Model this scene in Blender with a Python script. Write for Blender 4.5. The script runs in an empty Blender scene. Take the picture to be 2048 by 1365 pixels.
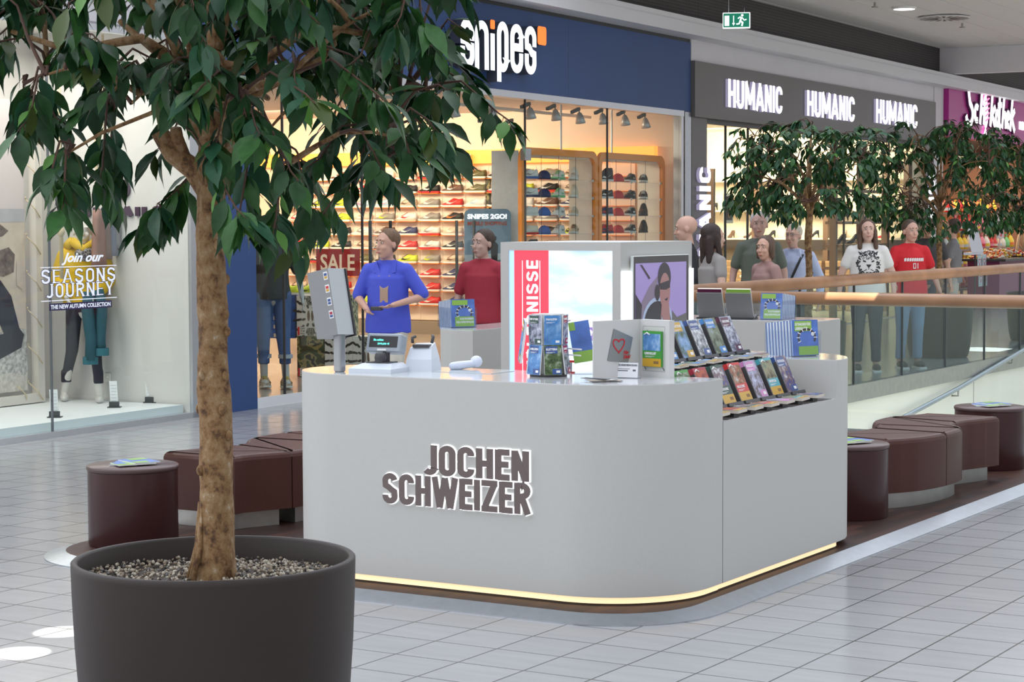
import bpy, bmesh, math, random
from mathutils import Vector, Matrix, Euler, noise
PI=math.pi
C=bpy.context.scene.collection
sc=bpy.context.scene
# ------------------------------------------------------------------ camera
F=4050.0; PITCH=.0592; ROLL=.004; YAW=.545; CAMZ=1.8
cam_d=bpy.data.cameras.new('camera'); cam=bpy.data.objects.new('camera',cam_d); C.objects.link(cam)
cam_d.sensor_width=36.0; cam_d.lens=F*36.0/2048.0; cam_d.clip_end=200
_c,_s=math.cos(YAW),math.sin(YAW)
_fh=Vector((-_s,_c,0)); _r0=Vector((_c,_s,0)); _z=Vector((0,0,1))
_f=_fh*math.cos(PITCH)-_z*math.sin(PITCH); _u0=_fh*math.sin(PITCH)+_z*math.cos(PITCH)
_r=_r0*math.cos(ROLL)-_u0*math.sin(ROLL); _u=_r0*math.sin(ROLL)+_u0*math.cos(ROLL)
cam.matrix_world=Matrix(((_r.x,_u.x,-_f.x,0),(_r.y,_u.y,-_f.y,0),(_r.z,_u.z,-_f.z,CAMZ),(0,0,0,1)))
sc.camera=cam
# ------------------------------------------------------------------ world, lights, exposure
w=bpy.data.worlds.new('daylight'); sc.world=w; w.use_nodes=True
bg=w.node_tree.nodes['Background']; wn=w.node_tree.nodes; wl=w.node_tree.links
_tc=wn.new('ShaderNodeTexCoord'); _sx=wn.new('ShaderNodeSeparateXYZ'); wl.new(_tc.outputs['Generated'],_sx.inputs[0])
_rz=wn.new('ShaderNodeValToRGB'); _e=_rz.color_ramp.elements; _e[0].position=0.0; _e[0].color=(.47,.465,.465,1); _e[1].position=.75; _e[1].color=(1.0,1.06,1.16,1)   # dim hall at eye level, bright roof lights overhead
wl.new(_sx.outputs['Z'],_rz.inputs[0])
_mx=wn.new('ShaderNodeMath'); _mx.operation='MULTIPLY_ADD'; _mx.inputs[1].default_value=-.55; _mx.inputs[2].default_value=1.17; wl.new(_sx.outputs['X'],_mx.inputs[0])
wl.new(_rz.outputs[0],bg.inputs[0]); wl.new(_mx.outputs[0],bg.inputs[1])
sc.view_settings.view_transform='Standard'; sc.view_settings.look='None'
sc.view_settings.exposure=0.57; sc.view_settings.gamma=1.0; sc.view_settings.use_curve_mapping=False
def area(name,loc,size,power,color,target=None,sy=None):
    d=bpy.data.lights.new(name,'AREA'); d.energy=power; d.color=color; d.shape='RECTANGLE'; d.size=size; d.size_y=sy or size
    o=bpy.data.objects.new(name,d); C.objects.link(o); o.location=loc
    if target is not None: o.rotation_euler=(Vector(target)-Vector(loc)).to_track_quat('-Z','Y').to_euler()
    return o
def spot(name,loc,target,power,color,angle,blend=.5,radius=.05):
    d=bpy.data.lights.new(name,'SPOT'); d.energy=power; d.color=color; d.spot_size=angle; d.spot_blend=blend; d.shadow_soft_size=radius
    o=bpy.data.objects.new(name,d); C.objects.link(o); o.location=loc
    o.rotation_euler=(Vector(target)-Vector(loc)).to_track_quat('-Z','Y').to_euler(); return o
# shop-front frame: x = out of the shop into the mall, y = along the front, z = up
SA=math.atan(.054)
SHOP=Matrix.Translation((-12.2,15.3,0))@Matrix.Rotation(SA,4,'Z')
def SW(n,s,z=0): return SHOP@Vector((n,s,z))
area('left shop light',SW(-1.0,-3.2,3.4),1.2,62,(1,.93,.86),SW(-1.0,-3.2,0),sy=4)
area('shoe shop light',SW(-3.6,5.2,3.35),5,190,(1,.84,.66),SW(-4.6,6.5,0),sy=8)
area('shoe shop wall light',SW(-5.0,8.4,3.3),5,190,(1,.78,.55),SW(-5.0,10.6,1.2),sy=1)
area('shoe salon light',SW(-3,17,3.5),4,230,(1,.86,.64),SW(-3,18,0),sy=9)
area('shoe salon wall light',SW(-3,20.6,3.3),4,170,(1,.86,.62),SW(-3,22.6,1.2),sy=1)
area('sweet shop light',SW(-1.6,29,3.4),3,260,(1,.80,.55),SW(-1.6,29,0),sy=9)
# daylight shafts falling through the roof lights
SUNC=(1,.97,.90)
spot('daylight shaft',(-5.5,3.5,8.5),(-6.28,6.52,0),9000,SUNC,.028,.25,.01)
spot('daylight shaft',(-5.4,3.2,8.5),(-6.12,6.10,0),9000,SUNC,.030,.25,.01)
spot('daylight shaft',(-3.2,12.0,8.5),(-6.32,15.9,1.17),16000,SUNC,.05,.15,.01)
spot('daylight shaft',(-5.0,24.0,8.5),(-8.9,27.3,0),26000,SUNC,.09,.25,.01)
area('stairwell fill',(-4.5,21,-1.6),2,60,(1,.95,.86),(-8.1,22,-.3),sy=7)  # added fill that brightens the cream pit wall; no lamp stands there

# ------------------------------------------------------------------ materials
MC={}
def M(name,col,rough=.5,metal=0,emit=None,es=1.0,var=0,vscale=8,bump=0,bscale=40,alpha=None,coat=0,spec=None,trans=0,ior=1.45):
    if name in MC: return MC[name]
    m=bpy.data.materials.new(name); m.use_nodes=True; nt=m.node_tree; p=nt.nodes['Principled BSDF']
    c=(col[0],col[1],col[2],1); p.inputs['Base Color'].default_value=c
    p.inputs['Roughness'].default_value=rough; p.inputs['Metallic'].default_value=metal
    if coat: p.inputs['Coat Weight'].default_value=coat; p.inputs['Coat Roughness'].default_value=.08
    if spec is not None: p.inputs['Specular IOR Level'].default_value=spec
    if trans: p.inputs['Transmission Weight'].default_value=trans; p.inputs['IOR'].default_value=ior
    if emit is not None: p.inputs['Emission Color'].default_value=(*emit,1); p.inputs['Emission Strength'].default_value=es
    if alpha is not None: p.inputs['Alpha'].default_value=alpha
    if var or bump:
        tc=nt.nodes.new('ShaderNodeTexCoord')
        if var:
            n=nt.nodes.new('ShaderNodeTexNoise'); n.inputs['Scale'].default_value=vscale; n.inputs['Detail'].default_value=4
            nt.links.new(tc.outputs['Object'],n.inputs['Vector'])
            r=nt.nodes.new('ShaderNodeValToRGB'); e=r.color_ramp.elements
            e[0].position=.3; e[1].position=.7
            e[0].color=(*[x*(1-var) for x in col],1); e[1].color=(*[min(1,x*(1+var)) for x in col],1)
            nt.links.new(n.outputs['Fac'],r.inputs['Fac']); nt.links.new(r.outputs['Color'],p.inputs['Base Color'])
        if bump:
            n2=nt.nodes.new('ShaderNodeTexNoise'); n2.inputs['Scale'].default_value=bscale; n2.inputs['Detail'].default_value=3
            nt.links.new(tc.outputs['Object'],n2.inputs['Vector'])
            b=nt.nodes.new('ShaderNodeBump'); b.inputs['Strength'].default_value=bump; b.inputs['Distance'].default_value=.01
            nt.links.new(n2.outputs['Fac'],b.inputs['Height']); nt.links.new(b.outputs['Normal'],p.inputs['Normal'])
    MC[name]=m; return m
def glass_mat(name,tint=(.93,.97,.96),refl=.09):
    m=bpy.data.materials.new(name); m.use_nodes=True; nt=m.node_tree; nt.nodes.clear()
    o=nt.nodes.new('ShaderNodeOutputMaterial'); mx=nt.nodes.new('ShaderNodeMixShader'); t=nt.nodes.new('ShaderNodeBsdfTransparent'); g=nt.nodes.new('ShaderNodeBsdfGlossy')
    t.inputs[0].default_value=(*tint,1); g.inputs['Roughness'].default_value=.01
    lw=nt.nodes.new('ShaderNodeLayerWeight'); lw.inputs['Blend'].default_value=.35
    mm=nt.nodes.new('ShaderNodeMath'); mm.operation='MULTIPLY_ADD'; mm.inputs[1].default_value=.06; mm.inputs[2].default_value=refl
    nt.links.new(lw.outputs['Fresnel'],mm.inputs[0]); mm.use_clamp=True
    nt.links.new(mm.outputs[0],mx.inputs[0]); nt.links.new(t.outputs[0],mx.inputs[1]); nt.links.new(g.outputs[0],mx.inputs[2]); nt.links.new(mx.outputs[0],o.inputs[0])
    return m
GLASS=glass_mat('shop glass',refl=.0); RGLASS=glass_mat('railing glass',(.86,.92,.92),.03); ACRYL=glass_mat('clear acrylic',(.95,.97,1),.05)
# ------------------------------------------------------------------ mesh builder
class MB:
    def __init__(s): s.v=[]; s.f=[]; s.m=[]; s.sm=[]
    def add(s,vs,fs,mi=0,M4=None,smooth=False):
        o=len(s.v)
        if M4 is not None: vs=[M4@Vector(a) for a in vs]
        s.v+= [tuple(a) for a in vs]
        for f in fs: s.f.append(tuple(i+o for i in f)); s.m.append(mi); s.sm.append(smooth)
        return s
    def box(s,x0,x1,y0,y1,z0,z1,mi=0,M4=None):
        vs=[(x,y,z) for z in (z0,z1) for y in (y0,y1) for x in (x0,x1)]
        return s.add(vs,[(0,2,3,1),(4,5,7,6),(0,1,5,4),(2,6,7,3),(0,4,6,2),(1,3,7,5)],mi,M4)
    def rbox(s,x0,x1,y0,y1,z0,z1,r=.01,mi=0,M4=None,seg=3):
        # box with rounded vertical edges and a small top/bottom chamfer
        pts=rrect(x0,x1,y0,y1,r,seg); c=min(r,(z1-z0)/3)*.5
        cx,cy=(x0+x1)/2,(y0+y1)/2
        def sc_(p): 
            d=Vector((p[0]-cx,p[1]-cy)); kx=1-2*c/max(x1-x0,1e-6); ky=1-2*c/max(y1-y0,1e-6); return (cx+d.x*kx,cy+d.y*ky)
        rings=[([sc_(p) for p in pts],z0),(pts,z0+c),(pts,z1-c),([sc_(p) for p in pts],z1)]
        n=len(pts); vs=[(x,y,z) for (pp,z) in rings for (x,y) in pp]; fs=[]
        for k in range(3):
            for i in range(n): j=(i+1)%n; fs.append((k*n+i,k*n+j,(k+1)*n+j,(k+1)*n+i))
        fs.append(tuple(range(n))[::-1]); fs.append(tuple(3*n+i for i in range(n)))
        return s.add(vs,fs,mi,M4)
    def prism(s,pts,z0,z1,mi=0,M4=None,smooth=False,mtop=None):
        n=len(pts); vs=[(x,y,z0) for x,y in pts]+[(x,y,z1) for x,y in pts]
        s.add(vs,[(i,(i+1)%n,n+(i+1)%n,n+i) for i in range(n)],mi,M4,smooth)
        s.add(vs,[tuple(range(n))[::-1]],mi,M4)
        return s.add(vs,[tuple(range(n,2*n))],mi if mtop is None else mtop,M4)
    def lathe(s,prof,n=32,mi=0,M4=None,smooth=True,cap=True):
        vs=[];fs=[]
        for r,z in prof:
            for i in range(n): a=2*PI*i/n; vs.append((r*math.cos(a),r*math.sin(a),z))
        for k in range(len(prof)-1):
            for i in range(n): j=(i+1)%n; fs.append((k*n+i,k*n+j,(k+1)*n+j,(k+1)*n+i))
        s.add(vs,fs,mi,M4,smooth)
        if cap:
            if prof[0][0]>1e-4: s.add(vs[:n],[tuple(range(n))[::-1]],mi,M4)
            if prof[-1][0]>1e-4: s.add(vs[-n:],[tuple(range(n))],mi,M4)
        return s
    def cyl(s,x,y,z0,z1,r,n=20,mi=0,M4=None,r2=None):
        T=Matrix.Translation((x,y,0)); 
        return s.lathe([(r,z0),(r if r2 is None else r2,z1)],n,mi,(M4@T) if M4 else T)
    def tube(s,path,rad,n=8,mi=0,M4=None,flat=1.0,caps=True):
        P=[Vector(p) for p in path]; R=rad if isinstance(rad,(list,tuple)) else [rad]*len(P)
        vs=[];fs=[]; pn=None
        for i,p in enumerate(P):
            t=(P[min(i+1,len(P)-1)]-P[max(i-1,0)])
            if t.length<1e-9: t=Vector((0,0,1))
            t.normalize()
            if pn is None:
                a=Vector((0,0,1)) if abs(t.z)<.9 else Vector((1,0,0)); nn=a.cross(t).normalized()
            else:
                nn=(pn-t*pn.dot(t)); nn=nn.normalized() if nn.length>1e-6 else Vector((1,0,0))
            pn=nn; b=t.cross(nn)
            for k in range(n):
                a=2*PI*k/n; vs.append(p+nn*(math.cos(a)*R[i])+b*(math.sin(a)*R[i]*flat))
        for i in range(len(P)-1):
            for k in range(n): j=(k+1)%n; fs.append((i*n+k,i*n+j,(i+1)*n+j,(i+1)*n+k))
        if caps: fs.append(tuple(range(n))[::-1]); fs.append(tuple((len(P)-1)*n+k for k in range(n)))
        return s.add(vs,fs,mi,M4,True)
    def ell(s,c,r,n=12,m=8,mi=0,M4=None,rot=None):
        vs=[];fs=[]; R=rot.to_matrix() if rot else Matrix.Identity(3); c=Vector(c)
        for j in range(1,m):
            p=PI*j/m
            for i in range(n): a=2*PI*i/n; vs.append(c+R@Vector((r[0]*math.sin(p)*math.cos(a),r[1]*math.sin(p)*math.sin(a),r[2]*math.cos(p))))
        top=len(vs); vs.append(c+R@Vector((0,0,r[2]))); bot=len(vs); vs.append(c+R@Vector((0,0,-r[2])))
        for j in range(m-2):
            for i in range(n): k=(i+1)%n; fs.append((j*n+i,(j+1)*n+i,(j+1)*n+k,j*n+k))
        for i in range(n): k=(i+1)%n; fs.append((top,i,k)); fs.append((bot,(m-2)*n+k,(m-2)*n+i))
        return s.add(vs,fs,mi,M4,True)
    def cap(s,a,b,ra,rb,n=10,mi=0,M4=None,sq=1.0,side=None):
        # tapered capsule from a to b
        a=Vector(a);b=Vector(b);t=(b-a); L=max(t.length,1e-6); t.normalize()
        sd=Vector(side) if side else (Vector((1,0,0)) if abs(t.x)<.9 else Vector((0,1,0)))
        u=(sd-t*sd.dot(t)).normalized(); v=t.cross(u); vs=[];fs=[]; rings=[]
        for k in range(1,5): an=PI/2*k/5; rings.append((a-t*ra*math.cos(an),ra*math.sin(an)))
        rings.append((a,ra)); rings.append((b,rb))
        for k in range(4,0,-1): an=PI/2*k/5; rings.append((b+t*rb*math.cos(an),rb*math.sin(an)))
        for c_,r_ in rings:
            for i in range(n): an=2*PI*i/n; vs.append(c_+u*math.cos(an)*r_+v*math.sin(an)*r_*sq)
        for k in range(len(rings)-1):
            for i in range(n): j=(i+1)%n; fs.append((k*n+i,k*n+j,(k+1)*n+j,(k+1)*n+i))
        fs.append(tuple(range(n))[::-1]); fs.append(tuple((len(rings)-1)*n+k for k in range(n)))
        return s.add(vs,fs,mi,M4,True)
    def quad(s,a,b,c,d,mi=0,M4=None): return s.add([a,b,c,d],[(0,1,2,3)],mi,M4)
    def text(s,txt,size,M4,mi=0,ext=.002,bold=0,xs=1.0,shear=0,align='LEFT',sp=1.0):
        vs,fs=text_geo(txt,size,ext,bold,shear,align,sp)
        return s.add([(v[0]*xs,v[1],v[2]) for v in vs],fs,mi,M4)
    def build(s,name,mats,parent=None,loc=None,rotz=0,M4=None):
        me=bpy.data.meshes.new(name); me.from_pydata(s.v,[],s.f)
        for m in (mats if isinstance(mats,(list,tuple)) else [mats]): me.materials.append(m)
        me.polygons.foreach_set('material_index',s.m); me.polygons.foreach_set('use_smooth',s.sm); me.update()
        o=bpy.data.objects.new(name,me); C.objects.link(o)
        if parent: o.parent=parent
        if M4 is not None: o.matrix_local=M4
        elif loc is not None: o.location=loc; o.rotation_euler=(0,0,rotz)
        return o
_tc={}
def text_geo(txt,size,ext,bold,shear,align,sp):
    k=(txt,size,ext,bold,shear,align,sp)
    if k in _tc: return _tc[k]
    cu=bpy.data.curves.new('t','FONT'); cu.body=txt; cu.size=size; cu.extrude=ext; cu.offset=bold; cu.shear=shear; cu.align_x=align; cu.space_character=sp; cu.resolution_u=3
    o=bpy.data.objects.new('t',cu); C.objects.link(o); bpy.context.view_layer.update()
    dg=bpy.context.evaluated_depsgraph_get(); me=o.evaluated_get(dg).to_mesh()
    vs=[tuple(v.co) for v in me.vertices]; fs=[tuple(p.vertices) for p in me.polygons]
    o.evaluated_get(dg).to_mesh_clear(); bpy.data.objects.remove(o); bpy.data.curves.remove(cu)
    _tc[k]=(vs,fs); return _tc[k]
def rrect(x0,x1,y0,y1,r,seg=4):
    rs=r if isinstance(r,(list,tuple)) else [r]*4   # corners: (x0,y0),(x1,y0),(x1,y1),(x0,y1)
    out=[]
    for (cx,cy,a0),rr in zip([(x0,y0,PI),(x1,y0,1.5*PI),(x1,y1,0),(x0,y1,PI/2)],rs):
        sx=1 if cx==x0 else -1; sy=1 if cy==y0 else -1
        if rr<=0: out.append((cx,cy)); continue
        for i in range(seg+1):
            a=a0+PI/2*i/seg; out.append((cx+sx*rr+rr*math.cos(a),cy+sy*rr+rr*math.sin(a)))
    return out
def inset(pts,d):
    n=len(pts); out=[]
    for i in range(n):
        p=Vector(pts[i]); a=(p-Vector(pts[i-1])); b=(Vector(pts[(i+1)%n])-p)
        if a.length<1e-6: a=b
        if b.length<1e-6: b=a
        a.normalize(); b.normalize(); na=Vector((-a.y,a.x)); nb=Vector((-b.y,b.x)); m=(na+nb)
        if m.length<1e-6: m=na
        m.normalize(); out.append(tuple(p+m*(d/max(.4,m.dot(na)))))
    return out
def thing(name,label,cat,loc=(0,0,0),rotz=0,group=None,M4=None):
    o=bpy.data.objects.new(name,None); C.objects.link(o); o.empty_display_size=.1
    if M4 is not None: o.matrix_world=M4
    else: o.location=loc; o.rotation_euler=(0,0,rotz)
    return tag(o,label,cat,group)
def tag(o,label,cat,group=None,kind=None):
    o['label']=label; o['category']=cat
    if group: o['group']=group
    if kind: o['kind']=kind
    return o
def struct(mb,name,mats,M4=None,label=None,cat=None,parent=None):
    o=mb.build(name,mats,parent=parent,M4=M4)
    if not parent: o['kind']='structure'
    if label: o['label']=label
    if cat: o['category']=cat
    return o
def copytree(o,parent=None):
    c=o.copy(); C.objects.link(c); c.parent=parent
    for ch in list(o.children): copytree(ch,c)
    return c
def front(x,y,z): # text frame on a face looking along -y: reads to +x
    return Matrix(((1,0,0,x),(0,0,-1,y),(0,1,0,z),(0,0,0,1)))
def side(x,y,z):  # text frame on a face looking along +x: reads to +y
    return Matrix(((0,0,1,x),(1,0,0,y),(0,1,0,z),(0,0,0,1)))
def remesh(mb,voxel,smooth=6,fac=.6):
    """fuse overlapping closed shapes into one continuous surface, return verts, faces"""
    me=bpy.data.meshes.new('r'); me.from_pydata(mb.v,[],mb.f); o=bpy.data.objects.new('r',me); C.objects.link(o)
    m=o.modifiers.new('r','REMESH'); m.mode='VOXEL'; m.voxel_size=voxel; m.use_smooth_shade=True
    if smooth: s_=o.modifiers.new('s','SMOOTH'); s_.factor=fac; s_.iterations=smooth
    bpy.context.view_layer.update(); dg=bpy.context.evaluated_depsgraph_get(); ev=o.evaluated_get(dg); r=ev.to_mesh()
    vs=[tuple(v.co) for v in r.vertices]; fs=[tuple(p.vertices) for p in r.polygons]
    ev.to_mesh_clear(); bpy.data.objects.remove(o); bpy.data.meshes.remove(me)
    return vs,fs
rnd=random.Random(7)
# ------------------------------------------------------------------ floor
def tile_mat(name,c1,c2,grout,w,h,ms=.004,rough=.28,off=0,rotz=0,loc=(0,0),coatn=True):
    m=bpy.data.materials.new(name); m.use_nodes=True; nt=m.node_tree; p=nt.nodes['Principled BSDF']
    tc=nt.nodes.new('ShaderNodeTexCoord'); mp=nt.nodes.new('ShaderNodeMapping'); mp.inputs['Rotation'].default_value=(0,0,rotz); mp.inputs['Location'].default_value=(loc[0],loc[1],0)
    b=nt.nodes.new('ShaderNodeTexBrick'); b.offset=off; b.inputs['Scale'].default_value=1; b.inputs['Brick Width'].default_value=w; b.inputs['Row Height'].default_value=h
    b.inputs['Mortar Size'].default_value=ms; b.inputs['Mortar Smooth'].default_value=.1; b.inputs['Bias'].default_value=0
    b.inputs['Color1'].default_value=(*c1,1); b.inputs['Color2'].default_value=(*c2,1); b.inputs['Mortar'].default_value=(*grout,1)
    nt.links.new(tc.outputs['Object'],mp.inputs[0]); nt.links.new(mp.outputs[0],b.inputs['Vector'])
    n=nt.nodes.new('ShaderNodeTexNoise'); n.inputs['Scale'].default_value=1.0; n.inputs['Detail'].default_value=6
    mp2=nt.nodes.new('ShaderNodeMapping'); mp2.inputs['Scale'].default_value=(2.2,14,1); nt.links.new(tc.outputs['Object'],mp2.inputs[0]); nt.links.new(mp2.outputs[0],n.inputs['Vector'])
    mx=nt.nodes.new('ShaderNodeMix'); mx.data_type='RGBA'; mx.blend_type='MULTIPLY'; mx.inputs['Factor'].default_value=.35
    r=nt.nodes.new('ShaderNodeValToRGB'); r.color_ramp.elements[0].color=(.72,.72,.72,1); r.color_ramp.elements[0].position=.3; r.color_ramp.elements[1].position=.7
    nt.links.new(n.outputs['Fac'],r.inputs[0]); nt.links.new(b.outputs['Color'],mx.inputs['A']); nt.links.new(r.outputs[0],mx.inputs['B']); nt.links.new(mx.outputs['Result'],p.inputs['Base Color'])
    p.inputs['Roughness'].default_value=rough
    bp=nt.nodes.new('ShaderNodeBump'); bp.inputs['Strength'].default_value=.4; bp.inputs['Distance'].default_value=.002; bp.invert=True
    nt.links.new(b.outputs['Fac'],bp.inputs['Height']); nt.links.new(bp.outputs[0],p.inputs['Normal'])
    return m
FLOOR=tile_mat('floor tiles',(.39,.39,.395),(.355,.355,.365),(.07,.07,.07),.31,.30,.0045,.17,0,0,(4.125,-8.382+.0))
WOOD=tile_mat('dark parquet',(.075,.030,.020),(.026,.013,.011),(.012,.008,.008),.45,.075,.0012,.5,.37,PI/2)
WOOD.node_tree.nodes['Principled BSDF'].inputs['Specular IOR Level'].default_value=.3
f=MB()
VX,VY=-8.03,15.9
f.box(-30,12,-6,VY,-.1,0); f.box(-30,VX,VY,46,-.1,0); f.box(1.5,12,VY,46,-.1,0)
struct(f,'floor',FLOOR)
# pit of the stairwell: cream side walls and lower floor
CREAM=M('cream wall',(.90,.86,.77),.55,var=.02,vscale=2)
pit=MB(); pit.box(VX-.12,VX,VY,46,-3.2,-.1); pit.box(VX-.12,1.6,VY-.12,VY,-3.2,-.1); pit.box(1.5,1.62,VY,46,-3.2,-.1); pit.box(VX-.12,1.6,45.9,46,-3.2,-.1)
struct(pit,'wall_stairwell',CREAM)
lf=MB(); lf.box(VX-.1,1.6,VY-.1,46,-3.3,-3.2); struct(lf,'floor_lower',M('lower floor',(.7,.67,.6),.4))
jn=MB()
for y in (19.9,24.2,28.6): jn.box(VX,VX+.004,y,y+.012,-3.1,-.02)
struct(jn,'trim_stairwell',M('joint grey',(.35,.33,.3),.6))
# ------------------------------------------------------------------ materials shared
STEEL=M('brushed steel',(.46,.49,.53),.36,1,var=.05,vscale=20)
STEELD=M('dull steel',(.42,.41,.39),.4,.9,var=.08,vscale=12)
ALU=M('aluminium',(.6,.62,.66),.35,.8)
WHITE=M('white lacquer',(.8,.8,.8),.4); BLACK=M('black plastic',(.02,.02,.022),.4); DGREY=M('charcoal plastic',(.055,.055,.06),.45)
KIOSK=M('kiosk laminate',(.55,.545,.52),.5,bump=.05,bscale=600,var=.015,vscale=90)
KTOP=M('kiosk glossy top',(.66,.67,.68),.12,coat=.5)
WARM=M('warm led strip',(1,.8,.5),.5,emit=(1,.70,.40),es=.62)
# ------------------------------------------------------------------ platform
def outline(x0,x1,y0,y1,r): return rrect(x0,x1,y0,y1,r,10)
PO=outline(-7.92,-3.94,7.77,14.75,[.55,.55,.55,.55]); PI_=inset(PO,.115)
a=MB(); n=len(PO)
vs=[(x,y,0) for x,y in PO]+[(x,y,.006) for x,y in PO]+[(x,y,.036) for x,y in PI_]+[(x,y,0) for x,y in PI_]
for k in range(3): a.add(vs,[(k*n+i,k*n+(i+1)%n,(k+1)*n+(i+1)%n,(k+1)*n+i) for i in range(n)])
pl=thing('platform','low wooden platform with a sloping steel edge under the sales kiosk and benches','platform',(0,0,0))
a.build('steel_edge',STEEL,pl)
d=MB(); d.prism(inset(PO,.116),.001,.036); d.build('deck',WOOD,pl)
# ------------------------------------------------------------------ kiosk
ks=thing('sales_kiosk','large pale grey sales kiosk with rounded corners and backlit name on its front','kiosk',(0,0,0))
ZB,ZT,ZL=.074,1.053,.847
front_pts=[(-4.10,8.685)]
R=.52; cx,cy=-4.10-R,8.03+R
front_pts=[( -4.10,8.685)]+[(cx+R*math.cos(t),cy+R*math.sin(t)) for t in [-PI/2*i/40 for i in range(41)]]
R2=.35; cx2=-6.265+R2; 
front_pts+=[(cx2+R2*math.cos(t),8.03+R2+R2*math.sin(t)) for t in [-PI/2-PI/2*i/30 for i in range(31)]]
front_pts+=[(cx2-.05+ .30*math.cos(t),8.68-.30+.30*math.sin(t)) for t in [PI-PI/2*i/8 for i in range(9)]]
front_pts=front_pts[::-1]
def slab(name,pts,z0,z1,ztop=None):
    b=MB(); b.prism(pts,z0,z1-.004,0,smooth=False); b.prism(inset(pts,.002),z1-.004,z1,1); 
    o=b.build(name,[KIOSK,KTOP],ks); 
    return o
slab('front_counter',front_pts,ZB,ZT)
b=MB(); b.box(-4.44,-4.10,8.685,10.1,ZB,ZL-.004,0); b.box(-4.44,-4.102,8.687,10.1,ZL-.004,ZL,1)
b.box(-4.104,-4.0995,8.686,8.69,ZB,ZL,2); b.build('lower_display_step',[KIOSK,M('step black white',(.5,.5,.5),.3),DGREY],ks)
b=MB(); b.box(-4.86,-4.44,8.685,10.1,ZB,ZT-.03,0); b.box(-4.86,-4.44,8.685,10.1,ZT-.03,ZT,1); b.build('upper_display_step',[KIOSK,KTOP],ks)
slab('end_block',rrect(-4.86,-4.10,10.1,10.62,[0,0,.45,.1],8),ZB,ZT)
# left wing and far counter, the same idea turned half round
slab('left_wing',rrect(-7.80,-7.42,11.72,14.3,[.25,0,0,.3],8),ZB,ZT)
slab('far_counter',rrect(-7.42,-5.80,13.85,14.45,[0,.0,.12,0],8),ZB,ZT)
# recessed glowing plinth
for nm,pts in (('front',inset(front_pts,.016)),('wing',rrect(-4.8,-4.122,8.6,10.24,[0,0,.1,0])),('left',rrect(-7.75,-7.47,11.77,14.2,.1)),('far',rrect(-7.4,-5.85,13.9,14.4,.05))):
    b=MB(); b.prism(pts,.044,ZB,0); b.build('glowing_plinth',WARM,ks); b=MB(); b.prism(inset(pts,-.002),.036,.044,0); b.build('plinth_shadow_gap',M('plinth shadow gap dark',(.05,.035,.02),.5),ks)  # dark strip below the glow paints in the shadow gap at the deck
# seam on right face handled by part split; backlit lettering
HALO=M('white led halo',(1,1,1),.5,emit=(.90,.96,1),es=1.0); BROWNL=M('brown grey letter',(.16,.12,.115),.5)
def halo_text(parent,txt,size,M4,xs,bold,hb,mat_face,mat_halo,ext=.006,gap=.012,sp=1.0,name='lettering',align='LEFT'):
    b=MB(); b.text(txt,size,M4@Matrix.Translation((0,0,gap+ext)),0,ext,bold,xs,0,align,sp); b.build(name,mat_face,parent)
    b=MB(); b.text(txt,size,M4@Matrix.Translation((0,0,gap*.35)),0,gap*.3,bold+hb,xs,0,align,sp); b.build(name.replace('lettering','halo')+'' if 0 else 'led_halo',mat_halo,parent)
def fit_text(txt,x0,x1,h,bold,xs0=.8,sp=1.0):
    vs,_=text_geo(txt,1.0,0,0,0,'LEFT',sp); xs=[v[0] for v in vs]; ys=[v[1] for v in vs]
    size=h/(max(ys)-min(ys)); wv=(max(xs)-min(xs))*size; return size,(x1-x0)/wv,min(xs)*size*(x1-x0)/wv,min(ys)*size
def put_text(parent,name,txt,x0,x1,z0,h,frame,mats,ext=.004,bold=0,lift=.0,sp=1.0,shear=0):
    size,xs,ox,oy=fit_text(txt,x0,x1,h,bold,sp=sp)
    b=MB(); b.text(txt,size,frame@Matrix.Translation((x0-ox,z0-oy,lift)),0,ext,bold,xs,shear,'LEFT',sp)
    return b.build(name,mats,parent)
FR=front(0,8.03,0)
# ------------------------------------------------------------------ screen tower
tw=thing('display_tower','tall square grey tower in the kiosk with an advert and a video screen','display tower',(0,0,0))
TX0,TX1,TY0,TY1,TZ=-6.475,-5.645,10.55,11.5,1.672
b=MB(); b.box(TX0,TX1,TY0+.03,TY1,.036,TZ,0)
# front frame round the poster
px0,px1,pz0,pz1=-6.418,-5.70,.70,1.622
b.box(TX0,px0,TY0,TY0+.03,.036,TZ); b.box(px1,TX1,TY0,TY0+.03,.036,TZ); b.box(px0,px1,TY0,TY0+.03,pz1,TZ); b.box(px0,px1,TY0,TY0+.03,.036,pz0)
b.build('housing',KIOSK,tw)
POSW=M('poster white sky',(.9,.94,1),.4,emit=(.82,.90,1.0),es=.95); POSR=M('poster red',(.9,.05,.08),.4,emit=(.95,.06,.10),es=.55); POSB=M('poster blue edge',(.3,.55,.9),.4,emit=(.45,.66,1),es=.6)
POSC=M('poster cloud',(.6,.8,1),.4,emit=(.60,.78,.95),es=.95); PURP=M('purple price tag',(.2,.12,.4),.4,emit=(.27,.18,.45),es=.6); TXW=M('bright white print',(1,1,1),.5,emit=(1,1,1),es=.9)
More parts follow.
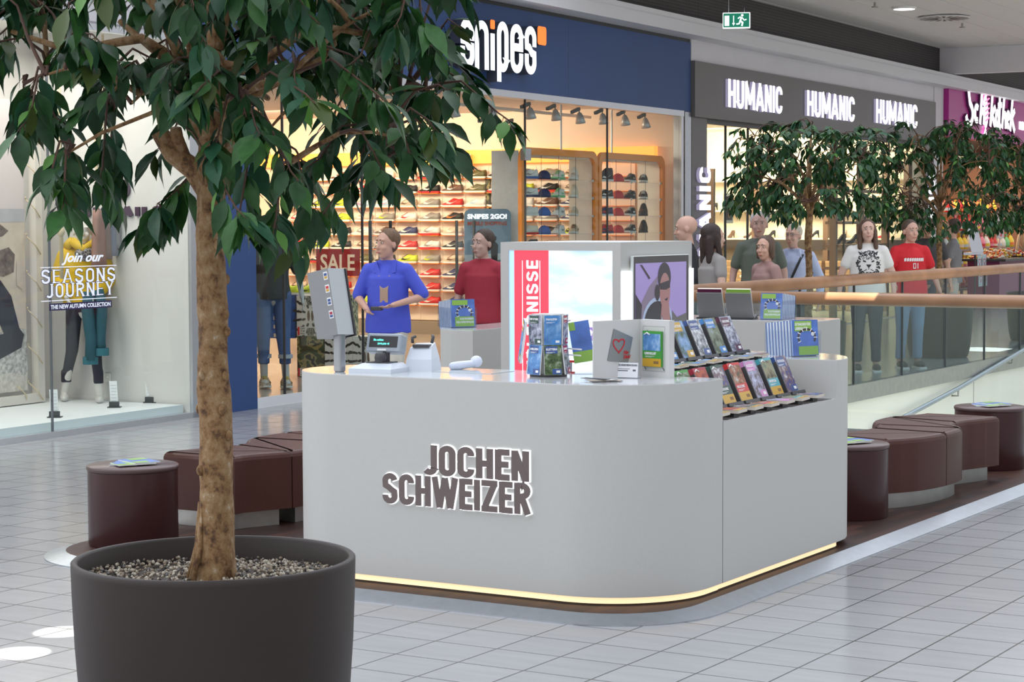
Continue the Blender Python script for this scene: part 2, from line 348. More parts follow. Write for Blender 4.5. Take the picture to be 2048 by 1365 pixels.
# clouds: procedural mix in one material
def cloud_mat():
    m=bpy.data.materials.new('lit cloud poster'); m.use_nodes=True; nt=m.node_tree; p=nt.nodes['Principled BSDF']; p.inputs['Base Color'].default_value=(.4,.4,.4,1)
    tc=nt.nodes.new('ShaderNodeTexCoord'); mp=nt.nodes.new('ShaderNodeMapping'); mp.inputs['Rotation'].default_value=(0,.6,0); mp.inputs['Scale'].default_value=(2.2,1,6)
    n=nt.nodes.new('ShaderNodeTexNoise'); n.inputs['Scale'].default_value=1.3; n.inputs['Detail'].default_value=5; r=nt.nodes.new('ShaderNodeValToRGB'); e=r.color_ramp.elements
    e[0].position=.35; e[0].color=(.42,.66,.88,1); e[1].position=.56; e[1].color=(.86,.93,.98,1)
    nt.links.new(tc.outputs['Object'],mp.inputs[0]); nt.links.new(mp.outputs[0],n.inputs['Vector']); nt.links.new(n.outputs['Fac'],r.inputs[0]); nt.links.new(r.outputs[0],p.inputs['Emission Color']); p.inputs['Emission Strength'].default_value=.70
    return m
b=MB(); b.box(px0,px1,TY0+.012,TY0+.03,pz0,pz1); ad=b.build('backlit_advert',cloud_mat(),tw)
b=MB(); b.box(px0,px0+.035,TY0+.008,TY0+.012,pz0,pz1,0); b.box(px0+.035,px0+.275,TY0+.008,TY0+.012,pz0,pz1,1)
for x in (px0+.092,px0+.215): b.box(x,x+.003,TY0+.006,TY0+.008,pz0,1.56,2)
b.box(-5.965,-5.74,TY0+.006,TY0+.010,1.085,1.165,3)
b.build('advert_bands',[POSB,POSR,TXW,PURP],ad)
# vertical word reading upwards
Mv=Matrix(((0,-1,0,-6.255),(0,0,-1,TY0+.008),(1,0,0,0),(0,0,0,1)))
put_text(ad,'advert_price','ab',-5.95,-5.91,1.103,.03,front(0,TY0+.005,0),TXW,.001,.001)
put_text(ad,'advert_price','199',-5.90,-5.805,1.103,.047,front(0,TY0+.005,0),TXW,.001,.002)
# right side: lit white recess and video screen
b=MB(); y0,y1,z0,z1=TY0+.10,TY1-.10,.95,1.60
LITW=M('lit white side panel',(1,1,1),.4,emit=(.95,.98,1),es=1.15)
b.box(TX1,TX1+.015,TY0+.005,TY1-.005,1.055,1.50,1); b.box(TX1,TX1+.02,TY0,TY1,.95,1.055,0)
b.build('side_panel',[KIOSK,LITW],tw)
b=MB(); b.rbox(TX1+.012,TX1+.03,y0,y1,z0+.1,1.59,.004,0); b.box(TX1+.03,TX1+.032,y0+.01,y1-.01,z0+.1,1.585,1)
b.build('screen_frame',[M('screen white bezel',(.75,.8,.78),.3),M('bezel shadow',(.10,.09,.09),.5)],tw)
# video picture: lilac sky, aircraft canopy, a man with a headset
SC=[M('video lilac',(.1,.1,.1),.2,emit=(.20,.15,.38),es=.8),M('video canopy',(.1,.1,.1),.2,emit=(.11,.08,.14),es=.8),M('video dark',(.02,.02,.02),.2,emit=(.016,.014,.022),es=.8),M('video skin',(.1,.1,.1),.2,emit=(.20,.08,.08),es=.8),M('video jacket',(.1,.1,.1),.2,emit=(.045,.04,.04),es=.8),M('video light edge',(.1,.1,.1),.2,emit=(.22,.28,.42),es=.8),TXW]
X=TX1+.033
def sq(b,pts,mi,dx): # pts in 0..1 screen coords
    W0,W1,H0,H1=10.675,11.355,1.09,1.545
    b.add([(X+dx,W0+(W1-W0)*u,H0+(H1-H0)*v) for u,v in pts],[tuple(range(len(pts)))],mi)
def ring(cu,cv,ru,rv,n=24,a0=0,a1=2*PI): return [(cu+ru*math.cos(a0+(a1-a0)*i/n),cv+rv*math.sin(a0+(a1-a0)*i/n)) for i in range(n)]
b=MB(); sq(b,[(0,0),(1,0),(1,1),(0,1)],0,0)
sq(b,[(.0,.25),(.12,.5),(.25,.68),(.42,.82),(.42,.6),(.2,.35),(.12,.0),(0,0)],1,.001); sq(b,[(0,.1),(.1,.2),(.12,.45),(.04,.55),(0,.6)],2,.0015)
sq(b,ring(.42,.18,.30,.36),5,.0018); sq(b,ring(.42,.15,.27,.34),2,.002)
sq(b,ring(.55,.80,.13,.20),2,.0024); sq(b,ring(.56,.62,.105,.24),3,.003); sq(b,[(.46,.12),(.68,.12),(.64,.45),(.50,.45)],3,.0028)
sq(b,[(.46,.72),(.66,.76),(.66,.66),(.58,.63),(.46,.64)],2,.0036); sq(b,ring(.41,.60,.05,.11),2,.0036); sq(b,[(.55,.50),(.62,.53),(.60,.48)],2,.0036)
sq(b,[(.42,.10),(.50,.30),(.56,.1),(.70,.1),(.70,.35),(.80,.25),(1,.30),(1,.1)],4,.0034); sq(b,[(.46,.12),(.50,.28),(.54,.12)],6 if 0 else 5,.0038)
sq(b,[(0,0),(1,0),(1,.16),(0,.11)],2,.0042); sq(b,[(0,.105),(1,.155),(1,.165),(0,.115)],5,.0044)
sq(b,[(.08,.98),(.12,.98),(.28,.80),(.25,.78)],2,.002)
scr=b.build('video_screen',SC,tw)
put_text(scr,'caption','lberfliegen',10.93,11.13,1.095,.042,side(X+.005,0,0),TXW,.0005,.0008)
put_text(scr,'caption','319 €',11.20,11.31,1.10,.042,side(X+.005,0,0),TXW,.0005,.0008)
# ------------------------------------------------------------------ benches and drum tables
LEATH=M('brown leather',(.075,.028,.021),.42,spec=.28,bump=.12,bscale=300,var=.04,vscale=6); LEATH2=M('plum vinyl drum',(.050,.016,.017),.30,spec=.4); SEAM=M('seam dark',(.03,.015,.012),.6)
def bench(label,M4):
    t=thing('wavy_bench',label,'bench',M4=M4,group=None)
    OX=[(11.62,-4.40),(11.72,-4.34),(11.85,-4.275),(12.0,-4.235),(12.15,-4.212),(12.3,-4.205),(12.42,-4.21),(12.54,-4.23),(12.64,-4.275),(12.72,-4.34),(12.80,-4.375),(12.90,-4.385),(13.0,-4.37),(13.1,-4.335),(13.2,-4.30),(13.38,-4.255)]
    def ox(v):
        v=min(max(v,OX[0][0]),OX[-1][0])
        for (a,xa),(b_,xb) in zip(OX,OX[1:]):
            if a<=v<=b_:
                i_=OX.index((a,xa)); p0=OX[max(i_-1,0)][1]; p3=OX[min(i_+2,len(OX)-1)][1]; t_=(v-a)/(b_-a)
                return .5*((2*xa)+(-p0+xb)*t_+(2*p0-5*xa+4*xb-p3)*t_*t_+(-p0+3*xa-3*xb+p3)*t_**3)
    def strip(v0,v1,ins=0,sh0=0,sh1=0):
        k=34; A=[];B=[]
        for i in range(k+1):
            t=i/k; v=v0+(v1-v0)*t; A.append((ox(v)-ins,v)); vi=v+(sh0*(1-t)+sh1*t); B.append((ox(v+.10)-.53+ins,vi))
        return A+B[::-1]
    cuts=[(11.62,.10),(12.18,.06),(12.52,-.05),(12.88,.12),(13.38,.0)]
    for i in range(4):
        pts=strip(cuts[i][0]+.004,cuts[i+1][0]-.004,0,cuts[i][1],cuts[i+1][1]); b=MB(); n=len(pts)
        prof=[(0.0,.135),(0,.435),(.005,.452),(.014,.463),(.032,.469)]
        rings=[(inset(pts,d),z) for d,z in prof]; vs=[(x,y,z) for r_,z in rings for x,y in r_]
        for k in range(4): b.add(vs,[(k*n+q,k*n+(q+1)%n,(k+1)*n+(q+1)%n,(k+1)*n+q) for q in range(n)],0,None,k>0)
        b.add(vs,[tuple(4*n+q for q in range(n)),tuple(range(n))[::-1]])
        b.build('upholstered_segment',LEATH,t)
    for v0,v1,s0,s1 in ((11.68,12.84,.10,.08),(12.94,13.32,.10,.0)):
        b=MB(); b.prism(strip(v0,v1,.05,s0,s1),.037,.135); b.build('steel_base',STEELD,t)
    return t
bench('brown leather wavy bench right of the kiosk by the stair railing',Matrix.Identity(4))
bench('brown leather wavy bench behind the big tree, left of the kiosk',Matrix.Translation((-12.08,22.36,0))@Matrix.Rotation(PI,4,'Z'))
def drum(label,x,y,r=.245):
    t=thing('drum_table',label,'side table',(x,y,.036))
    b=MB(); b.lathe([(r-.006,0),(r,.012),(r,.405),(r,.41)],40,0); b.build('drum_body',LEATH2,t)
    b=MB(); b.lathe([(r+.002,.412),(r+.006,.418),(r+.006,.432),(r,.438),(0.0,.438)],40,0); b.build('drum_top',M('drum top',(.09,.05,.048),.35),t)
drum('plum drum side table between the kiosk and the right bench',-4.52,11.30); drum('plum drum side table at the far end of the right bench',-4.53,14.02); drum('plum drum side table at the left end of the platform, behind the tree pot',-7.52,8.38)
# ------------------------------------------------------------------ stroke lettering (bold grotesque capitals, drawn as ribbons)
def arc(cx,cy,rx,ry,a0,a1,n=10): return [(cx+rx*math.cos(math.radians(a0+(a1-a0)*i/n)),cy+ry*math.sin(math.radians(a0+(a1-a0)*i/n))) for i in range(n+1)]
def ribbon(b,pts,wd,z0,z1,M4,mi=0,wy=None):
    P=[Vector(p) for p in pts]; L=[];R_=[]
    wy=wy or wd
    for i,p in enumerate(P):
        a=(p-P[i-1]) if i else (P[1]-p); c=(P[i+1]-p) if i<len(P)-1 else a
        if i==0: a=c
        a=a.normalized(); c=c.normalized(); na=Vector((-a.y,a.x)); nc=Vector((-c.y,c.x)); m=na+nc
        m=m.normalized() if m.length>1e-4 else na; k=1/max(.5,m.dot(na))
        L.append((p.x+m.x*wd/2*k,p.y+m.y*wy/2*k)); R_.append((p.x-m.x*wd/2*k,p.y-m.y*wy/2*k))
    n=len(P)
    vs=[(x,y,z1) for x,y in L]+[(x,y,z1) for x,y in R_]+[(x,y,z0) for x,y in L]+[(x,y,z0) for x,y in R_]; fs=[]
    for i in range(n-1):
        fs+=[(n+i,n+i+1,i+1,i),(2*n+i,2*n+i+1,3*n+i+1,3*n+i),(i,i+1,2*n+i+1,2*n+i),(n+i+1,n+i,3*n+i,3*n+i+1)]
    fs+=[(0,n,3*n,2*n)[::-1],(n-1,2*n-1,4*n-1,3*n-1)]
    b.add(vs,fs,mi,M4)
def glyph(ch,w):
    h=w/2; W=1.0-2*h; o=h  # box 0..adv wide, 0..1 high, stroke centre inset by h
    def G(wd): return o,wd-h
    wd={'I':w,'J':.42,'M':.66,'W':.78,'E':.40,'L':.38,'1':.3,'F':.38,'A':.54,'!':w}.get(ch,.47)
    l,r=h,wd-h; t,bt=1-h,h; m=(l+r)/2; rx=(r-l)/2; ry=min(rx*1.15,.3)
    S={'I':[[(l,0),(l,1)]],
     'H':[[(l,0),(l,1)],[(r,0),(r,1)],[(l,.5),(r,.5)]],
     'E':[[(l,0),(l,1)],[(l,t),(wd,t)],[(l,bt),(wd,bt)],[(l,.51),(wd*.92,.51)]],
     'F':[[(l,0),(l,1)],[(l,t),(wd,t)],[(l,.51),(wd*.92,.51)]],'L':[[(l,0),(l,1)],[(l,bt),(wd,bt)]],
     'N':[[(l,0),(l,1)],[(r,0),(r,1)],[(l,1-h*.4),(r,h*.4)]],
     'M':[[(l,0),(l,1)],[(r,0),(r,1)],[(l,1),(m,.2)],[(r,1),(m,.2)]],
     'W':[[(h*.8,1),(wd*.29,0)],[(wd*.29,0),(m,.98)],[(m,.98),(wd*.71,0)],[(wd*.71,0),(wd-h*.8,1)]],
     'U':[[(l,1),(l,bt+ry)]+arc(m,bt+ry,rx,ry,180,360)+[(r,1)]],
     'J':[[(r,1),(r,bt+ry)]+arc(m,bt+ry,rx,ry,0,-150)],
     'O':[[(r,.5)]+arc(m,t-ry,rx,ry,0,180)+arc(m,bt+ry,rx,ry,180,360)+[(r,.5)]],
     'C':[arc(m,t-ry,rx,ry,-8,180)+arc(m,bt+ry,rx,ry,180,368)],
     'S':[arc(m,t-ry*.95,rx,ry*.95,10,180)[:]+[(l+.01,.60),(m-.04,.54),(m+.04,.47),(r-.01,.40)]+arc(m,bt+ry*.95,rx,ry*.95,0,-190)],
     'Z':[[(0,t),(wd,t)],[(0,bt),(wd,bt)],[(r+h*.1,1-h),(l-h*.1,h)]],
     'R':[[(l,0),(l,1)],[(l,t),(m,t)]+arc(m,.745,rx,.255-h,90,-90)+[(l,.49+h*.0)],[(m,.5),(r+h*.2,0)]],
     'P':[[(l,0),(l,1)],[(l,t),(m,t)]+arc(m,.72,rx,.28-h,90,-90)+[(l,.44+h)]],
     'B':[[(l,0),(l,1)],[(l,t),(m,t)]+arc(m,.755,rx*.9,.245-h,90,-90)+[(l,.51+h*.2)],[(l,.51),(m,.51)]+arc(m,.27,rx,.27-h,90,-90)+[(l,bt)]],
     'A':[[(h*.7,0),(m,1)],[(wd-h*.7,0),(m,1)],[(wd*.2,.27),(wd*.8,.27)]],
     'G':[arc(m,t-ry,rx,ry,0,180)+arc(m,bt+ry,rx,ry,180,360)+[(r,.46)],[(m,.46),(r,.46)]],
     'T':[[(m,0),(m,1)],[(0,t),(wd,t)]],'Y':[[(h*.6,1),(m,.45)],[(wd-h*.6,1),(m,.45)],[(m,.5),(m,0)]],'K':[[(l,0),(l,1)],[(l,.4),(r,1)],[(m-.02,.58),(r,0)]],'V':[[(h*.8,1),(m,0)],[(wd-h*.8,1),(m,0)]],
    }[ch]
    return S,wd
def strokes(b,txt,x0,x1,z0,hh,M4,wt=.2,gap=.08,e0=0,e1=.01,grow=0,mi=0,serif=0):
    gs=[glyph(c,wt) for c in txt]; tot=sum(g[1] for g in gs)+gap*(len(txt)-1); k=(x1-x0)/tot; x=x0
    Ms=M4
    for S,wd in gs:
        for si,st in enumerate(S):
            pts=[(x+p[0]*k,z0+p[1]*hh) for p in st]
            wx=wt*k+grow; wy=wt*min(hh,k*1.25)+grow
            if serif:
                for p_,q_ in ((st[0],st[1]),(st[-1],st[-2])):
                    if min(abs(p_[1]),abs(p_[1]-1))<.03 and abs(p_[0]-q_[0])<.35 and abs(p_[1]-q_[1])>.3:
                        sx_=x+p_[0]*k; sy_=z0+(.022 if p_[1]<.5 else .978)*hh; ribbon(b,[(sx_-wt*k*.95-grow/2,sy_),(sx_+wt*k*.95+grow/2,sy_)],hh*.045+grow,e0,e1,Ms,mi)
                if len(st)==2 and abs(st[0][1]-st[1][1])<.02: wy=wt*k*.35; ribbon(b,pts,wx,e0,e1,Ms,mi,wy=wy+grow); continue
                if len(st)==2 and st[1][0]<st[0][0]-.05: wx*=.55
            if grow and len(pts)>1:
                a=Vector(pts[0])-Vector(pts[1]); c=Vector(pts[-1])-Vector(pts[-2])
                if a.length>0: pts[0]=tuple(Vector(pts[0])+a.normalized()*grow/2)
                if c.length>0: pts[-1]=tuple(Vector(pts[-1])+c.normalized()*grow/2)
            ribbon(b,pts,wx,e0-si*.0002,e1+si*.0005,Ms,mi,wy=wx*.5+wy*.5)
        x+=(wd+gap)*k
# kiosk lettering
for txt,x0,x1,z0,h in (('JOCHEN',-5.365,-4.772,.592,.142),('SCHWEIZER',-5.597,-4.765,.438,.146)):
    for i,c in enumerate([0]):
        b=MB(); strokes(b,txt,x0,x1,z0,h,FR,.172,.055,.010,.015,0); b.build('letters',BROWNL,ks)
        b=MB(); strokes(b,txt,x0,x1,z0,h,FR,.172,.055,.001,.004,.0075); b.build('letter_glow',HALO,ks)
# word on the lit advert, reading upwards
b=MB(); strokes(b,'ERLEBNISSE',.90,1.562,-.04,.078,Mv,.13,.14,.001,.003); b.build('advert_word',TXW,ad)
# ------------------------------------------------------------------ shop fronts (built in the shop frame: x out, y along, z up)
NAVY=M('navy cladding',(.045,.090,.235),.45,spec=.2,var=.03,vscale=1.5); WALLW=M('white wall',(.74,.72,.76),.6,var=.02,vscale=2); GREYF=M('taupe fascia',(.155,.145,.145),.45); MAGENTA=M('magenta fascia',(.50,.04,.30),.35,spec=.25)
SHOPW=M('shop white',(.86,.82,.76),.6); SNWALL=M('warm cream shop wall',(.90,.72,.58),.6); GRILLE=None
def grille_mat():
    m=bpy.data.materials.new('dark mesh grille'); m.use_nodes=True; nt=m.node_tree; p=nt.nodes['Principled BSDF']; p.inputs['Roughness'].default_value=.6
    tc=nt.nodes.new('ShaderNodeTexCoord'); mp=nt.nodes.new('ShaderNodeMapping'); mp.inputs['Rotation'].default_value=(0,PI/2,0)
    b=nt.nodes.new('ShaderNodeTexBrick'); b.offset=0; b.inputs['Scale'].default_value=1; b.inputs['Brick Width'].default_value=.045; b.inputs['Row Height'].default_value=.045; b.inputs['Mortar Size'].default_value=.004
    b.inputs['Color1'].default_value=(.02,.018,.02,1); b.inputs['Color2'].default_value=(.02,.018,.02,1); b.inputs['Mortar'].default_value=(.09,.08,.075,1)
    nt.links.new(tc.outputs['Object'],mp.inputs[0]); nt.links.new(mp.outputs[0],b.inputs['Vector']); nt.links.new(b.outputs[0],p.inputs['Base Color']); return m
GRILLE=grille_mat()
E0,E1=-8.0,46.0
b=MB(); b.box(-.12,.0,-.80,.09,0,4.33,0); b.box(-.10,.0,.09,10.70,3.335,4.31,0)
for s in (3.55,6.82): b.box(-.0,.001,s,s+.004,3.335,4.31,1)
b.box(-.0,.0015,-.70,-.696,0,4.3,1)
struct(b,'wall_navy_cladding',[NAVY,BLACK],SHOP)
b=MB(); b.box(-.1,0,E0,-.80,3.50,4.33,0); b.box(-.1,.0,10.72,22.9,4.06,4.42,0); b.box(-.3,.02,22.62,23.24,0,4.45,0); struct(b,'wall_white_front',WALLW,SHOP)
b=MB(); b.box(-.12,.05,10.74,22.62,3.27,4.06,0); b.box(-.3,.0,10.74,11.30,0,3.27,0); b.box(-.25,.0,22.1,22.62,0,3.27,0); struct(b,'wall_taupe_front',GREYF,SHOP)
b=MB(); b.box(-.12,.12,23.26,E1,3.43,4.62,0); struct(b,'wall_magenta_front',MAGENTA,SHOP)
# cornice, grille band, ceiling
b=MB(); b.box(-.2,.32,E0,E1,4.36,4.52,0); b.box(-.2,.30,E0,E1,4.52,4.60,0); b.box(-.12,-.02,E0,E1,4.28,4.36,1); struct(b,'trim_1',[M('cornice white',(.72,.72,.76),.5),BLACK],SHOP)  # black strip under the cornice is its shadow line put in as colour
b=MB(); b.box(-.2,.02,E0,E1,4.60,5.12); 
struct(b,'wall_grille',GRILLE,SHOP)
b=MB()
for s in (8.1,): b.box(.02,.05,s,s+.03,4.60,5.12)
struct(b,'trim_2',ALU,SHOP)
CEIL=M('ceiling panel',(.66,.64,.64),.6)
b=MB(); 
k=0
for i in range(40):
    x0=-.2+i*.30; 
    if x0>4: break
    b.box(x0,x0+.29,6,E1,5.12+.004*(i%2),5.2,0)
struct(b,'ceiling',CEIL,SHOP)
b=MB(); b.box(-.2,8,22.95,23.2,4.62,5.12); struct(b,'wall_downstand',WALLW,SHOP)
# left shop interior
LS=M('display cream wall',(.72,.69,.67),.65); STEP=M('window step white',(.82,.84,.86),.4)
b=MB(); b.box(-1.85,-.03,-.92,-.80,0,3.6,0); b.box(-1.95,-1.85,E0,-.80,0,3.6,0); struct(b,'wall_left_shop',LS,SHOP)
b=MB(); b.box(-1.85,-.10,E0,-.95,0,.12,0); b.box(-.10,-.0,E0,-.80,0,.05,1); b.box(-.035,-.0,-.93,-.80,0,3.5,1); b.box(-.06,0,E0,-.8,3.44,3.52,1); struct(b,'window_1_base',[STEP,ALU],SHOP)
b=MB(); b.box(-.04,-.028,-2.81,-.93,.05,3.5); b.box(-.04,-.028,E0,-2.83,.05,3.5); w1=struct(b,'window_1',GLASS,SHOP)
b=MB(); b.box(-.045,-.022,-2.828,-2.82,.05,3.5); struct(b,'window_1_joint',M('joint mid grey',(.12,.13,.15),.4),SHOP)
b=MB(); b.box(-3,-.1,E0,-.8,3.6,3.7); struct(b,'ceiling_left_shop',SHOPW,SHOP)
# snipes interior
SFL=M('shop floor beige',(.42,.36,.32),.18)
b=MB(); b.box(-7.7,-.02,.09,10.7,0,.09,0); b.box(-.03,.0,.09,10.70,0,.10,1); struct(b,'floor_shoe_shop',[SFL,STEP],SHOP)
b=MB(); b.box(-7.8,-7.7,-.8,10.7,0,3.5); b.box(-7.7,-.05,-.1,.05,0,3.5); b.box(-7.7,-.12,10.68,10.8,0,3.5); struct(b,'wall_shoe_shop',SNWALL,SHOP)
b=MB(); b.box(-7.8,-.12,-.1,10.8,3.42,3.5); struct(b,'ceiling_shoe_shop',M('shop ceiling',(.55,.50,.47),.6),SHOP)
b=MB(); b.box(-.045,-.03,.10,10.37,.10,3.28); struct(b,'window_2',GLASS,SHOP)
b=MB()
for s in (.6,2.05,5.72,8.02): b.box(-.05,-.025,s,s+.012,.10,3.28,0)
b.box(-.12,.0,10.37,10.45,0,3.33,1); b.box(-.12,.0,10.5,10.72,0,3.33,2); b.box(-.08,.01,.09,10.45,3.26,3.34,1)
struct(b,'window_2_frame',[DGREY,ALU,STEEL],SHOP)
# humanic interior
HW=M('shoe salon wall',(.92,.80,.62),.55); HF=M('shoe salon floor',(.5,.45,.38),.25); HWD=M('walnut frame',(.20,.11,.06),.45)
b=MB(); b.box(-6.5,-.02,10.75,22.9,0,.02); struct(b,'floor_shoe_salon',HF,SHOP)
b=MB(); b.box(-6.6,-6.5,10.75,22.9,0,3.9); b.box(-6.5,-.3,22.62,22.75,0,3.9); b.box(-6.5,-.3,10.80,10.9,0,3.9); struct(b,'wall_shoe_salon',HW,SHOP)
b=MB(); b.box(-6.6,-.12,10.75,22.9,3.6,3.7); struct(b,'ceiling_shoe_salon',SHOPW,SHOP)
b=MB(); b.box(-.09,-.075,11.30,22.10,.03,3.27); struct(b,'window_3',GLASS,SHOP)
b=MB()
for s in (12.2,13.1,15.0,17.6,20.1): b.box(-.10,-.065,s,s+.015,.03,3.27)
b.box(-.1,-.05,11.3,22.1,3.2,3.27); struct(b,'window_3_frame',DGREY,SHOP)
# schokothek interior
b=MB(); b.box(-5.5,.1,23.25,E1,0,.02); struct(b,'floor_sweet_shop',HF,SHOP)
SB=M('sweet shop wall',(.25,.12,.08),.6)
b=MB(); b.box(-4.6,-4.5,23.2,E1,0,3.6); b.box(-4.6,-.1,34,34.1,0,3.6);b.box(-4.6,-.1,23.2,23.26,0,3.6); struct(b,'wall_sweet_shop',SB,SHOP)
b=MB(); b.box(-4.6,-.1,23.2,E1,3.5,3.6); struct(b,'ceiling_sweet_shop',M('dark ceiling',(.06,.05,.05),.7),SHOP)
# ------------------------------------------------------------------ signs
SIGNW=M('sign white lit',(.9,.93,.95),.5,emit=(.86,.92,.97),es=.75); SIGNO=M('sign orange',(1,.18,.02),.4,emit=(1,.16,.02),es=.85); HUMW=M('sign white bright',(1,1,1),.5,emit=(.97,.96,1),es=1.5); SIGNS=M('sign side navy',(.06,.07,.10),.5)
FS=SHOP@side(0,0,0)
t=thing('shop_sign','navy shop sign with white rounded lowercase lettering and an orange square','shop sign',M4=SHOP@Matrix.Translation((0,4.8,3.8)))
def sgl(name,fn,mat):
    b=MB(); fn(b,.14,.145,0); fn(b,.0,.139,1); return b.build(name,[mat,SIGNS],t,M4=(t.matrix_world.inverted()@FS))
t.matrix_world=SHOP@Matrix.Translation((0,4.8,3.8)); bpy.context.view_layer.update()
x_,tp=3.53,4.10; wd_=.093; ryy=.15
def lp(b,a,c,pts,mi): ribbon(b,pts,wd_,a,c,None,mi)
def box3(b,x0,x1,z0,z1,a,c,mi,r=.0):
    b.prism(rrect(x0,x1,z0,z1,r,3) if r else [(x0,z0),(x1,z0),(x1,z1),(x0,z1)],a,c,mi)
def ess(x0,x1,zb,zt):
    l,r=x0+wd_/2,x1-wd_/2; m=(l+r)/2; rx=(r-l)/2; h=wd_/2
    return [(r,zt-.24)]+arc(m,zt-h-.10,rx,.10,0,180)+[(l+.005,zt-.24),(m-.03,(zb+zt)/2+.03),(m+.03,(zb+zt)/2-.03),(r-.005,zb+.24)]+arc(m,zb+h+.10,rx,.10,0,-180)+[(l,zb+.24)]
sgl('letter',lambda b,a,c,mi: lp(b,a,c,ess(3.85,4.16,3.52,4.07),mi),SIGNW)
sgl('letter',lambda b,a,c,mi: lp(b,a,c,[(4.18+wd_/2,3.525),(4.18+wd_/2,3.90)]+arc(4.34,3.93,.11,.10,180,0)+[(4.5-wd_/2,3.525)],mi),SIGNW)
sgl('letter',lambda b,a,c,mi: lp(b,a,c,[(4.595,3.53),(4.595,3.95)],mi),SIGNW)
sgl('letter_dot',lambda b,a,c,mi: box3(b,4.545,4.645,4.0,4.105,a,c,mi,.02),SIGNO)
sgl('letter',lambda b,a,c,mi: lp(b,a,c,[(4.75,3.41),(4.75,3.93)]+arc(4.84,3.95,.09,.11,180,0)+[(4.93,3.68)]+arc(4.84,3.68,.09,.11,0,-180),mi),SIGNW)
sgl('letter',lambda b,a,c,mi: lp(b,a,c,[(5.07,3.835),(5.295,3.835),(5.295,3.95)]+arc(5.185,3.95,.11,.11,0,180)+arc(5.185,3.69,.11,.11,180,360)+[(5.295,3.77)],mi),SIGNW)
sgl('letter',lambda b,a,c,mi: lp(b,a,c,ess(5.39,5.68,3.54,4.11),mi),SIGNW)
sgl('orange_square',lambda b,a,c,mi: box3(b,5.72,5.94,3.91,4.13,a,c,mi,.035),SIGNO)
for i,(s0,s1,z0,z1,nm) in enumerate(((11.88,14.11,3.46,3.87,'leftmost of the three on the taupe fascia'),(15.25,17.61,3.48,3.89,'middle one of the three on the taupe fascia'),(18.8,21.26,3.51,3.93,'rightmost of the three on the taupe fascia'))):
    Mt=SHOP@Matrix.Translation((.05,s0,z0)); t2=thing('shop_sign','white glowing block capital shop sign, '+nm,'shop sign',group='block capital shop signs over the shoe salon',M4=Mt)
    b=MB(); strokes(b,'HUMANIC',0,s1-s0,0,z1-z0,side(0,0,0),.135,.09,.045,.05,0,0); b.build('letter_faces',HUMW,t2)
    b=MB(); strokes(b,'HUMANIC',0,s1-s0,0,z1-z0,side(0,0,0),.135,.09,.0,.044,0,0); b.build('letter_sides',M('sign edge lit',(.4,.38,.5),.5,emit=(.4,.36,.55),es=.35),t2)
for i,(sc_,z0,z1,hh,nm) in enumerate(((11.31,.75,2.56,.40,'on the left taupe pillar'),(22.58,.70,2.66,.40,'on the right taupe pillar'))):
    Mt=SHOP@Matrix.Translation((.0,sc_,z0)); t2=thing('shop_sign','white glowing shop name turned to read upwards, '+nm,'shop sign',M4=Mt)
    Mr=Matrix(((0,0,1,0),(0,-1,0,0),(1,0,0,0),(0,0,0,1)))
    b=MB(); strokes(b,'HUMANIC',0,z1-z0,0,hh,Mr,.16,.10,.05,.056); b.build('letter_faces',HUMW,t2)
    b=MB(); strokes(b,'HUMANIC',0,z1-z0,0,hh,Mr,.16,.10,.0,.049); b.build('letter_sides',MC['sign edge lit'],t2)
Mt=SHOP@Matrix.Translation((.12,24.4,3.7)); t2=thing('shop_sign','white script sweet shop sign with a pink wrapped candy on magenta fascia','shop sign',M4=Mt)
DKP=M('sign dark outline',(.10,.02,.10),.5); PK=M('candy pink',(1,.25,.5),.4,emit=(1,.25,.5),es=.6)
SG=side(0,0,0)
def scr(b,pts,wd,e0,e1,mi): ribbon(b,pts,wd,e0,e1,SG,mi)
SKp={ 'S':[arc(.62,.92,.28,.26,50,180,8)+[(.45,.62),(.62,.50)]+arc(.42,.30,.28,.28,20,-170,8)],
 'c':[arc(1.05,.35,.16,.20,50,300,10)],'h':[[(1.35,.06),(1.52,1.12)],[(1.40,.35)]+arc(1.60,.32,.11,.16,140,0,6)+[(1.68,.06)]],
 'k':[[(2.28,.04),(2.48,1.15)],[(2.38,.38),(2.72,.62)],[(2.42,.40),(2.72,.04)]],'o':[arc(2.92,.30,.14,.20,0,360,12)],
 't':[[(3.14,.95),(3.10,.12),(3.22,.06)],[(2.98,.68),(3.32,.72)]],'h2':[[(3.38,.04),(3.58,1.1)],[(3.45,.35)]+arc(3.62,.32,.10,.16,140,0,6)+[(3.72,.04)]],
 'e':[[(3.84,.32),(4.04,.40)]+arc(3.96,.32,.12,.20,40,300,8)],'k2':[[(4.16,.0),(4.40,1.12)],[(4.26,.36),(4.58,.62)],[(4.30,.38),(4.60,.0)]]}
for k_,ls in SKp.items():
    b=MB()
    for l in ls:
        l=[(x*.86-.2,y*.72) for x,y in l]; scr(b,l,.115,.05,.06,0); scr(b,l,.19,.0,.05,1)
    b.build('letter',[HUMW,DKP],t2)
b=MB(); b.ell((.04,1.42,.32),(.03,.17,.34),12,8,0,None,Euler((.12,0,0))); b.add([(.05,1.45,.62),(.05,1.25,.92),(.05,1.6,.86)],[(0,1,2)],0); b.add([(.05,1.4,0.02),(.05,1.2,-.2),(.05,1.55,-.24)],[(0,1,2)],0)
for q in range(5): b.tube([(.07,1.30,.12+q*.1),(.08,1.54,.20+q*.1)],.018,5,1)
b.build('candy',[HUMW,PK],t2)
b=MB(); strokes(b,'NASCH',4.35,5.3,.07,.17,SG,.16,.12,.0,.02); b.build('letters',HUMW,t2)
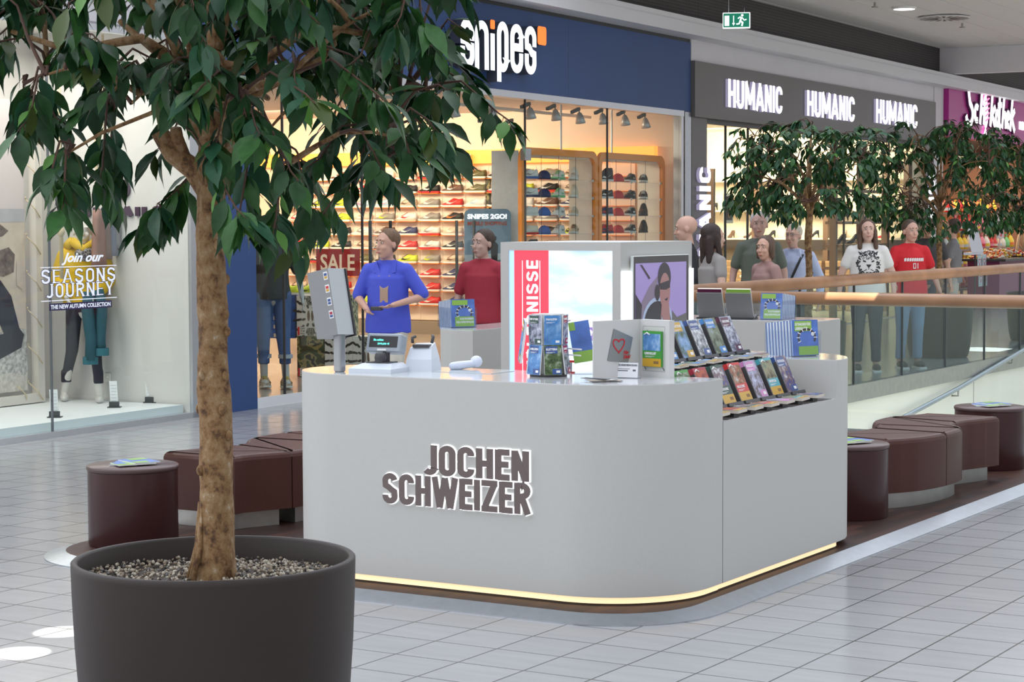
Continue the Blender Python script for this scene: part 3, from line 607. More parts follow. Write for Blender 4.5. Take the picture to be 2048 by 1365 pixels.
# exit sign
GRN=M('exit green',(.0,.20,.12),.4,emit=(0,.22,.12),es=.35); EXW=M('exit white',(.9,.95,.95),.4,emit=(.9,.95,.95),es=.6)
def exit_sign(label,loc,rot,sc_=1.0):
    t=thing('exit_sign',label,'exit sign',loc,rot)
    b=MB(); b.rbox(-.175*sc_,.175*sc_,-.035,.035,-.10*sc_,.10*sc_,.006); b.build('housing',EXW,t)
    b=MB(); b.box(-.165*sc_,.165*sc_,-.038,-.034,-.088*sc_,.088*sc_); b.build('green_panel',GRN,t)
    Fm=front(0,-.039,0)
    b=MB(); k=sc_; b.add([(-.15*k,-.07*k,0),(-.09*k,-.07*k,0),(-.09*k,.06*k,0),(-.15*k,.06*k,0)],[(0,1,2,3)],0,Fm)
    ribbon(b,[(-.035*k,.06*k),(-.035*k,-.04*k)],.012*k,0,.002,Fm); b.add([(-.055*k,-.035*k,.002),(-.035*k,-.07*k,.002),(-.015*k,-.035*k,.002)],[(0,1,2)],0,Fm)
    ribbon(b,[(.065*k,.035*k),(.05*k,-.01*k),(.08*k,-.03*k),(.07*k,-.075*k)],.022*k,0,.002,Fm); ribbon(b,[(.05*k,-.01*k),(.035*k,-.045*k),(.0*k,-.05*k)],.018*k,0,.002,Fm)
    ribbon(b,[(.02*k,.02*k),(.045*k,.04*k),(.075*k,.03*k),(.10*k,.0),(.13*k,.01*k)],.015*k,0,.002,Fm); b.add([(.075*k+.017*k*math.cos(i*PI/5),.062*k+.017*k*math.sin(i*PI/5),.002) for i in range(10)],[tuple(range(10))],0,Fm)
    b.build('pictogram',EXW,t)
    b=MB(); b.tube([(-.10*k,0,.10*k),(-.10*k,0,.9)],.003,6); b.tube([(.10*k,0,.10*k),(.10*k,0,.16)],.003,6); b.build('suspension',ALU,t)
    return t
# ------------------------------------------------------------------ shoes, caps and boxes
def loft(b,secs,mi,M4=None,smooth=True):
    n=len(secs[0]); vs=[p for s_ in secs for p in s_]; fs=[]
    for k in range(len(secs)-1):
        for i in range(n): j=(i+1)%n; fs.append((k*n+i,k*n+j,(k+1)*n+j,(k+1)*n+i))
    fs.append(tuple(range(n))[::-1]); fs.append(tuple((len(secs)-1)*n+i for i in range(n)))
    b.add(vs,fs,mi,M4,smooth)
def shoe_meshes(high=False):
    # toe towards -x, heel +x, length .29, sole bottom z=0
    def wid(t): return .030+.022*math.sin(PI*min(1,max(0,t*.9+.12)))*(1.0 if t<.75 else .92)
    so=MB(); secs=[]
    for i in range(11):
        t=i/10; x=-.145+.29*t; w_=wid(t)*(.55 if i==0 else .8 if i==10 else 1)+.003; up=.012*max(0,(.2-t)/.2)
        secs.append([(x,-w_,up),(x,w_,up),(x,w_+.002,.022+up*.5),(x,-w_-.002,.022+up*.5)])
    loft(so,secs,0,None,False)
    up=MB(); secs=[]
    H=[.030,.042,.050,.058,.070,.088,.102,.098,.090,.092,.098] if not high else [.030,.042,.052,.062,.080,.105,.135,.150,.150,.150,.152]
    for i in range(11):
        t=i/10; x=-.140+.28*t; w_=wid(t)*(.5 if i==0 else .82 if i==10 else 1); h=H[i]; tw=w_*(.55 if t<.5 else .68)
        secs.append([(x,-w_,.020),(x,w_,.020),(x,w_*.98,.02+(h-.02)*.45),(x,tw,.02+(h-.02)*.85),(x,tw*.4,h),(x,-tw*.4,h),(x,-tw,.02+(h-.02)*.85),(x,-w_*.98,.02+(h-.02)*.45)])
    loft(up,secs,0)
    ac=MB()
    for s_ in (-1,1):  # curved side stripe and lace bars
        y=s_*.0535
        ac.add([(-.055,y,.042),(.0,y*.99,.034),(.055,y*.96,.058),(.105,y*.86,.080),(.05,y*.97,.052),(.005,y*.99,.050),(-.03,y*1.0,.060)],[(0,1,2,3,4,5,6)],0)
    for q in range(4): x=-.055+q*.022; z=.064+q*.011; ac.tube([(x,-.022,z),(x,0,z+.006),(x,.022,z)],.0035,5,0)
    return so,up,ac
def mesh_of(mb,name,nm=1):
    o=mb.build(name,[None]*nm); me=o.data; bpy.data.objects.remove(o); return me
_so,_up,_ac=shoe_meshes(); _so2,_up2,_ac2=shoe_meshes(True)
SHM={False:[mesh_of(m,'shoe_'+k) for m,k in ((_so,'sole'),(_up,'upper'),(_ac,'stripe'))],True:[mesh_of(m,'boot_'+k) for m,k in ((_so2,'sole'),(_up2,'upper'),(_ac2,'stripe'))]}
CC={'white':(.78,.78,.76),'grey':(.30,.28,.26),'black':(.02,.02,.022),'navy':(.035,.04,.13),'red':(.62,.03,.03),'orange':(.8,.2,.03),'brown':(.16,.08,.05),'beige':(.62,.50,.38),'neon yellow':(.60,.72,.03),'yellow':(.8,.6,.05),
    'blue':(.06,.14,.42),'teal':(.03,.17,.2),'olive':(.14,.13,.05),'purple':(.28,.05,.30),'light blue':(.45,.6,.75),'pink':(.8,.25,.4),'cream':(.78,.70,.58),'green':(.2,.6,.25)}
def CM(n): return M('fabric '+n,CC[n],.55)
def shoe(label,loc_s,rot,up,sole='white',acc='white',high=False,group=None,scale=1.0,name='shoe'):
    t=thing(name,label,'shoe',M4=SHOP@Matrix.Translation(loc_s)@Matrix.Rotation(rot,4,'Z')@Matrix.Scale(scale,4),group=group)
    for me,nm,c in zip(SHM[high],('sole','upper','stripe'),(sole,up,acc)):
        o=bpy.data.objects.new(nm,me); C.objects.link(o); o.parent=t; o.material_slots[0].link='OBJECT'; o.material_slots[0].material=CM(c)
    return t
cm=MB(); secs=[]
for k in range(5):
    a=PI/2*k/5; r=.085*math.cos(a); z=.02+.095*math.sin(a); secs.append([(r*math.cos(i*PI/6),r*math.sin(i*PI/6),z) for i in range(12)])
loft(cm,[[(.087*math.cos(i*PI/6),.087*math.sin(i*PI/6),0) for i in range(12)]]+secs,0); cm.ell((0,0,.115),(.008,.008,.005),6,4,0)
cb=MB(); cb.prism([( .06,-.07),(.10,-.075),(.155,-.05),(.17,0),(.155,.05),(.10,.075),(.06,.07)],.0,.006,0)
CAPM=[mesh_of(cm,'cap_crown'),mesh_of(cb,'cap_brim')]
def cap(label,loc_s,rot,c1,c2,group=None):
    t=thing('baseball_cap',label,'cap',M4=SHOP@Matrix.Translation(loc_s)@Matrix.Rotation(rot,4,'Z'),group=group)
    for me,nm,c in zip(CAPM,('crown','brim'),(c1,c2)):
        o=bpy.data.objects.new(nm,me); C.objects.link(o); o.parent=t; o.material_slots[0].link='OBJECT'; o.material_slots[0].material=CM(c)
ORD=['first','second','third','fourth','fifth','sixth','seventh','eighth','ninth','tenth','eleventh','twelfth','thirteenth','fourteenth','fifteenth']
ORDX=ORD+['sixteenth','seventeenth','eighteenth','nineteenth','twentieth','twenty-first','twenty-second']
ORG=M('orange lacquer',(.95,.25,.03),.35); ORGD=M('orange frame',(.95,.30,.04),.4)
# shoe wall at the end of the shop: 14 columns of 12 orange shelves
COLN=[-6.66,-6.24,-5.84,-5.44,-5.04,-4.64,-4.24,-3.84,-3.44,-3.04,-2.64,-2.24,-1.84,-1.44,-1.04]
ROWZ=[2.44-.212*i for i in range(10)]
styles=[('black','white','white'),('grey','white','neon yellow'),('black','red','white'),('white','white','grey'),('beige','white','brown'),('white','beige','red'),('brown','white','white'),('grey','white','white'),('olive','white','beige'),('navy','white','white'),('red','white','white'),('black','white','orange'),('white','red','grey'),('white','white','light blue'),('neon yellow','white','black'),('beige','white','white')]
shelf_mb=MB(); shelf_mb.rbox(-.18,.18,-.06,.06,0,.012,.01); SHELF=mesh_of(shelf_mb,'shelf')
for ci,n_ in enumerate(COLN):
    bay=thing('shoe_display_bay','cream bay with orange shelves, %s column from left of the shoe wall'%ORD[ci],'display wall',M4=SHOP@Matrix.Translation((n_,10.68,0)),group='bays of the shoe wall')
    b=MB(); b.rbox(-.198,.198,-.03,-.004,.30,2.62,.003); b.build('back_panel',M('bay panel cream',(.88,.74,.62),.5),bay)
    for ri,z in enumerate(ROWZ):
        o=bpy.data.objects.new('shelf',SHELF); C.objects.link(o); o.parent=bay; o.location=(0,-.09,z-.012); o.material_slots[0].link='OBJECT'; o.material_slots[0].material=ORG
        if ci>=13 : continue
        st=styles[(ri//2*5+ci*3+(ri*ci)%2)%len(styles)]
        if ri in (2,7) and ci in (3,4): st=('light blue','white','pink')
        if ci in (1,2) and ri in (2,3): st=('neon yellow','white','black')
        if ci in (6,7) and ri>6: st=('red','white','white') if ci==6 else ('navy','white','white')
        shoe('%s trainer on shoe wall, %s row from top, %s column from left'%(st[0],ORD[ri],ORD[ci]),(n_,10.59,z),0,st[0],st[1],st[2],False,'trainers on the shoe wall',1.28)
b=MB(); b.box(-7.6,-.5,10.55,10.679,2.66,2.86,0); b.box(-7.6,-.5,10.5,10.679,.09,.28,1)
hb=thing('wall_canopy','glowing orange band running above the shoe wall','light band',M4=SHOP); b.build('orange_band',[M('orange glow band',(1,.35,.06),.5,emit=(1,.33,.05),es=.9),M('wall base',(.3,.25,.2),.5)],hb)
# display vitrines right at the glass
v=thing('display_vitrine','orange framed two-bay display vitrine full of trainers and caps behind the window','display cabinet',M4=SHOP@Matrix.Translation((-.30,6.13,.09)))
VS=[(.0,2.17),(2.20,4.36)]
def frame_rr(b,s0,s1,z0,z1,wt_,r,x0,x1):
    o=rrect(s0,s1,z0,z1,[0,0,r,r],8); i_=rrect(s0+wt_,s1-wt_,z0+wt_,z1-wt_,[0,0,max(.01,r-wt_*.4),max(.01,r-wt_*.4)],8)
    n=min(len(o),len(i_)); o=o[:n];i_=i_[:n]
    vs=[(x1,y,z) for y,z in o]+[(x1,y,z) for y,z in i_]+[(x0,y,z) for y,z in o]+[(x0,y,z) for y,z in i_]; fs=[]
    for q in range(n): p_=(q+1)%n; fs+=[(q,p_,n+p_,n+q),(2*n+q,q,p_,2*n+p_)[::-1],(n+q,n+p_,3*n+p_,3*n+q)[::-1],(2*n+p_,2*n+q,3*n+q,3*n+p_)[::-1]]
    b.add(vs,fs)
for s0,s1 in VS:
    b=MB(); frame_rr(b,s0,s1,0,2.62,.085,.16,-.05,.0); b.build('orange_frame',ORGD,v)
    b=MB(); b.box(-.42,-.05,s0,s0+.02,0,2.58,0); b.box(-.42,-.05,s1-.02,s1,0,2.58,1); b.box(-.42,-.05,s0+.02,s1-.02,2.52,2.56,1)
    b.build('side_panels',[M('vitrine grey',(.42,.43,.46),.4),M('vitrine inside',(.85,.78,.70),.5)],v)
    for z in (2.24,2.01,1.775,1.54,1.30,1.05):
        b=MB(); b.box(-.40,-.03,s0+.03,s1-.03,z-.006,z); 
        b.build('glass_shelf',ACRYL,v)
        b=MB()
        for y in (s0+.1,(s0+s1)/2,s1-.1): b.cyl(-.03,y,z-.02,z+.01,.014,8)
        b.build('shelf_clamp',STEEL,v)
    b=MB()
    for y in (s0+.1,s0+.6,(s0+s1)/2,s1-.6,s1-.1): b.cyl(-.035,y,.9,2.53,.003,5)
    b.build('wires',DGREY,v)
bayn=['left','right']
items=[[[('s','white','blue','grey',0),('c','navy','navy'),('s','white','green','green',0),('s','white','white','beige',1)],[('s','white','navy','grey',0),('c','navy','navy'),('s','white','green','green',0),('s','cream','white','white',1)],[('s','white','white','white',0),('c','blue','red'),('s','white','white','grey',0),('s','beige','white','white',0)],[('s','cream','red','white',0),('c','blue','red'),('s','white','white','grey',0),('s','beige','white','brown',0)],[('s','black','white','white',1),('c','black','black'),('s','grey','white','white',0),('s','white','white','grey',0)]],
 [[('s','black','white','white',1),('c','red','red'),('s','black','white','grey',0),('s','black','white','white',0)],[('s','black','white','white',0),('c','red','red'),('s','black','black','grey',0),('s','black','white','white',0)],[('s','navy','white','red',0),('c','red','red'),('s','black','white','white',0),('s','black','black','brown',1)],[('s','red','navy','navy',0),('c','red','red'),('s','black','white','white',0),('s','black','black','black',1)],[('s','navy','white','red',0),('c','black','red'),('s','black','white','white',0),('s','brown','white','white',0)]]]
for bi,(s0,s1) in enumerate(VS):
    for ri,z in enumerate((2.24,2.01,1.775,1.54,1.30)):
        for ii,it in enumerate(items[bi][ri]):
            s_=6.13+s0+.42+ii*.44; lab='%s shelf, %s bay of the orange vitrine, %s from its left'%(ORD[ri],bayn[bi],ORD[ii])
            if it[0]=='s': shoe('%s trainer, %s'%(it[1],lab),(-.45,s_,z+.09),PI/2*(1 if ii%2 else 1)+.25*(ii-1.5),it[1],it[2],it[3],bool(it[4]),'trainers in the vitrine',1.2)
            else: cap('%s cap, %s'%(it[1],lab),(-.42,s_-.02,z+.09),.9,it[1],it[2],'caps in the vitrine')
# spotlights on ceiling tracks
LHEAD=MB(); LHEAD.lathe([(.02,.14),(.035,.12),(.055,.06),(.07,.0),(.06,.0),(.05,.02),(.0,.02)],18,0); LH=mesh_of(LHEAD,'spot_head')
LB=MB(); LB.box(-.02,.02,-.22,.0,.17,.21,0); LB.cyl(0,0,.12,.19,.008,8,0); LBm=mesh_of(LB,'spot_arm')
LD=MB(); LD.cyl(0,0,.004,.012,.048,16,0); LDm=mesh_of(LD,'spot_lens')
SILV=M('spot silver',(.55,.55,.58),.35,.6); LENS=M('spot lens lit',(1,1,1),.4,emit=(1,.93,.8),es=4)
for i,(s_,z_,n_) in enumerate(((4.70,3.02,-.42),(5.62,3.04,-.42),(6.62,3.08,-.42),(7.32,3.09,-.42),(8.02,3.08,-.42),(8.72,3.10,-.42),(9.42,3.11,-.42),(10.10,3.10,-.42),(7.3,2.96,-1.4),(8.0,2.96,-1.4))):
    t=thing('ceiling_spotlight','silver lit spotlight, %s from the left under the shoe shop ceiling'%ORD[i] if n_>-1 else 'dark unlit spotlight, %s of the deeper pair in the shoe shop'%('left' if i==8 else 'right'),'spotlight',M4=SHOP@Matrix.Translation((n_,s_,z_))@Matrix.Rotation(.25,4,'X'),group='spotlights behind the shoe shop window')
    for me,nm,mt in ((LH,'lamp_head',SILV if n_>-1 else DGREY),(LBm,'driver_box',DGREY),(LDm,'lens',LENS if n_>-1 else BLACK)):
        o=bpy.data.objects.new(nm,me); C.objects.link(o); o.parent=t; o.material_slots[0].link='OBJECT'; o.material_slots[0].material=mt
tk=thing('lighting_track','pair of pale ceiling tracks carrying the shoe shop spotlights','light track',M4=SHOP); b=MB(); b.box(-.45,-.39,.3,10.3,3.30,3.34); b.build('track',WHITE,tk); b=MB(); b.box(-1.43,-1.37,.3,10.3,3.26,3.30); b.build('track',WHITE,tk)
for s_ in (8.6,10.2):
    b=MB(); b.cyl(0,0,2.62,3.4,.015,8); o=b.build('hanging_rod',ALU,M4=SHOP@Matrix.Translation((-1.0,s_,0))); tag(o,'thin steel rod hanging above the %s bay of the orange vitrine'%('left' if s_<9 else 'right'),'rod')
# shoe boxes and patterned cubes by the entrance
BOXB=M('blue shoebox',(.03,.11,.42),.5); LBL=M('box label cream',(.75,.66,.5),.5); REDT=M('red tag',(.75,.03,.03),.5)
for i in range(5):
    t=thing('shoe_box','blue shoe box with red tag, %s from the top of its stack'%ORD[i],'shoe box',M4=SHOP@Matrix.Translation((-1.47,2.68,.90-.096*i-.0))@Matrix.Rotation(.35,4,'Z'),group='stack of blue shoe boxes')
    b=MB(); b.box(-.15,.15,-.10,.10,0,.094); b.build('carton',BOXB,t); b=MB(); b.box(-.152,.152,-.102,.102,.062,.093); b.build('lid',M('blue shoebox lid',(.035,.13,.5),.5),t)
    b=MB(); b.box(-.09,.02,-.104,-.102,.012,.052); b.build('size_label',LBL,t); b=MB(); b.box(.05,.10,-.106,-.102,.045,.093); b.build('red_tag',REDT,t)
def blotch_mat(name,cols,scale):
    m=bpy.data.materials.new(name); m.use_nodes=True; nt=m.node_tree; p=nt.nodes['Principled BSDF']
    tc=nt.nodes.new('ShaderNodeTexCoord'); n=nt.nodes.new('ShaderNodeTexNoise'); n.inputs['Scale'].default_value=scale; n.inputs['Detail'].default_value=2
    r=nt.nodes.new('ShaderNodeValToRGB'); r.color_ramp.interpolation='CONSTANT'; e=r.color_ramp.elements; k=len(cols)
    e[0].color=(*cols[0],1); e[0].position=0; e[1].color=(*cols[1],1); e[1].position=.42
    for q in range(2,k): x=e.new(.42+(.25/(k-1))*(q-1)); x.color=(*cols[q],1)
    nt.links.new(tc.outputs['Object'],n.inputs['Vector']); nt.links.new(n.outputs['Fac'],r.inputs[0]); nt.links.new(r.outputs[0],p.inputs['Base Color']); return m
CAMO=blotch_mat('camouflage brown',[(.06,.045,.02),(.05,.07,.02),(.30,.24,.09),(.03,.025,.015)],9); CAMO2=blotch_mat('camouflage green',[(.02,.07,.035),(.50,.47,.33),(.02,.10,.05),(.015,.03,.02)],12)
PRW=M('cube white',(.78,.76,.72),.5); PRB=M('cube print dark',(.05,.04,.03),.5)
def cube(label,n_,s_,z,w_,h,kind,rot=.35):
    t=thing('display_cube',label,'display cube',M4=SHOP@Matrix.Translation((n_,s_,z))@Matrix.Rotation(rot,4,'Z'))
    b=MB(); b.box(-w_/2,w_/2,-w_/2,w_/2,0,h); b.build('cube',{'w':PRW,'c':CAMO,'g':CAMO2}[kind],t)
    y=-w_/2-.002; F_=front(0,y,0)
    if kind=='w':
        b=MB()
        for r_,cnt,sz in ((.10,8,.032),(.165,12,.045),(.225,14,.05)):
            for q in range(cnt):
                a=2*PI*(q+.5)/cnt; c_=math.cos(a);s2=math.sin(a); x,zz=r_*c_*w_/.5,h/2+r_*s2*h/.5
                if abs(zz-h/2)>h*.44 or abs(x)>w_*.45: continue
                d=.011; b.add([(x-s2*d,zz+c_*d,0),(x+s2*d,zz-c_*d,0),(x+c_*sz+s2*d*1.4,zz+s2*sz-c_*d*1.4,0),(x+c_*sz*1.4,zz+s2*sz*1.4,0),(x+c_*sz-s2*d*1.0,zz+s2*sz+c_*d*1.0,0)],[(0,1,2,3,4)],0,F_)
        for x in (-.022,.022): b.add([(x+.015*math.cos(a*PI/6),h/2+.06*math.sin(a*PI/6),.001) for a in range(12)],[tuple(range(12))],1,F_)
        b.build('burst_print',[PRB,M('cube print brown',(.18,.10,.05),.5)],t)
        b=MB()
        for z0,z1 in ((0.005,h*.2),(h*.76,h-.005)): b.box(-.035,.035,y-.002,y,z0,z1)
        b.build('camouflage_stripe',blotch_mat('cam s',[(.3,.28,.22),(.1,.09,.07),(.4,.38,.3),(.05,.04,.03)],30),t)
    b=MB(); b.box(-w_/2+.01,-w_/2+.10,y-.003,y-.001,.01,.10,0); b.box(-w_/2+.01,-w_/2+.03,y-.004,y-.003,.01,.10,1)
    lb=b.build('corner_label',[PRW,REDT],t)
    for q,tx in enumerate(('OFF','THE','WALL')): put_text(lb,'print',tx,-w_/2+.04,-w_/2+.09,.072-.027*q,.018,front(0,y-.004,0),PRB,.0005,.0006)
    return t
cube('white display cube printed with a burst of small shoes, upper left of the pile',-1.15,2.80,.545,.31,.445,'w'); cube('brown camouflage display cube at the bottom left of the pile',-1.15,2.80,.09,.31,.45,'c')
cube('green camouflage display cube beside the upper burst-print cube',-.855,2.905,.545,.31,.445,'g'); cube('white burst-print display cube, lower row of the pile',-.855,2.905,.09,.31,.45,'w')
cube('white burst-print display cube at the lower right end of the pile',-.56,3.01,.09,.31,.45,'w')
shoe('neon yellow and black running shoe on the display cubes, left of the pair',(-1.42,2.62,.998),.3,'neon yellow','white','black',False,'neon running shoes on the cubes',1.05)
shoe('neon yellow and black running shoe on the display cubes, right of the pair',(-1.20,2.72,.998),.3,'neon yellow','white','black',False,'neon running shoes on the cubes',1.05)
shoe('tan high-top shoe standing on the display cubes',(-.98,2.86,.998),1.2,'beige','cream','cream',True,None,1.1)
# door furniture, anti-theft gates, signs
for i,(s_,nm) in enumerate(((2.16,'left'),(4.05,'right'))):
    t=thing('security_gate','clear anti-theft gate with dark posts just inside the shoe shop entrance, '+nm+' one','security gate',M4=SHOP@Matrix.Translation((-.35,s_+.55,.09)))
    b=MB(); b.cyl(0,-.0,0,1.72,.018,10); b.build('post',DGREY,t); b=MB(); b.cyl(0,.42,0,1.72,.018,10); b.build('post',DGREY,t); b=MB(); b.box(-.006,.006,.02,.40,.12,1.65); b.build('panel',ACRYL,t)
for s_ in (2.28,2.42,4.36,4.50):
    t=thing('door_handle','vertical brushed steel bar handle %s on the shoe shop glass door'%{2.28:'first from the left',2.42:'second from the left',4.36:'second from the right',4.50:'first from the right'}[s_],'door handle',M4=SHOP@Matrix.Translation((.04,s_,.9)),group='steel handles on the glass doors')
    b=MB(); b.cyl(0,0,0,.72,.018,12); b.build('bar',STEEL,t); b=MB(); b.tube([(-.07,0,.1),(0,0,.1)],.008,6); b.build('mount',STEEL,t); b=MB(); b.tube([(-.07,0,.62),(0,0,.62)],.008,6); b.build('mount',STEEL,t)
t=thing('glass_clamp','square brushed steel corner clamp on the shoe shop glass','glass fitting',M4=SHOP@Matrix.Translation((-.04,5.73,2.60)))
b=MB(); b.box(-.03,.03,-.06,.10,-.07,.07); b.build('clamp',STEEL,t)
t=thing('poster_stand','mobile shopping poster on a stand with two people on a blue road scene','poster',M4=SHOP@Matrix.Translation((-.6,5.80,.09))@Matrix.Rotation(-.75,4,'Z'))
b=MB(); b.prism([(x,z) for x,z in rrect(-.30,.30,.92,1.86,[0,0,.08,.08],5)],0,.02,0,side(0,0,0)); b.build('board',M('poster steel blue',(.17,.24,.32),.5),t)
SP=side(.022,0,0)
b=MB(); b.add([(-.30,1.0,0),(.30,1.0,0),(.30,1.25,0),(-.30,1.2,0)],[(0,1,2,3)],0,SP); b.add([(-.30,1.2,0),(.30,1.25,0),(.30,1.32,0),(-.30,1.30,0)],[(0,1,2,3)],1,SP)
for x,c in ((-.13,2),(.08,3)):
    b.add([(x-.035,1.18,.001),(x+.035,1.18,.001),(x+.05,1.42,.001),(x,1.47,.001),(x-.05,1.42,.001)],[(0,1,2,3,4)],c,SP); b.add([(x+.03*math.cos(q*PI/5),1.50+.035*math.sin(q*PI/5),.001) for q in range(10)],[tuple(range(10))],c,SP)
b.tube([(.024,-.10,1.4),(.024,-.17,1.55)],.012,5,2); pp=b.build('picture',[M('road grey',(.10,.12,.14),.6),M('horizon pale',(.4,.45,.5),.6),REDT,BLACK],t)
put_text(pp,'title','SNIPES 2GO!',-.26,.24,1.74,.055,SP,TXW,.001,.003); put_text(pp,'title','MOBILE SHOPPING',-.26,.24,1.66,.045,SP,M('print rust',(.35,.08,.05),.5),.001,.002)
b=MB(); b.cyl(0,-.2,0,.92,.012,8); b.cyl(0,.2,0,.92,.012,8); b.box(-.15,.15,-.28,.28,0,.012); b.build('stand',DGREY,t)
t=thing('sale_sign','dark red SALE sign among the lower shoe shelves','sign',M4=SHOP@Matrix.Translation((-4.2,8.0,1.22))@Matrix.Rotation(-PI/2,4,'Z'))
b=MB(); b.box(0,.02,-.36,.36,-.18,.20); b.cyl(.01,0,-1.1,-.18,.012,8); b.build('board',M('sale red',(.30,.02,.03),.5),t); put_text(t,'lettering','SALE',-.28,.28,-.10,.22,side(.022,0,0),M('sale letters',(.85,.82,.75),.5),.002,.006)
t=thing('wall_sign','small cream and red OFF THE WALL sign above the shoe shelves','sign',M4=SHOP@Matrix.Translation((-3.62,10.5,2.50))@Matrix.Rotation(-PI/2,4,'Z'))
b=MB(); b.box(0,.02,-.16,.16,0,.30,0); b.box(.02,.022,-.16,-.10,0,.30,1); b.build('board',[LBL,REDT],t)
for q,tx in enumerate(('OFF','THE','WALL')): put_text(t,'lettering',tx,-.06,.12,.20-.085*q,.06,side(.024,0,0),PRB,.001,.002)
t=thing('camouflage_pillar','narrow camouflage strip hanging between the columns of the shoe wall','decoration',M4=SHOP@Matrix.Translation((-3.24,10.62,.5)))
b=MB(); b.box(-.035,.035,-.02,.02,0,1.95); b.build('strip',CAMO,t)
# ------------------------------------------------------------------ left window: poster frame, ropes, letters, cards
t=thing('laced_poster','large beach photograph laced with cord into a white wooden frame in the left window','poster',M4=SHOP@Matrix.Translation((-1.45,-1.33,.13)))
WF=M('whitewashed wood',(.72,.66,.60),.6); 
b=MB(); b.box(-.04,.04,-.09,0,0,2.9); b.build('frame_post',WF,t); b=MB(); b.box(-.04,.04,-3.2,-.09,0,.08); b.build('frame_rail',WF,t)
SAND=M('photo sand',(.62,.52,.44),.7,var=.18,vscale=5); ROCK=M('photo rock',(.16,.12,.11),.8,var=.6,vscale=14); ROCKL=M('photo pale stone',(.50,.47,.46),.8,var=.45,vscale=26); SEA=M('photo sea',(.46,.44,.48),.7,var=.1,vscale=4); SKYP=M('photo sky',(.66,.58,.58),.7); JEAN=M('photo dark trousers',(.035,.035,.055),.8,var=.1,vscale=8)
SPF=side(.0,0,0)
b=MB(); b.add([(-3.2,.12,0),(-.20,.12,0),(-.20,2.8,0),(-3.2,2.8,0)],[(0,1,2,3)],0,SPF); b.build('print',SKYP,t)
b=MB()
def pf(pts,mi,lift): b.add([(x,y,lift) for x,y in pts],[tuple(range(len(pts)))],mi,SPF)
pf([(-3.2,.12),(-.20,.12),(-.20,1.68),(-3.2,1.66)],0,.002); pf([(-3.2,1.66),(-.2,1.68),(-.2,1.80),(-3.2,1.80)],1,.003)
pf([(-1.2,1.70),(-.85,1.76),(-.6,1.70),(-.42,1.60),(-.50,1.55),(-.8,1.50),(-1.2,1.5)],2,.004); pf([(-.62,1.30),(-.55,1.42),(-.42,1.45),(-.34,1.38),(-.36,1.22),(-.50,1.18),(-.6,1.2)],2,.004); pf([(-1.2,1.28),(-.9,1.30),(-.75,1.22),(-.9,1.15),(-1.2,1.15)],2,.004)
pf([(-1.3,.12),(-.20,.12),(-.20,.68),(-.35,.72),(-.6,.66),(-.9,.52),(-1.3,.44)],3,.005); pf([(-1.0,.12),(-.2,.12),(-.2,.26),(-.55,.30),(-.85,.22)],4,.006)
pf([(-1.3,.98),(-1.1,1.0),(-.88,1.12),(-.66,1.20),(-.54,1.15),(-.40,1.0),(-.30,.70),(-.5,.64),(-.62,.86),(-.75,.66),(-1.3,.55)],5,.007); pf([(-1.3,.56),(-.75,.62),(-.3,.70),(-.24,.64),(-.28,.52),(-.6,.42),(-1.3,.34)],5,.008); pf([(-.33,1.10),(-.25,1.06),(-.22,1.28),(-.32,1.34)],0,.008)
b.build('photograph',[SAND,SEA,ROCK,ROCKL,M('photo pale boulder',(.6,.55,.5),.8,var=.2,vscale=30),JEAN],t)
b=MB()
for q in range(8):
    z=.16+.34*q; b.tube([(.02,-.20,z+.03),(.06,-.12,z-.06),(.05,-.04,z-.14)],.006,5); b.tube([(.02,-.20,z+.03),(.03,-.215,z+.045),(.02,-.20,z+.05)],.006,5)
for q in range(6): b.tube([(.02,-.35-.4*q,.17),(.06,-.28-.4*q,.08),(.03,-.25-.4*q,.02)],.006,5)
CORD=M('hemp cord',(.62,.50,.34),.8); b.build('lacing',CORD,t)
for i,(s_,n_,z0) in enumerate(((-1.84,-.75,1.30),(-1.16,-.9,1.80))):
    b=MB(); b.tube([(0,0,z0),(0,.004,2.2),(0,0,3.5)],.017,8); b.ell((0,0,z0+.42+.2*i),(.035,.035,.05),8,6); 
    o=b.build('hanging_rope',CORD,M4=SHOP@Matrix.Translation((n_,s_,0))); tag(o,'knotted cream rope hanging %s in the left window'%('over the yellow jacket' if i==0 else 'right of the mannequin head'),'rope')
t=thing('wall_lettering','dark purple raised capital letters and ring logo on the cream partition of the left window','sign',M4=SHOP@Matrix.Translation((-1.42,-.925,1.86)))
PUR=M('aubergine letters',(.07,.035,.07),.5); b=MB(); strokes(b,'TOM TAILOR'.replace(' ',''),0,1.25,0,.085,front(0,0,0),.20,.12,.0,.02); b.build('letters',PUR,t)
b=MB(); pts=[(.62+.10*math.cos(q*PI/10),.25+.085*math.sin(q*PI/10)) for q in range(21)]; ribbon(b,pts,.02,0,.02,front(0,0,0)); b.build('ring_logo',PUR,t)
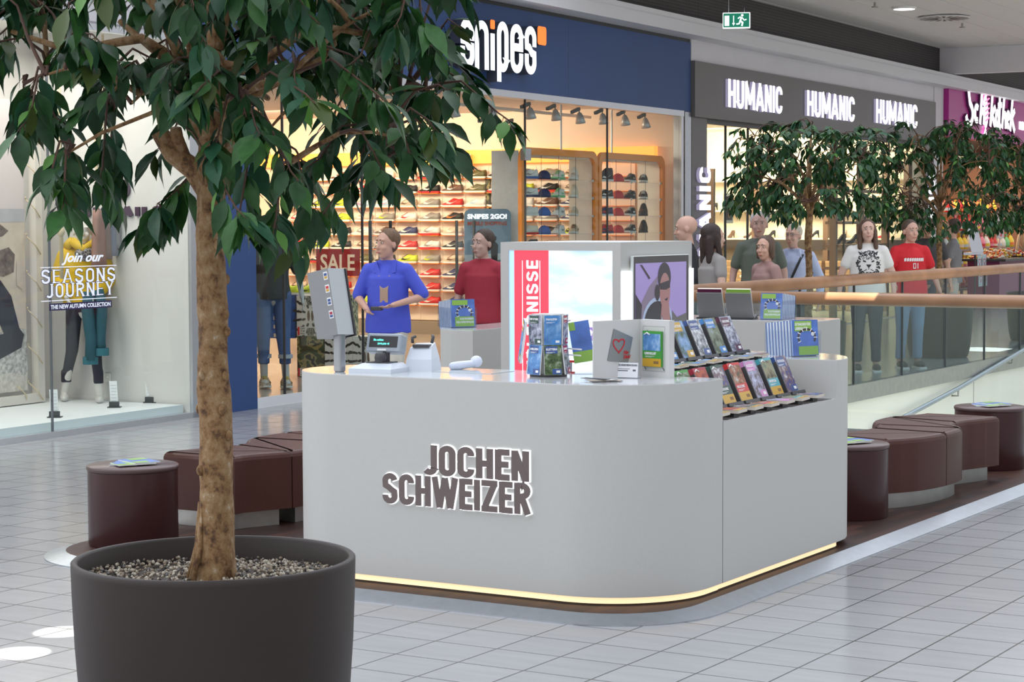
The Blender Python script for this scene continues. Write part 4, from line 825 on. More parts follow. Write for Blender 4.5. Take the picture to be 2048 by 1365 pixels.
for i,(x,y) in enumerate(((-12.61,13.82),(-12.66,14.36),(-12.42,12.86))):
    t=thing('price_card','white price card in dark stand, %s'%('left window, nearer the mannequin' if i==0 else 'left window, nearer the partition' if i==1 else 'far left edge of the left window'),'price card',(x,y,.12),.6,group='price cards in the left window')
    b=MB(); b.add([(-.035,-.01,.03),(.035,-.01,.03),(.02,.03,.24),(-.05,.03,.24)],[(0,1,2,3)],0); b.add([(-.035,-.006,.03),(.035,-.006,.03),(.02,.034,.24),(-.05,.034,.24)],[(3,2,1,0)],0)
    for q in range(6): z=.06+.028*q; y_=-.012+.0019*(z-.03)*100*.1; b.box(-.03-.001*q,.02-.001*q,-.012+.19*(z-.03)-.001,-.012+.19*(z-.03),z,z+.004,1)
    b.build('card',[WHITE,M('faint print',(.55,.6,.68),.5)],t); b=MB(); b.box(-.045,.045,-.03,.0,0,.055); b.box(-.06,.06,-.05,.05,0,.008); b.build('stand',DGREY,t)
# decal on the glass
DW=M('decal white',(.85,.88,.95),.5,emit=(.8,.85,1),es=.25); DN=M('decal navy',(.03,.02,.09),.5)
t=thing('window_decal','white Seasons Journey lettering decal on the left shop window','window decal',M4=SHOP@Matrix.Translation((-.024,-2.97,1.05)))
SD=side(0,0,0)
for tx,x0,x1,z0,h in (('SEASONS',.03,.98,.245,.115),('JOURNEY',.08,.95,.125,.115)):
    b=MB(); strokes(b,tx,x0,x1,z0,h,SD,.105,.17,.0,.0008,.009,0,1); b.build('outline',DN,t); b=MB(); strokes(b,tx,x0,x1,z0,h,SD,.105,.17,.0014,.0024,0,0,1); b.build('lettering',DW,t)
put_text(t,'lettering','Join our',.30,.80,.395,.10,SD,DW,.0006,.003,.0012,shear=.4)
b=MB(); b.box(0,.001,.12,.93,.015,.075); b.build('banner',DN,t); put_text(t,'lettering','THE NEW AUTUMN COLLECTION',.14,.91,.028,.034,SD,DW,.0006,.0012,.0015)
b=MB(); b.box(0,.001,.02,1.0,.375,.382); b.box(0,.001,.02,1.0,.095,.102); b.build('rules',DW,t)
b=MB(); b.box(0,.01,-.04,.04,-.04,.04); b.cyl(.0,0,0,.01,.02,12); o=b.build('power_socket',SHOPW,M4=SHOP@Matrix.Translation((-1.0,-.93,.34))@Matrix.Rotation(-PI/2,4,'Z')); tag(o,'white power socket low on the cream partition in the left window','socket')
# ------------------------------------------------------------------ shoe salon contents
SHW=M('salon shelf white',(.85,.80,.70),.5)
t=thing('display_shelf_unit','lit cream wall shelving with walnut uprights at the end of the shoe salon','shelving',M4=SHOP@Matrix.Translation((0,22.6,0)))
for z in (1.44,2.0,2.6): b=MB(); b.box(-5.2,-.35,-.32,-.02,z-.03,z); b.build('shelf',SHW,t)
for x in (-5.2,-3.55,-2.05,-.42): b=MB(); b.box(x-.05,x+.05,-.34,-.01,0,3.0); b.build('upright',HWD,t)
b=MB(); b.box(-5.1,-.45,-.34,-.05,1.2,1.40); b.build('valance',M('valance dark',(.05,.035,.025),.5),t)
heel=MB(); secs=[]
for i in range(8):
    q=i/7; x=-.11+.20*q; zb=[0,.0,.004,.02,.045,.06,.07,.075][i]; h=[.03,.035,.04,.055,.075,.10,.12,.125][i]; w_=[.015,.032,.034,.03,.026,.028,.03,.024][i]
    secs.append([(x,-w_,zb),(x,w_,zb),(x,w_*.8,h),(x,-w_*.8,h)])
loft(heel,secs,0); heel.cap((.085,0,.075),(.10,0,.008),.018,.006,6); HEEL=mesh_of(heel,'heel')
for zi,z in enumerate((1.44,2.0)):
    for i,x in enumerate((-4.9,-4.5,-4.1,-3.7,-3.25,-2.8,-2.35,-1.75,-1.3,-.9)):
        c=['black','brown','black','red','black','beige','brown','black'][(i*3+zi)%8]
        t=bpy.data.objects.new('high_heel_shoe',HEEL); C.objects.link(t); t.matrix_world=SHOP@Matrix.Translation((x,22.42,z))@Matrix.Rotation(.9+.3*(i%3),4,'Z')@Matrix.Scale(1.25,4); t.material_slots[0].link='OBJECT'; t.material_slots[0].material=CM(c)
        tag(t,'%s high heel, %s shelf of the salon wall, %s from the left'%(c,'lower' if zi==0 else 'middle',ORD[i]),'shoe','high heels on the salon shelves')
CARD=M('brown carton',(.42,.25,.12),.6); ce=MB(); ce.box(-.17,.17,-.12,.12,0,.118,0); ce.box(-.172,.172,-.122,.122,.085,.118,1); ce.box(-.08,.06,-.124,-.122,.02,.07,2)
cob=ce.build('shoe_carton',[CARD,M('carton lid',(.55,.34,.17),.6),M('carton label',(.80,.76,.66),.6)]); cme=cob.data; bpy.data.objects.remove(cob)
for ci in range(9):
    for ri in range(8 if ci not in (0,8) else 9):
        o=bpy.data.objects.new('shoe_carton',cme); C.objects.link(o); o.matrix_world=SHOP@Matrix.Translation((-4.9+.42*ci+(.2 if ci>4 else 0),22.05,.03+.121*ri))
        tag(o,'brown shoe carton, %s from the bottom, %s salon stack from the left'%(ORD[ri],ORD[ci]),'shoe box','stacked shoe cartons in the salon')
t=thing('shelving_rack','walnut display frame with small white niches in the salon window','display frame',M4=SHOP@Matrix.Translation((-.75,19.0,.03)))
for x in (0,1.5,3.0): b=MB(); b.box(-.06,.06,x-.05,x+.05,0,3.1); b.build('upright',HWD,t)
for z in (.9,1.30,1.72,2.3): b=MB(); b.box(-.16,.16,0,3.0,z-.03,z+.02); b.build('ledge',HWD,t)
for i,(s_,z) in enumerate(((19.35,1.355),(20.1,1.355),(21.0,1.355),(19.5,1.775),(20.8,1.775))):
    o=bpy.data.objects.new('high_heel_shoe',HEEL); C.objects.link(o); o.matrix_world=SHOP@Matrix.Translation((-.75,s_,z))@Matrix.Rotation(1.2,4,'Z')@Matrix.Scale(1.5,4); o.material_slots[0].link='OBJECT'; o.material_slots[0].material=CM('black')
    tag(o,'black high heel, %s ledge of the walnut rack, %s from the left'%('lower' if z<1.5 else 'upper',ORD[i%3]),'shoe','heels on the walnut frame')
t=thing('lit_billboard','tall white lit display panel with black floral drawing behind the left salon pillar','display panel',M4=SHOP@Matrix.Translation((-.5,11.60,.03)))
b=MB(); b.box(-.3,.05,0,.62,0,2.72); b.build('panel',M('lit panel white',(.9,.92,.88),.5,emit=(.9,.93,.86),es=.45),t)
b=MB(); rr=random.Random(3)
for q in range(60):
    z=1.55+rr.random()*.95; wmax=.36*(1-abs((z-2.0)/.55)); 
    if wmax<.03: continue
    y=rr.random()*wmax; r_=.02+.03*rr.random(); a=rr.random()*6; b.tube([(.053,y+r_*math.cos(a+u*.9),z+r_*1.3*math.sin(a+u*.9)) for u in range(5)],.009,4)
for q in range(26): 
    u=q/25; 
b.tube([(.055,.55-.5*math.sin(u/25*PI*1.1)*.8,1.25-.9*u/25) for u in range(26)],.014,5)
b.build('floral_print',BLACK,t)
for i,(s_,n_,w_,h_,z_) in enumerate(((12.6,-.9,.42,.55,1.66),(13.5,-1.2,.3,.4,1.5),(15.6,-1.5,.4,.5,1.75),(17.3,-1.5,.45,.5,1.8))):
    t=thing('framed_picture','small framed dark picture hanging in the salon window, %s from the left'%ORD[i],'picture',M4=SHOP@Matrix.Translation((n_,s_,z_)),group='framed pictures in the salon')
    b=MB(); b.box(0,.02,0,w_,0,h_); b.build('frame',SHW,t); b=MB(); b.box(.02,.024,.05,w_-.05,.05,h_-.05,0); b.tube([(.03,w_*.4,.1),(.03,w_*.55,h_*.5),(.03,w_*.45,h_*.75)],.03,6,1); b.build('picture',[M('picture dark',(.05,.035,.03),.5),M('picture skin',(.5,.3,.22),.5)],t)
t=thing('salon_counter','walnut and white shelf rack standing left in the salon window','shelving',M4=SHOP@Matrix.Translation((-1.4,12.6,.03)))
for z in (.5,.9,1.38): b=MB(); b.box(-.2,.2,0,1.9,z-.03,z); b.build('shelf',HWD,t)
for y in (0,.95,1.9): b=MB(); b.box(-.2,.2,y-.03,y+.03,0,2.6); b.build('upright',HWD,t)
for i,(s_,n_) in enumerate(((12.2,-2.0),(14.5,-2.0),(16.8,-2.0),(19.0,-2.0))):
    b=MB(); b.cyl(0,0,0,.03,.10,20,1); b.cyl(0,0,-.004,.0,.08,20,0); o=b.build('ceiling_light',[LENS,WHITE],M4=SHOP@Matrix.Translation((n_,s_,3.56))); tag(o,'round lit ceiling light in the salon, %s from the left'%ORD[i],'ceiling light','round salon ceiling lights')
# ------------------------------------------------------------------ sweet shop contents
RACKM=M('rack dark metal',(.05,.045,.045),.5)
t=thing('sweets_display','dark stepped sweets display rack at the sweet shop entrance','display rack',M4=SHOP@Matrix.Translation((-.9,24.2,0)))
for z,x in ((.35,.35),(.75,.2),(1.15,.0),(1.55,-.2),(1.95,-.4)): b=MB(); b.box(x-.25,x+.25,0,8,z-.04,z); b.build('shelf',RACKM if z<1 else HWD,t)
for y in (0,2,4,6,8): b=MB(); b.box(-.66,-.6,y-.03,y+.03,0,2.4); b.build('upright',RACKM,t)
bagm=MB(); bagm.lathe([(.085,0),(.10,.02),(.095,.14),(.05,.23),(.018,.27),(.045,.33)],10,0); BAG=mesh_of(bagm,'bag'); tiem=MB(); tiem.cyl(0,0,.262,.278,.024,8); TIE=mesh_of(tiem,'tie'); bandm=MB(); bandm.lathe([(.101,.04),(.102,.10)],10,0,cap=False); BAND=mesh_of(bandm,'band')
rr=random.Random(11)
bc=['orange','red','yellow','pink','cream','light blue','white','green']
for ri,(z,x,nn) in enumerate(((1.95,-.40,22),(1.55,-.20,22),(1.15,0,22),(.75,.2,20),(.35,.35,18))):
    for i in range(nn):
        c=bc[rr.randrange(8)] if ri>1 else bc[rr.randrange(4)]
        t=thing('sweet_bag','%s sweet bag tied with a ribbon, %s row from the top of the rack, number %d along'%(c,ORD[ri],i+1),'sweet bag',M4=SHOP@Matrix.Translation((-.9+x+.05,24.3+.36*i,z))@Matrix.Scale(.85+.22*rr.random(),4),group='tied sweet bags on the rack')
        t['label']='%s tied sweet bag, %s shelf of the sweets rack, %s from the left'%(c,ORD[ri],ORDX[i])
        for me,nm,cc in ((BAG,'bag',c),(TIE,'tie','red'),(BAND,'band',bc[(i+3)%8])):
            o=bpy.data.objects.new(nm,me); C.objects.link(o); o.parent=t; o.material_slots[0].link='OBJECT'; o.material_slots[0].material=M('sweet '+cc,CC[cc],.35,coat=.4)
b=MB()
for q in range(420):
    x,y=rr.random()*.7-.1,rr.random()*2.6; z=1.02+.16*math.sin(PI*y/2.6)*rr.random(); b.ell((x,y,z),(.03,.03,.022),6,4,rr.randrange(5))
o=b.build('wrapped_sweets',[M('sweet '+c,CC[c],.35,coat=.4) for c in ('red','white','orange','yellow','cream')],M4=SHOP@Matrix.Translation((.2,24.6,0))); tag(o,'heap of red and white wrapped sweets behind the far railing','sweets',kind='stuff')
t=thing('sweets_table','dark table carrying the heap of wrapped sweets','table',M4=SHOP@Matrix.Translation((.2,24.6,0))); b=MB(); b.box(-.15,.75,-.1,2.8,.95,1.0); b.build('table_top',RACKM,t); b=MB(); b.box(-.05,.6,0,2.7,0,.95); b.build('panel',M('magenta panel',(.25,.03,.12),.5),t)
t=thing('price_sign','white price sign reading two euros above the wrapped sweets','price sign',M4=SHOP@Matrix.Translation((.5,25.75,1.0)))
b=MB(); b.box(0,.015,-.28,.28,.40,.95); b.cyl(0,0,0,.4,.012,8); b.build('board',M('price board',(.75,.62,.62),.5),t); put_text(t,'price','2',-.02,.10,.45,.22,side(.018,0,0),REDT,.002,.006); put_text(t,'price','99',.12,.22,.55,.10,side(.018,0,0),REDT,.002,.003); b=MB(); b.box(.016,.018,-.22,.22,.72,.76); b.build('line',PRB,t)
t=thing('candy_wheel','wooden half wheel stand displaying sweets','display stand',M4=SHOP@Matrix.Translation((.6,27.4,1.0)))
b=MB(); b.tube([(0,.62*math.cos(q*PI/20),.10+.50*math.sin(q*PI/20)) for q in range(21)],.03,8); b.build('rim',M('pale wood',(.6,.42,.26),.5),t); b=MB()
for q in range(1,8): b.tube([(0,0,.10),(0,.6*math.cos(q*PI/8),.10+.48*math.sin(q*PI/8))],.014,6)
b.build('spokes',M('pale wood',(.6,.42,.26),.5),t); b=MB(); b.box(-.1,.1,-.7,.7,0,.1); b.build('base',RACKM,t)
t=thing('menu_board','tilted white menu board beside the second mall tree','board',M4=SHOP@Matrix.Translation((.6,23.7,1.15)))
b=MB(); b.add([(0,-.45,0),(0,.45,0),(-.12,.35,.55),(-.12,-.4,.55)],[(0,1,2,3)],0); b.box(-.16,-.01,-.45,.45,-.05,.0,0); b.build('board',M('menu white',(.75,.76,.85),.5),t); b=MB(); b.cyl(-.05,0,-1.15,0,.02,8); b.build('stand',RACKM,t)
for i in range(4):
    b=MB(); b.box(0,.01,-.14,.14,0,.30,0); pts=[(.13*math.sin(q*PI/8)**3*.7, .16+.06*math.cos(q*PI/8)-.025*math.cos(q*PI/4)) for q in range(17)]; ribbon(b,[(x,z) for x,z in pts],.014,.011,.013,side(0,0,0),1)
    o=b.build('greeting_card',[M('card pale blue',(.6,.78,.82),.5),M('card heart red',(.7,.05,.1),.5)],M4=SHOP@Matrix.Translation((.55,24.0+.36*(i%2)+.1*(i//2),.80-.34*(i//2)))); tag(o,'pale card with a red heart, %s of the four beside the menu board'%ORD[i],'card','heart cards by the sweet shop')
for i,(s_,z_) in enumerate(((23.9,3.12),(25.6,2.95),(27.4,3.1),(29.2,3.0),(31,3.1))):
    b=MB(); b.ell((0,0,0),(.09,.09,.07),12,8,0); b.cyl(0,0,.05,.4,.01,6,1); o=b.build('hanging_lamp',[M('warm bulb',(1,.8,.5),.4,emit=(1,.72,.38),es=5),RACKM],M4=SHOP@Matrix.Translation((-.8,s_,z_))); tag(o,'glowing warm lamp hanging in the sweet shop, %s from the left'%ORD[i],'lamp','lamps in the sweet shop')
# ------------------------------------------------------------------ railings
WOODR=M('oak handrail',(.33,.17,.085),.35,var=.18,vscale=3,coat=.2)
def rail(nm,label,p0,p1,panels,zt=1.20,rr_=.062):
    t=thing('glass_railing',label,'railing',(0,0,0))
    P0,P1=Vector(p0),Vector(p1); d=(P1-P0).normalized(); nrm=Vector((-d.y,d.x,0))
    b=MB(); b.tube([P0+Vector((0,0,zt-rr_)),(P0+P1)/2+Vector((0,0,zt-rr_)),P1+Vector((0,0,zt-rr_))],rr_,16); b.build('handrail',WOODR,t)
    b=MB(); L=(P1-P0).length; Mx=Matrix.Translation(P0)@d.to_track_quat('X','Z').to_matrix().to_4x4()
    x=0; k=0
    while x<L:
        x2=min(L,x+panels); g=MB(); g.box(x+.006,x2-.006,-.006,.006,.03,zt-rr_*1.6,0,Mx); g.build('glass_panel',RGLASS,t); b.box(x2-.008,x2+.008,-.012,.012,.03,zt-rr_*1.8,0,Mx); x=x2
    b.box(0,.012,-.012,.012,.03,zt-rr_*1.8,0,Mx); b.build('joints',DGREY,t); b=MB(); b.box(0,L,-.03,.03,0,.05,0,Mx); b.box(0,L,-.045,-.031,-.13,.05,0,Mx); b.box(0,L,.031,.045,-.13,.05,0,Mx); b.build('base_channel',STEELD,t); return t
rail('a','oak topped glass railing along the far side of the stairwell',(VX,VY,0),(VX,45,0),1.45,1.225)
rail('b','oak topped glass railing across the near end of the stairwell',(VX+.15,VY,0),(1.4,VY,0),3.1,1.195,.055)
t=thing('stair_handrail','steel stair handrail rising along the cream stairwell wall','handrail',(0,0,0))
b=MB(); b.tube([(-7.95,20.69,-.50),(-7.95,23.4,-.22),(-7.95,27.1,.24),(-7.95,31,.75)],.028,10); b.build('tube',STEEL,t); b=MB()
for y,z in ((21.5,-.42),(23.4,-.22),(25.5,.04),(27.6,.30)): b.tube([(-7.95,y,z),(-7.95,y,z-.09),(-8.03,y,z-.09)],.012,6)
b.build('brackets',STEELD,t)
t=thing('escalator_balustrade','black rubber escalator handrail rising at the right edge behind the bench','escalator',(0,0,0))
b=MB(); b.tube([(-5.3,16.35,-.35),(-4.6,18.2,.45),(-3.6,20.9,1.6)],.05,10,flat=.7); b.build('rubber_handrail',BLACK,t); b=MB(); b.tube([(-5.3,16.35,-.47),(-4.6,18.2,.33),(-3.6,20.9,1.48)],.05,6); b.build('steel_skirt',STEEL,t)
# ceiling items
exit_sign('green running man exit sign hanging from the ceiling over the shoe salon',(-9.31,20.36,4.46),.0,1.75) if 0 else None
# ------------------------------------------------------------------ goods on the kiosk
KZ=ZT
PAGE=M('page edges',(.66,.60,.52),.7); STANDM=M('stand charcoal',(.06,.06,.065),.4); PRWH=M('print white',(.85,.85,.85),.5)
def pic_mat(name,cols,scale):
    m=bpy.data.materials.new(name); m.use_nodes=True; nt=m.node_tree; p=nt.nodes['Principled BSDF']; p.inputs['Roughness'].default_value=.35
    tc=nt.nodes.new('ShaderNodeTexCoord'); n=nt.nodes.new('ShaderNodeTexNoise'); n.inputs['Scale'].default_value=scale; n.inputs['Detail'].default_value=5; n.inputs['Roughness'].default_value=.65
    r=nt.nodes.new('ShaderNodeValToRGB'); e=r.color_ramp.elements; k=len(cols); e[0].color=(*cols[0],1); e[0].position=.36; e[1].color=(*cols[-1],1); e[1].position=.66
    for q in range(1,k-1): x=e.new(.36+.3*q/(k-1)); x.color=(*cols[q],1)
    nt.links.new(tc.outputs['Object'],n.inputs['Vector']); nt.links.new(n.outputs['Fac'],r.inputs[0]); nt.links.new(r.outputs[0],p.inputs['Base Color']); return m
PIC={'forest':pic_mat('pic forest',[(.02,.04,.015),(.10,.16,.06),(.45,.50,.42)],22),'ski':pic_mat('pic ski',[(.03,.06,.25),(.20,.12,.12),(.75,.78,.85)],26),'people':pic_mat('pic people',[(.02,.05,.03),(.35,.12,.05),(.55,.62,.58)],20),
 'pier':pic_mat('pic pier',[(.10,.06,.03),(.35,.35,.5),(.6,.65,.8)],24),'river':pic_mat('pic river',[(.05,.035,.015),(.30,.28,.16),(.10,.18,.12)],14),'bike':pic_mat('pic bike',[(.05,.10,.03),(.20,.35,.6),(.45,.6,.8)],11),
 'snow':pic_mat('pic snow',[(.04,.05,.06),(.4,.42,.45),(.85,.88,.9)],32),'car':pic_mat('pic car',[(.03,.05,.02),(.20,.24,.15),(.30,.36,.42)],18),'town':pic_mat('pic town',[(.02,.015,.03),(.30,.32,.42),(.7,.72,.8)],34),'sky':pic_mat('pic sky',[(.02,.10,.30),(.12,.30,.60),(.55,.72,.85)],7),'fire':pic_mat('pic fire',[(.15,.01,.01),(.5,.10,.04),(.3,.05,.02)],18)}
KC={'navy':(.04,.09,.28),'blue':(.06,.25,.60),'teal':(.08,.38,.45),'red':(.60,.03,.03),'pink':(.60,.25,.50),'gold':(.62,.36,.03),'green':(.06,.32,.05),'dark green':(.03,.08,.06),'plum':(.10,.015,.05),'lime':(.28,.50,.08),'crimson':(.40,.02,.05)}
def KM(c): return M('cover '+c,KC[c],.35,coat=.2)
def cover(t,w_,h,F_,base,pic,band,title,layout='A',pname='cover_print'):
    """printed cover lying in frame F_ (x right, y up, z out), origin at bottom centre"""
    b=MB(); B=lambda x0,x1,y0,y1,z,mi: b.add([(x0,y0,z),(x1,y0,z),(x1,y1,z),(x0,y1,z)],[(0,1,2,3)],mi,F_)
    W2=w_/2
    if layout=='A': # picture on top, title below, gold foot
        B(-W2,W2,0,h,.0004,0); B(-W2*.94,W2*.94,h*.45,h*.93,.0008,1); B(-W2,W2,0,h*.23,.0008,2)
        for q in range(2): B(-W2*.7,-W2*.7+w_*(.5-.15*q),h*(.29-.025*q),h*(.30-.025*q),.001,3)
        b.tube([(-W2*.8,h*.90,.001),(-W2*.5,h*.955,.001),(-W2*.2,h*.90,.001)],w_*.03,5,3,F_)
        B(W2*.2,W2*.75,h*.08,h*.16,.001,4)
        ty=h*.34
    else: # whole picture, title block on top, small block at foot
        B(-W2,W2,0,h,.0004,1); B(-W2*.85,W2*.55,h*.72,h*.97,.0008,0); B(-W2*.1,W2*.95,h*.02,h*.20,.0008,0)
        for q in range(2): B(-W2*.75,-W2*.75+w_*(.5-.15*q),h*(.76-.025*q),h*(.77-.025*q),.001,3)
        B(W2*.35,W2*.8,h*.07,h*.15,.001,3)
        ty=h*.83
    o=b.build(pname,[KM(base),PIC[pic],KM(band),PRWH,M('stamp brown',(.25,.14,.05),.5)],t)
    if title: put_text(o,'title',title,-W2*.75,-W2*.75+w_*.62,ty,h*.065,F_,PRWH,.0004,.0006,.0012)
    return o
BW,BH=.142,.205
def guide(label,x,y,z,base,pic,band,title,layout,rot=PI/2,lean=.42,group=None):
    # stands facing along local -y after rotation; leaning back
    t=thing('gift_book',label,'book',M4=Matrix.Translation((x,y,z))@Matrix.Rotation(rot,4,'Z'),group=group)
    L=Matrix.Rotation(-lean,4,'X')
    b=MB(); b.box(-BW/2,BW/2,.001,.030,.0,BH,0,L); b.box(-BW/2-.001,-BW/2,.001,.03,0,BH,1,L); b.box(-BW/2,BW/2,0,.002,0,BH,1,L); b.box(-BW/2,BW/2,.03,.032,0,BH,1,L); b.build('book_block',[PAGE,KM(base)],t)
    cover(t,BW,BH,L@front(0,-.0005,0),base,pic,band,title,layout)
    return t
def bstand(label,x,y,z,rot=PI/2,lean=.42,group=None):
    t=thing('book_stand',label,'book stand',M4=Matrix.Translation((x,y,z))@Matrix.Rotation(rot,4,'Z'),group=group)
    L=Matrix.Rotation(-lean,4,'X'); b=MB(); b.box(-BW/2-.006,BW/2+.012,.034,.042,-.02,BH-.02,0,L); b.box(-BW/2-.014,-BW/2-.004,-.006,.042,-.02,BH-.03,0,L); b.box(-BW/2-.014,BW/2+.012,-.03,.04,-.022,-.004,0,L); b.build('tray',STANDM,t)
    b=MB(); b.box(-.05,.05,-.02,.14,-.040,-.026); b.build('foot',STANDM,t); b=MB(); b.prism([(0,-.034),(.018,-.034),(.018,-.004),(.009,.004),(0,-.004)],-.045,-.037,0,side(0,0,0)@Matrix.Identity(4)) ; 
    return t
def flatbook(label,x,y,z,w_,h,base,pic,band,rot,group=None,th=.016):
    t=thing('gift_book',label,'book',M4=Matrix.Translation((x,y,z))@Matrix.Rotation(rot,4,'Z'),group=group)
    b=MB(); b.box(-w_/2,w_/2,0,h,0,th,0); b.build('book_block',[PAGE],t); cover(t,w_,h,Matrix.Translation((0,0,th)),base,pic,band,'','A'); return t
low=[('navy','ski','navy','OUTDOOR','B','blue camping'),('teal','river','gold','WINTERTOUR','A','turquoise and gold'),('pink','pier','pink','AUSZEIT','B','pink'),('red','people','gold','NUR ZU ZWEIT','A','red and gold couple'),('dark green','ski','gold','OUTDOOR SPASS','A','dark green and gold'),('crimson','fire','gold','ACTION','A','crimson'),('green','forest','gold','NATUR','A','green')]
zl=ZL+.045
for i,(base,pic,band,title,lay,nm) in enumerate(low):
    y=9.90-.195*i
    bstand('charcoal book stand under the %s gift book, lower kiosk step'%nm,-4.262,y,zl,group='book stands on the lower step')
    guide('%s gift book leaning on its stand, lower kiosk step'%nm,-4.262,y,zl,base,pic,band,title,lay,group='gift books leaning on the lower step')
    flatbook('%s gift book lying flat in front of its twin, lower step'%nm,-4.12,y+.03,ZL+.02,.13,.125,base,pic,band,PI/2+.1,'gift books lying on the lower step')
    b=MB(); b.box(-.03,.03,-.03,.03,0,.02); o=b.build('riser_block',BLACK,loc=(-4.17,y,ZL)); tag(o,'small black riser under the flat %s book, lower step'%nm,'riser','risers on the lower step')
up=[('plum','town','plum','CANDLE DINNER','B','plum'),('blue','car','blue','PS-TRAEUME','B','blue yellow-car'),('navy','snow','navy','ACTION & NATUR','B','navy snow'),('gold','bike','gold','RADTOUR','B','gold cycling'),('blue','forest','blue','BERGE','B','blue mountain bike'),('teal','sky','gold','WASSER','A','turquoise')]
zu=ZT+.04
for i,(base,pic,band,title,lay,nm) in enumerate(up):
    y=9.945-.195*i
    bstand('charcoal book stand under the %s gift book, upper kiosk step'%nm,-4.605,y,zu,group='book stands on the upper step')
    guide('%s gift book leaning on its stand, upper kiosk step'%nm,-4.605,y,zu,base,pic,band,title,lay,group='gift books leaning on the upper step')
    flatbook('%s gift book lying flat in front of its twin, upper step'%nm,-4.458,y+.03,ZT+.018,.13,.10,base,pic,band,PI/2+.1,'gift books lying on the upper step',.012)
    b=MB(); b.box(-.025,.025,-.025,.025,0,.018); o=b.build('riser_block',BLACK,loc=(-4.50,y,ZT)); tag(o,'small black riser under the flat %s book, upper step'%nm,'riser','risers on the upper step')
# dark and white striped mats under the racks
for nm,x0,x1,z in (('lower',-4.43,-4.115,ZL),('upper',-4.84,-4.455,ZT)):
    b=MB()
    for q in range(7): y=8.77+.195*q; b.box(x0,x1,y,y+.13,z,z+.0015)
    for q in range(0): pass
    t=thing('display_mat','row of dark inlays with white gaps on the %s kiosk step'%nm,'mat'); b.build('inlay',M('inlay brown',(.05,.04,.038),.3),t)
# easels on the far counter and left wing, seen from behind
def backstand(label,x,y,rot,base):
    t=thing('book_stand',label,'book stand',M4=Matrix.Translation((x,y,ZT+.02))@Matrix.Rotation(rot,4,'Z'),group='grey book stands seen from behind')
    L=Matrix.Rotation(-.32,4,'X'); b=MB(); b.box(-.10,.10,.03,.045,-.0,.20,0,L); b.box(-.11,.11,-.05,.05,-.012,.0,1,L); b.build('tray',[M('stand grey back',(.22,.22,.225),.5),BLACK],t)
    b=MB(); b.box(-.10,.10,-.08,.10,-.02,-.008); b.build('foot',BLACK,t)
    g=thing('gift_book','gift book with %s top strip, %s'%(base,label.split(',')[-1].strip()),'book',M4=Matrix.Translation((x,y,ZT+.02))@Matrix.Rotation(rot,4,'Z'),group='gift books seen from behind')
    b=MB(); b.box(-.095,.095,.0,.028,.004,.225,0,L); b.box(-.0955,.0955,.024,.0285,.19,.226,1,L); b.build('book_block',[PAGE,KM(base)],g)
backstand('grey book stand seen from behind, on the far counter next to the tower',-6.68,13.98,PI+.1,'plum'); backstand('grey book stand seen from behind, on the far counter, second from the tower',-6.45,14.0,PI+.1,'lime')
backstand('grey book stand seen from the side, on the left wing beside the tower',-7.66,12.75,-PI/2,'plum')
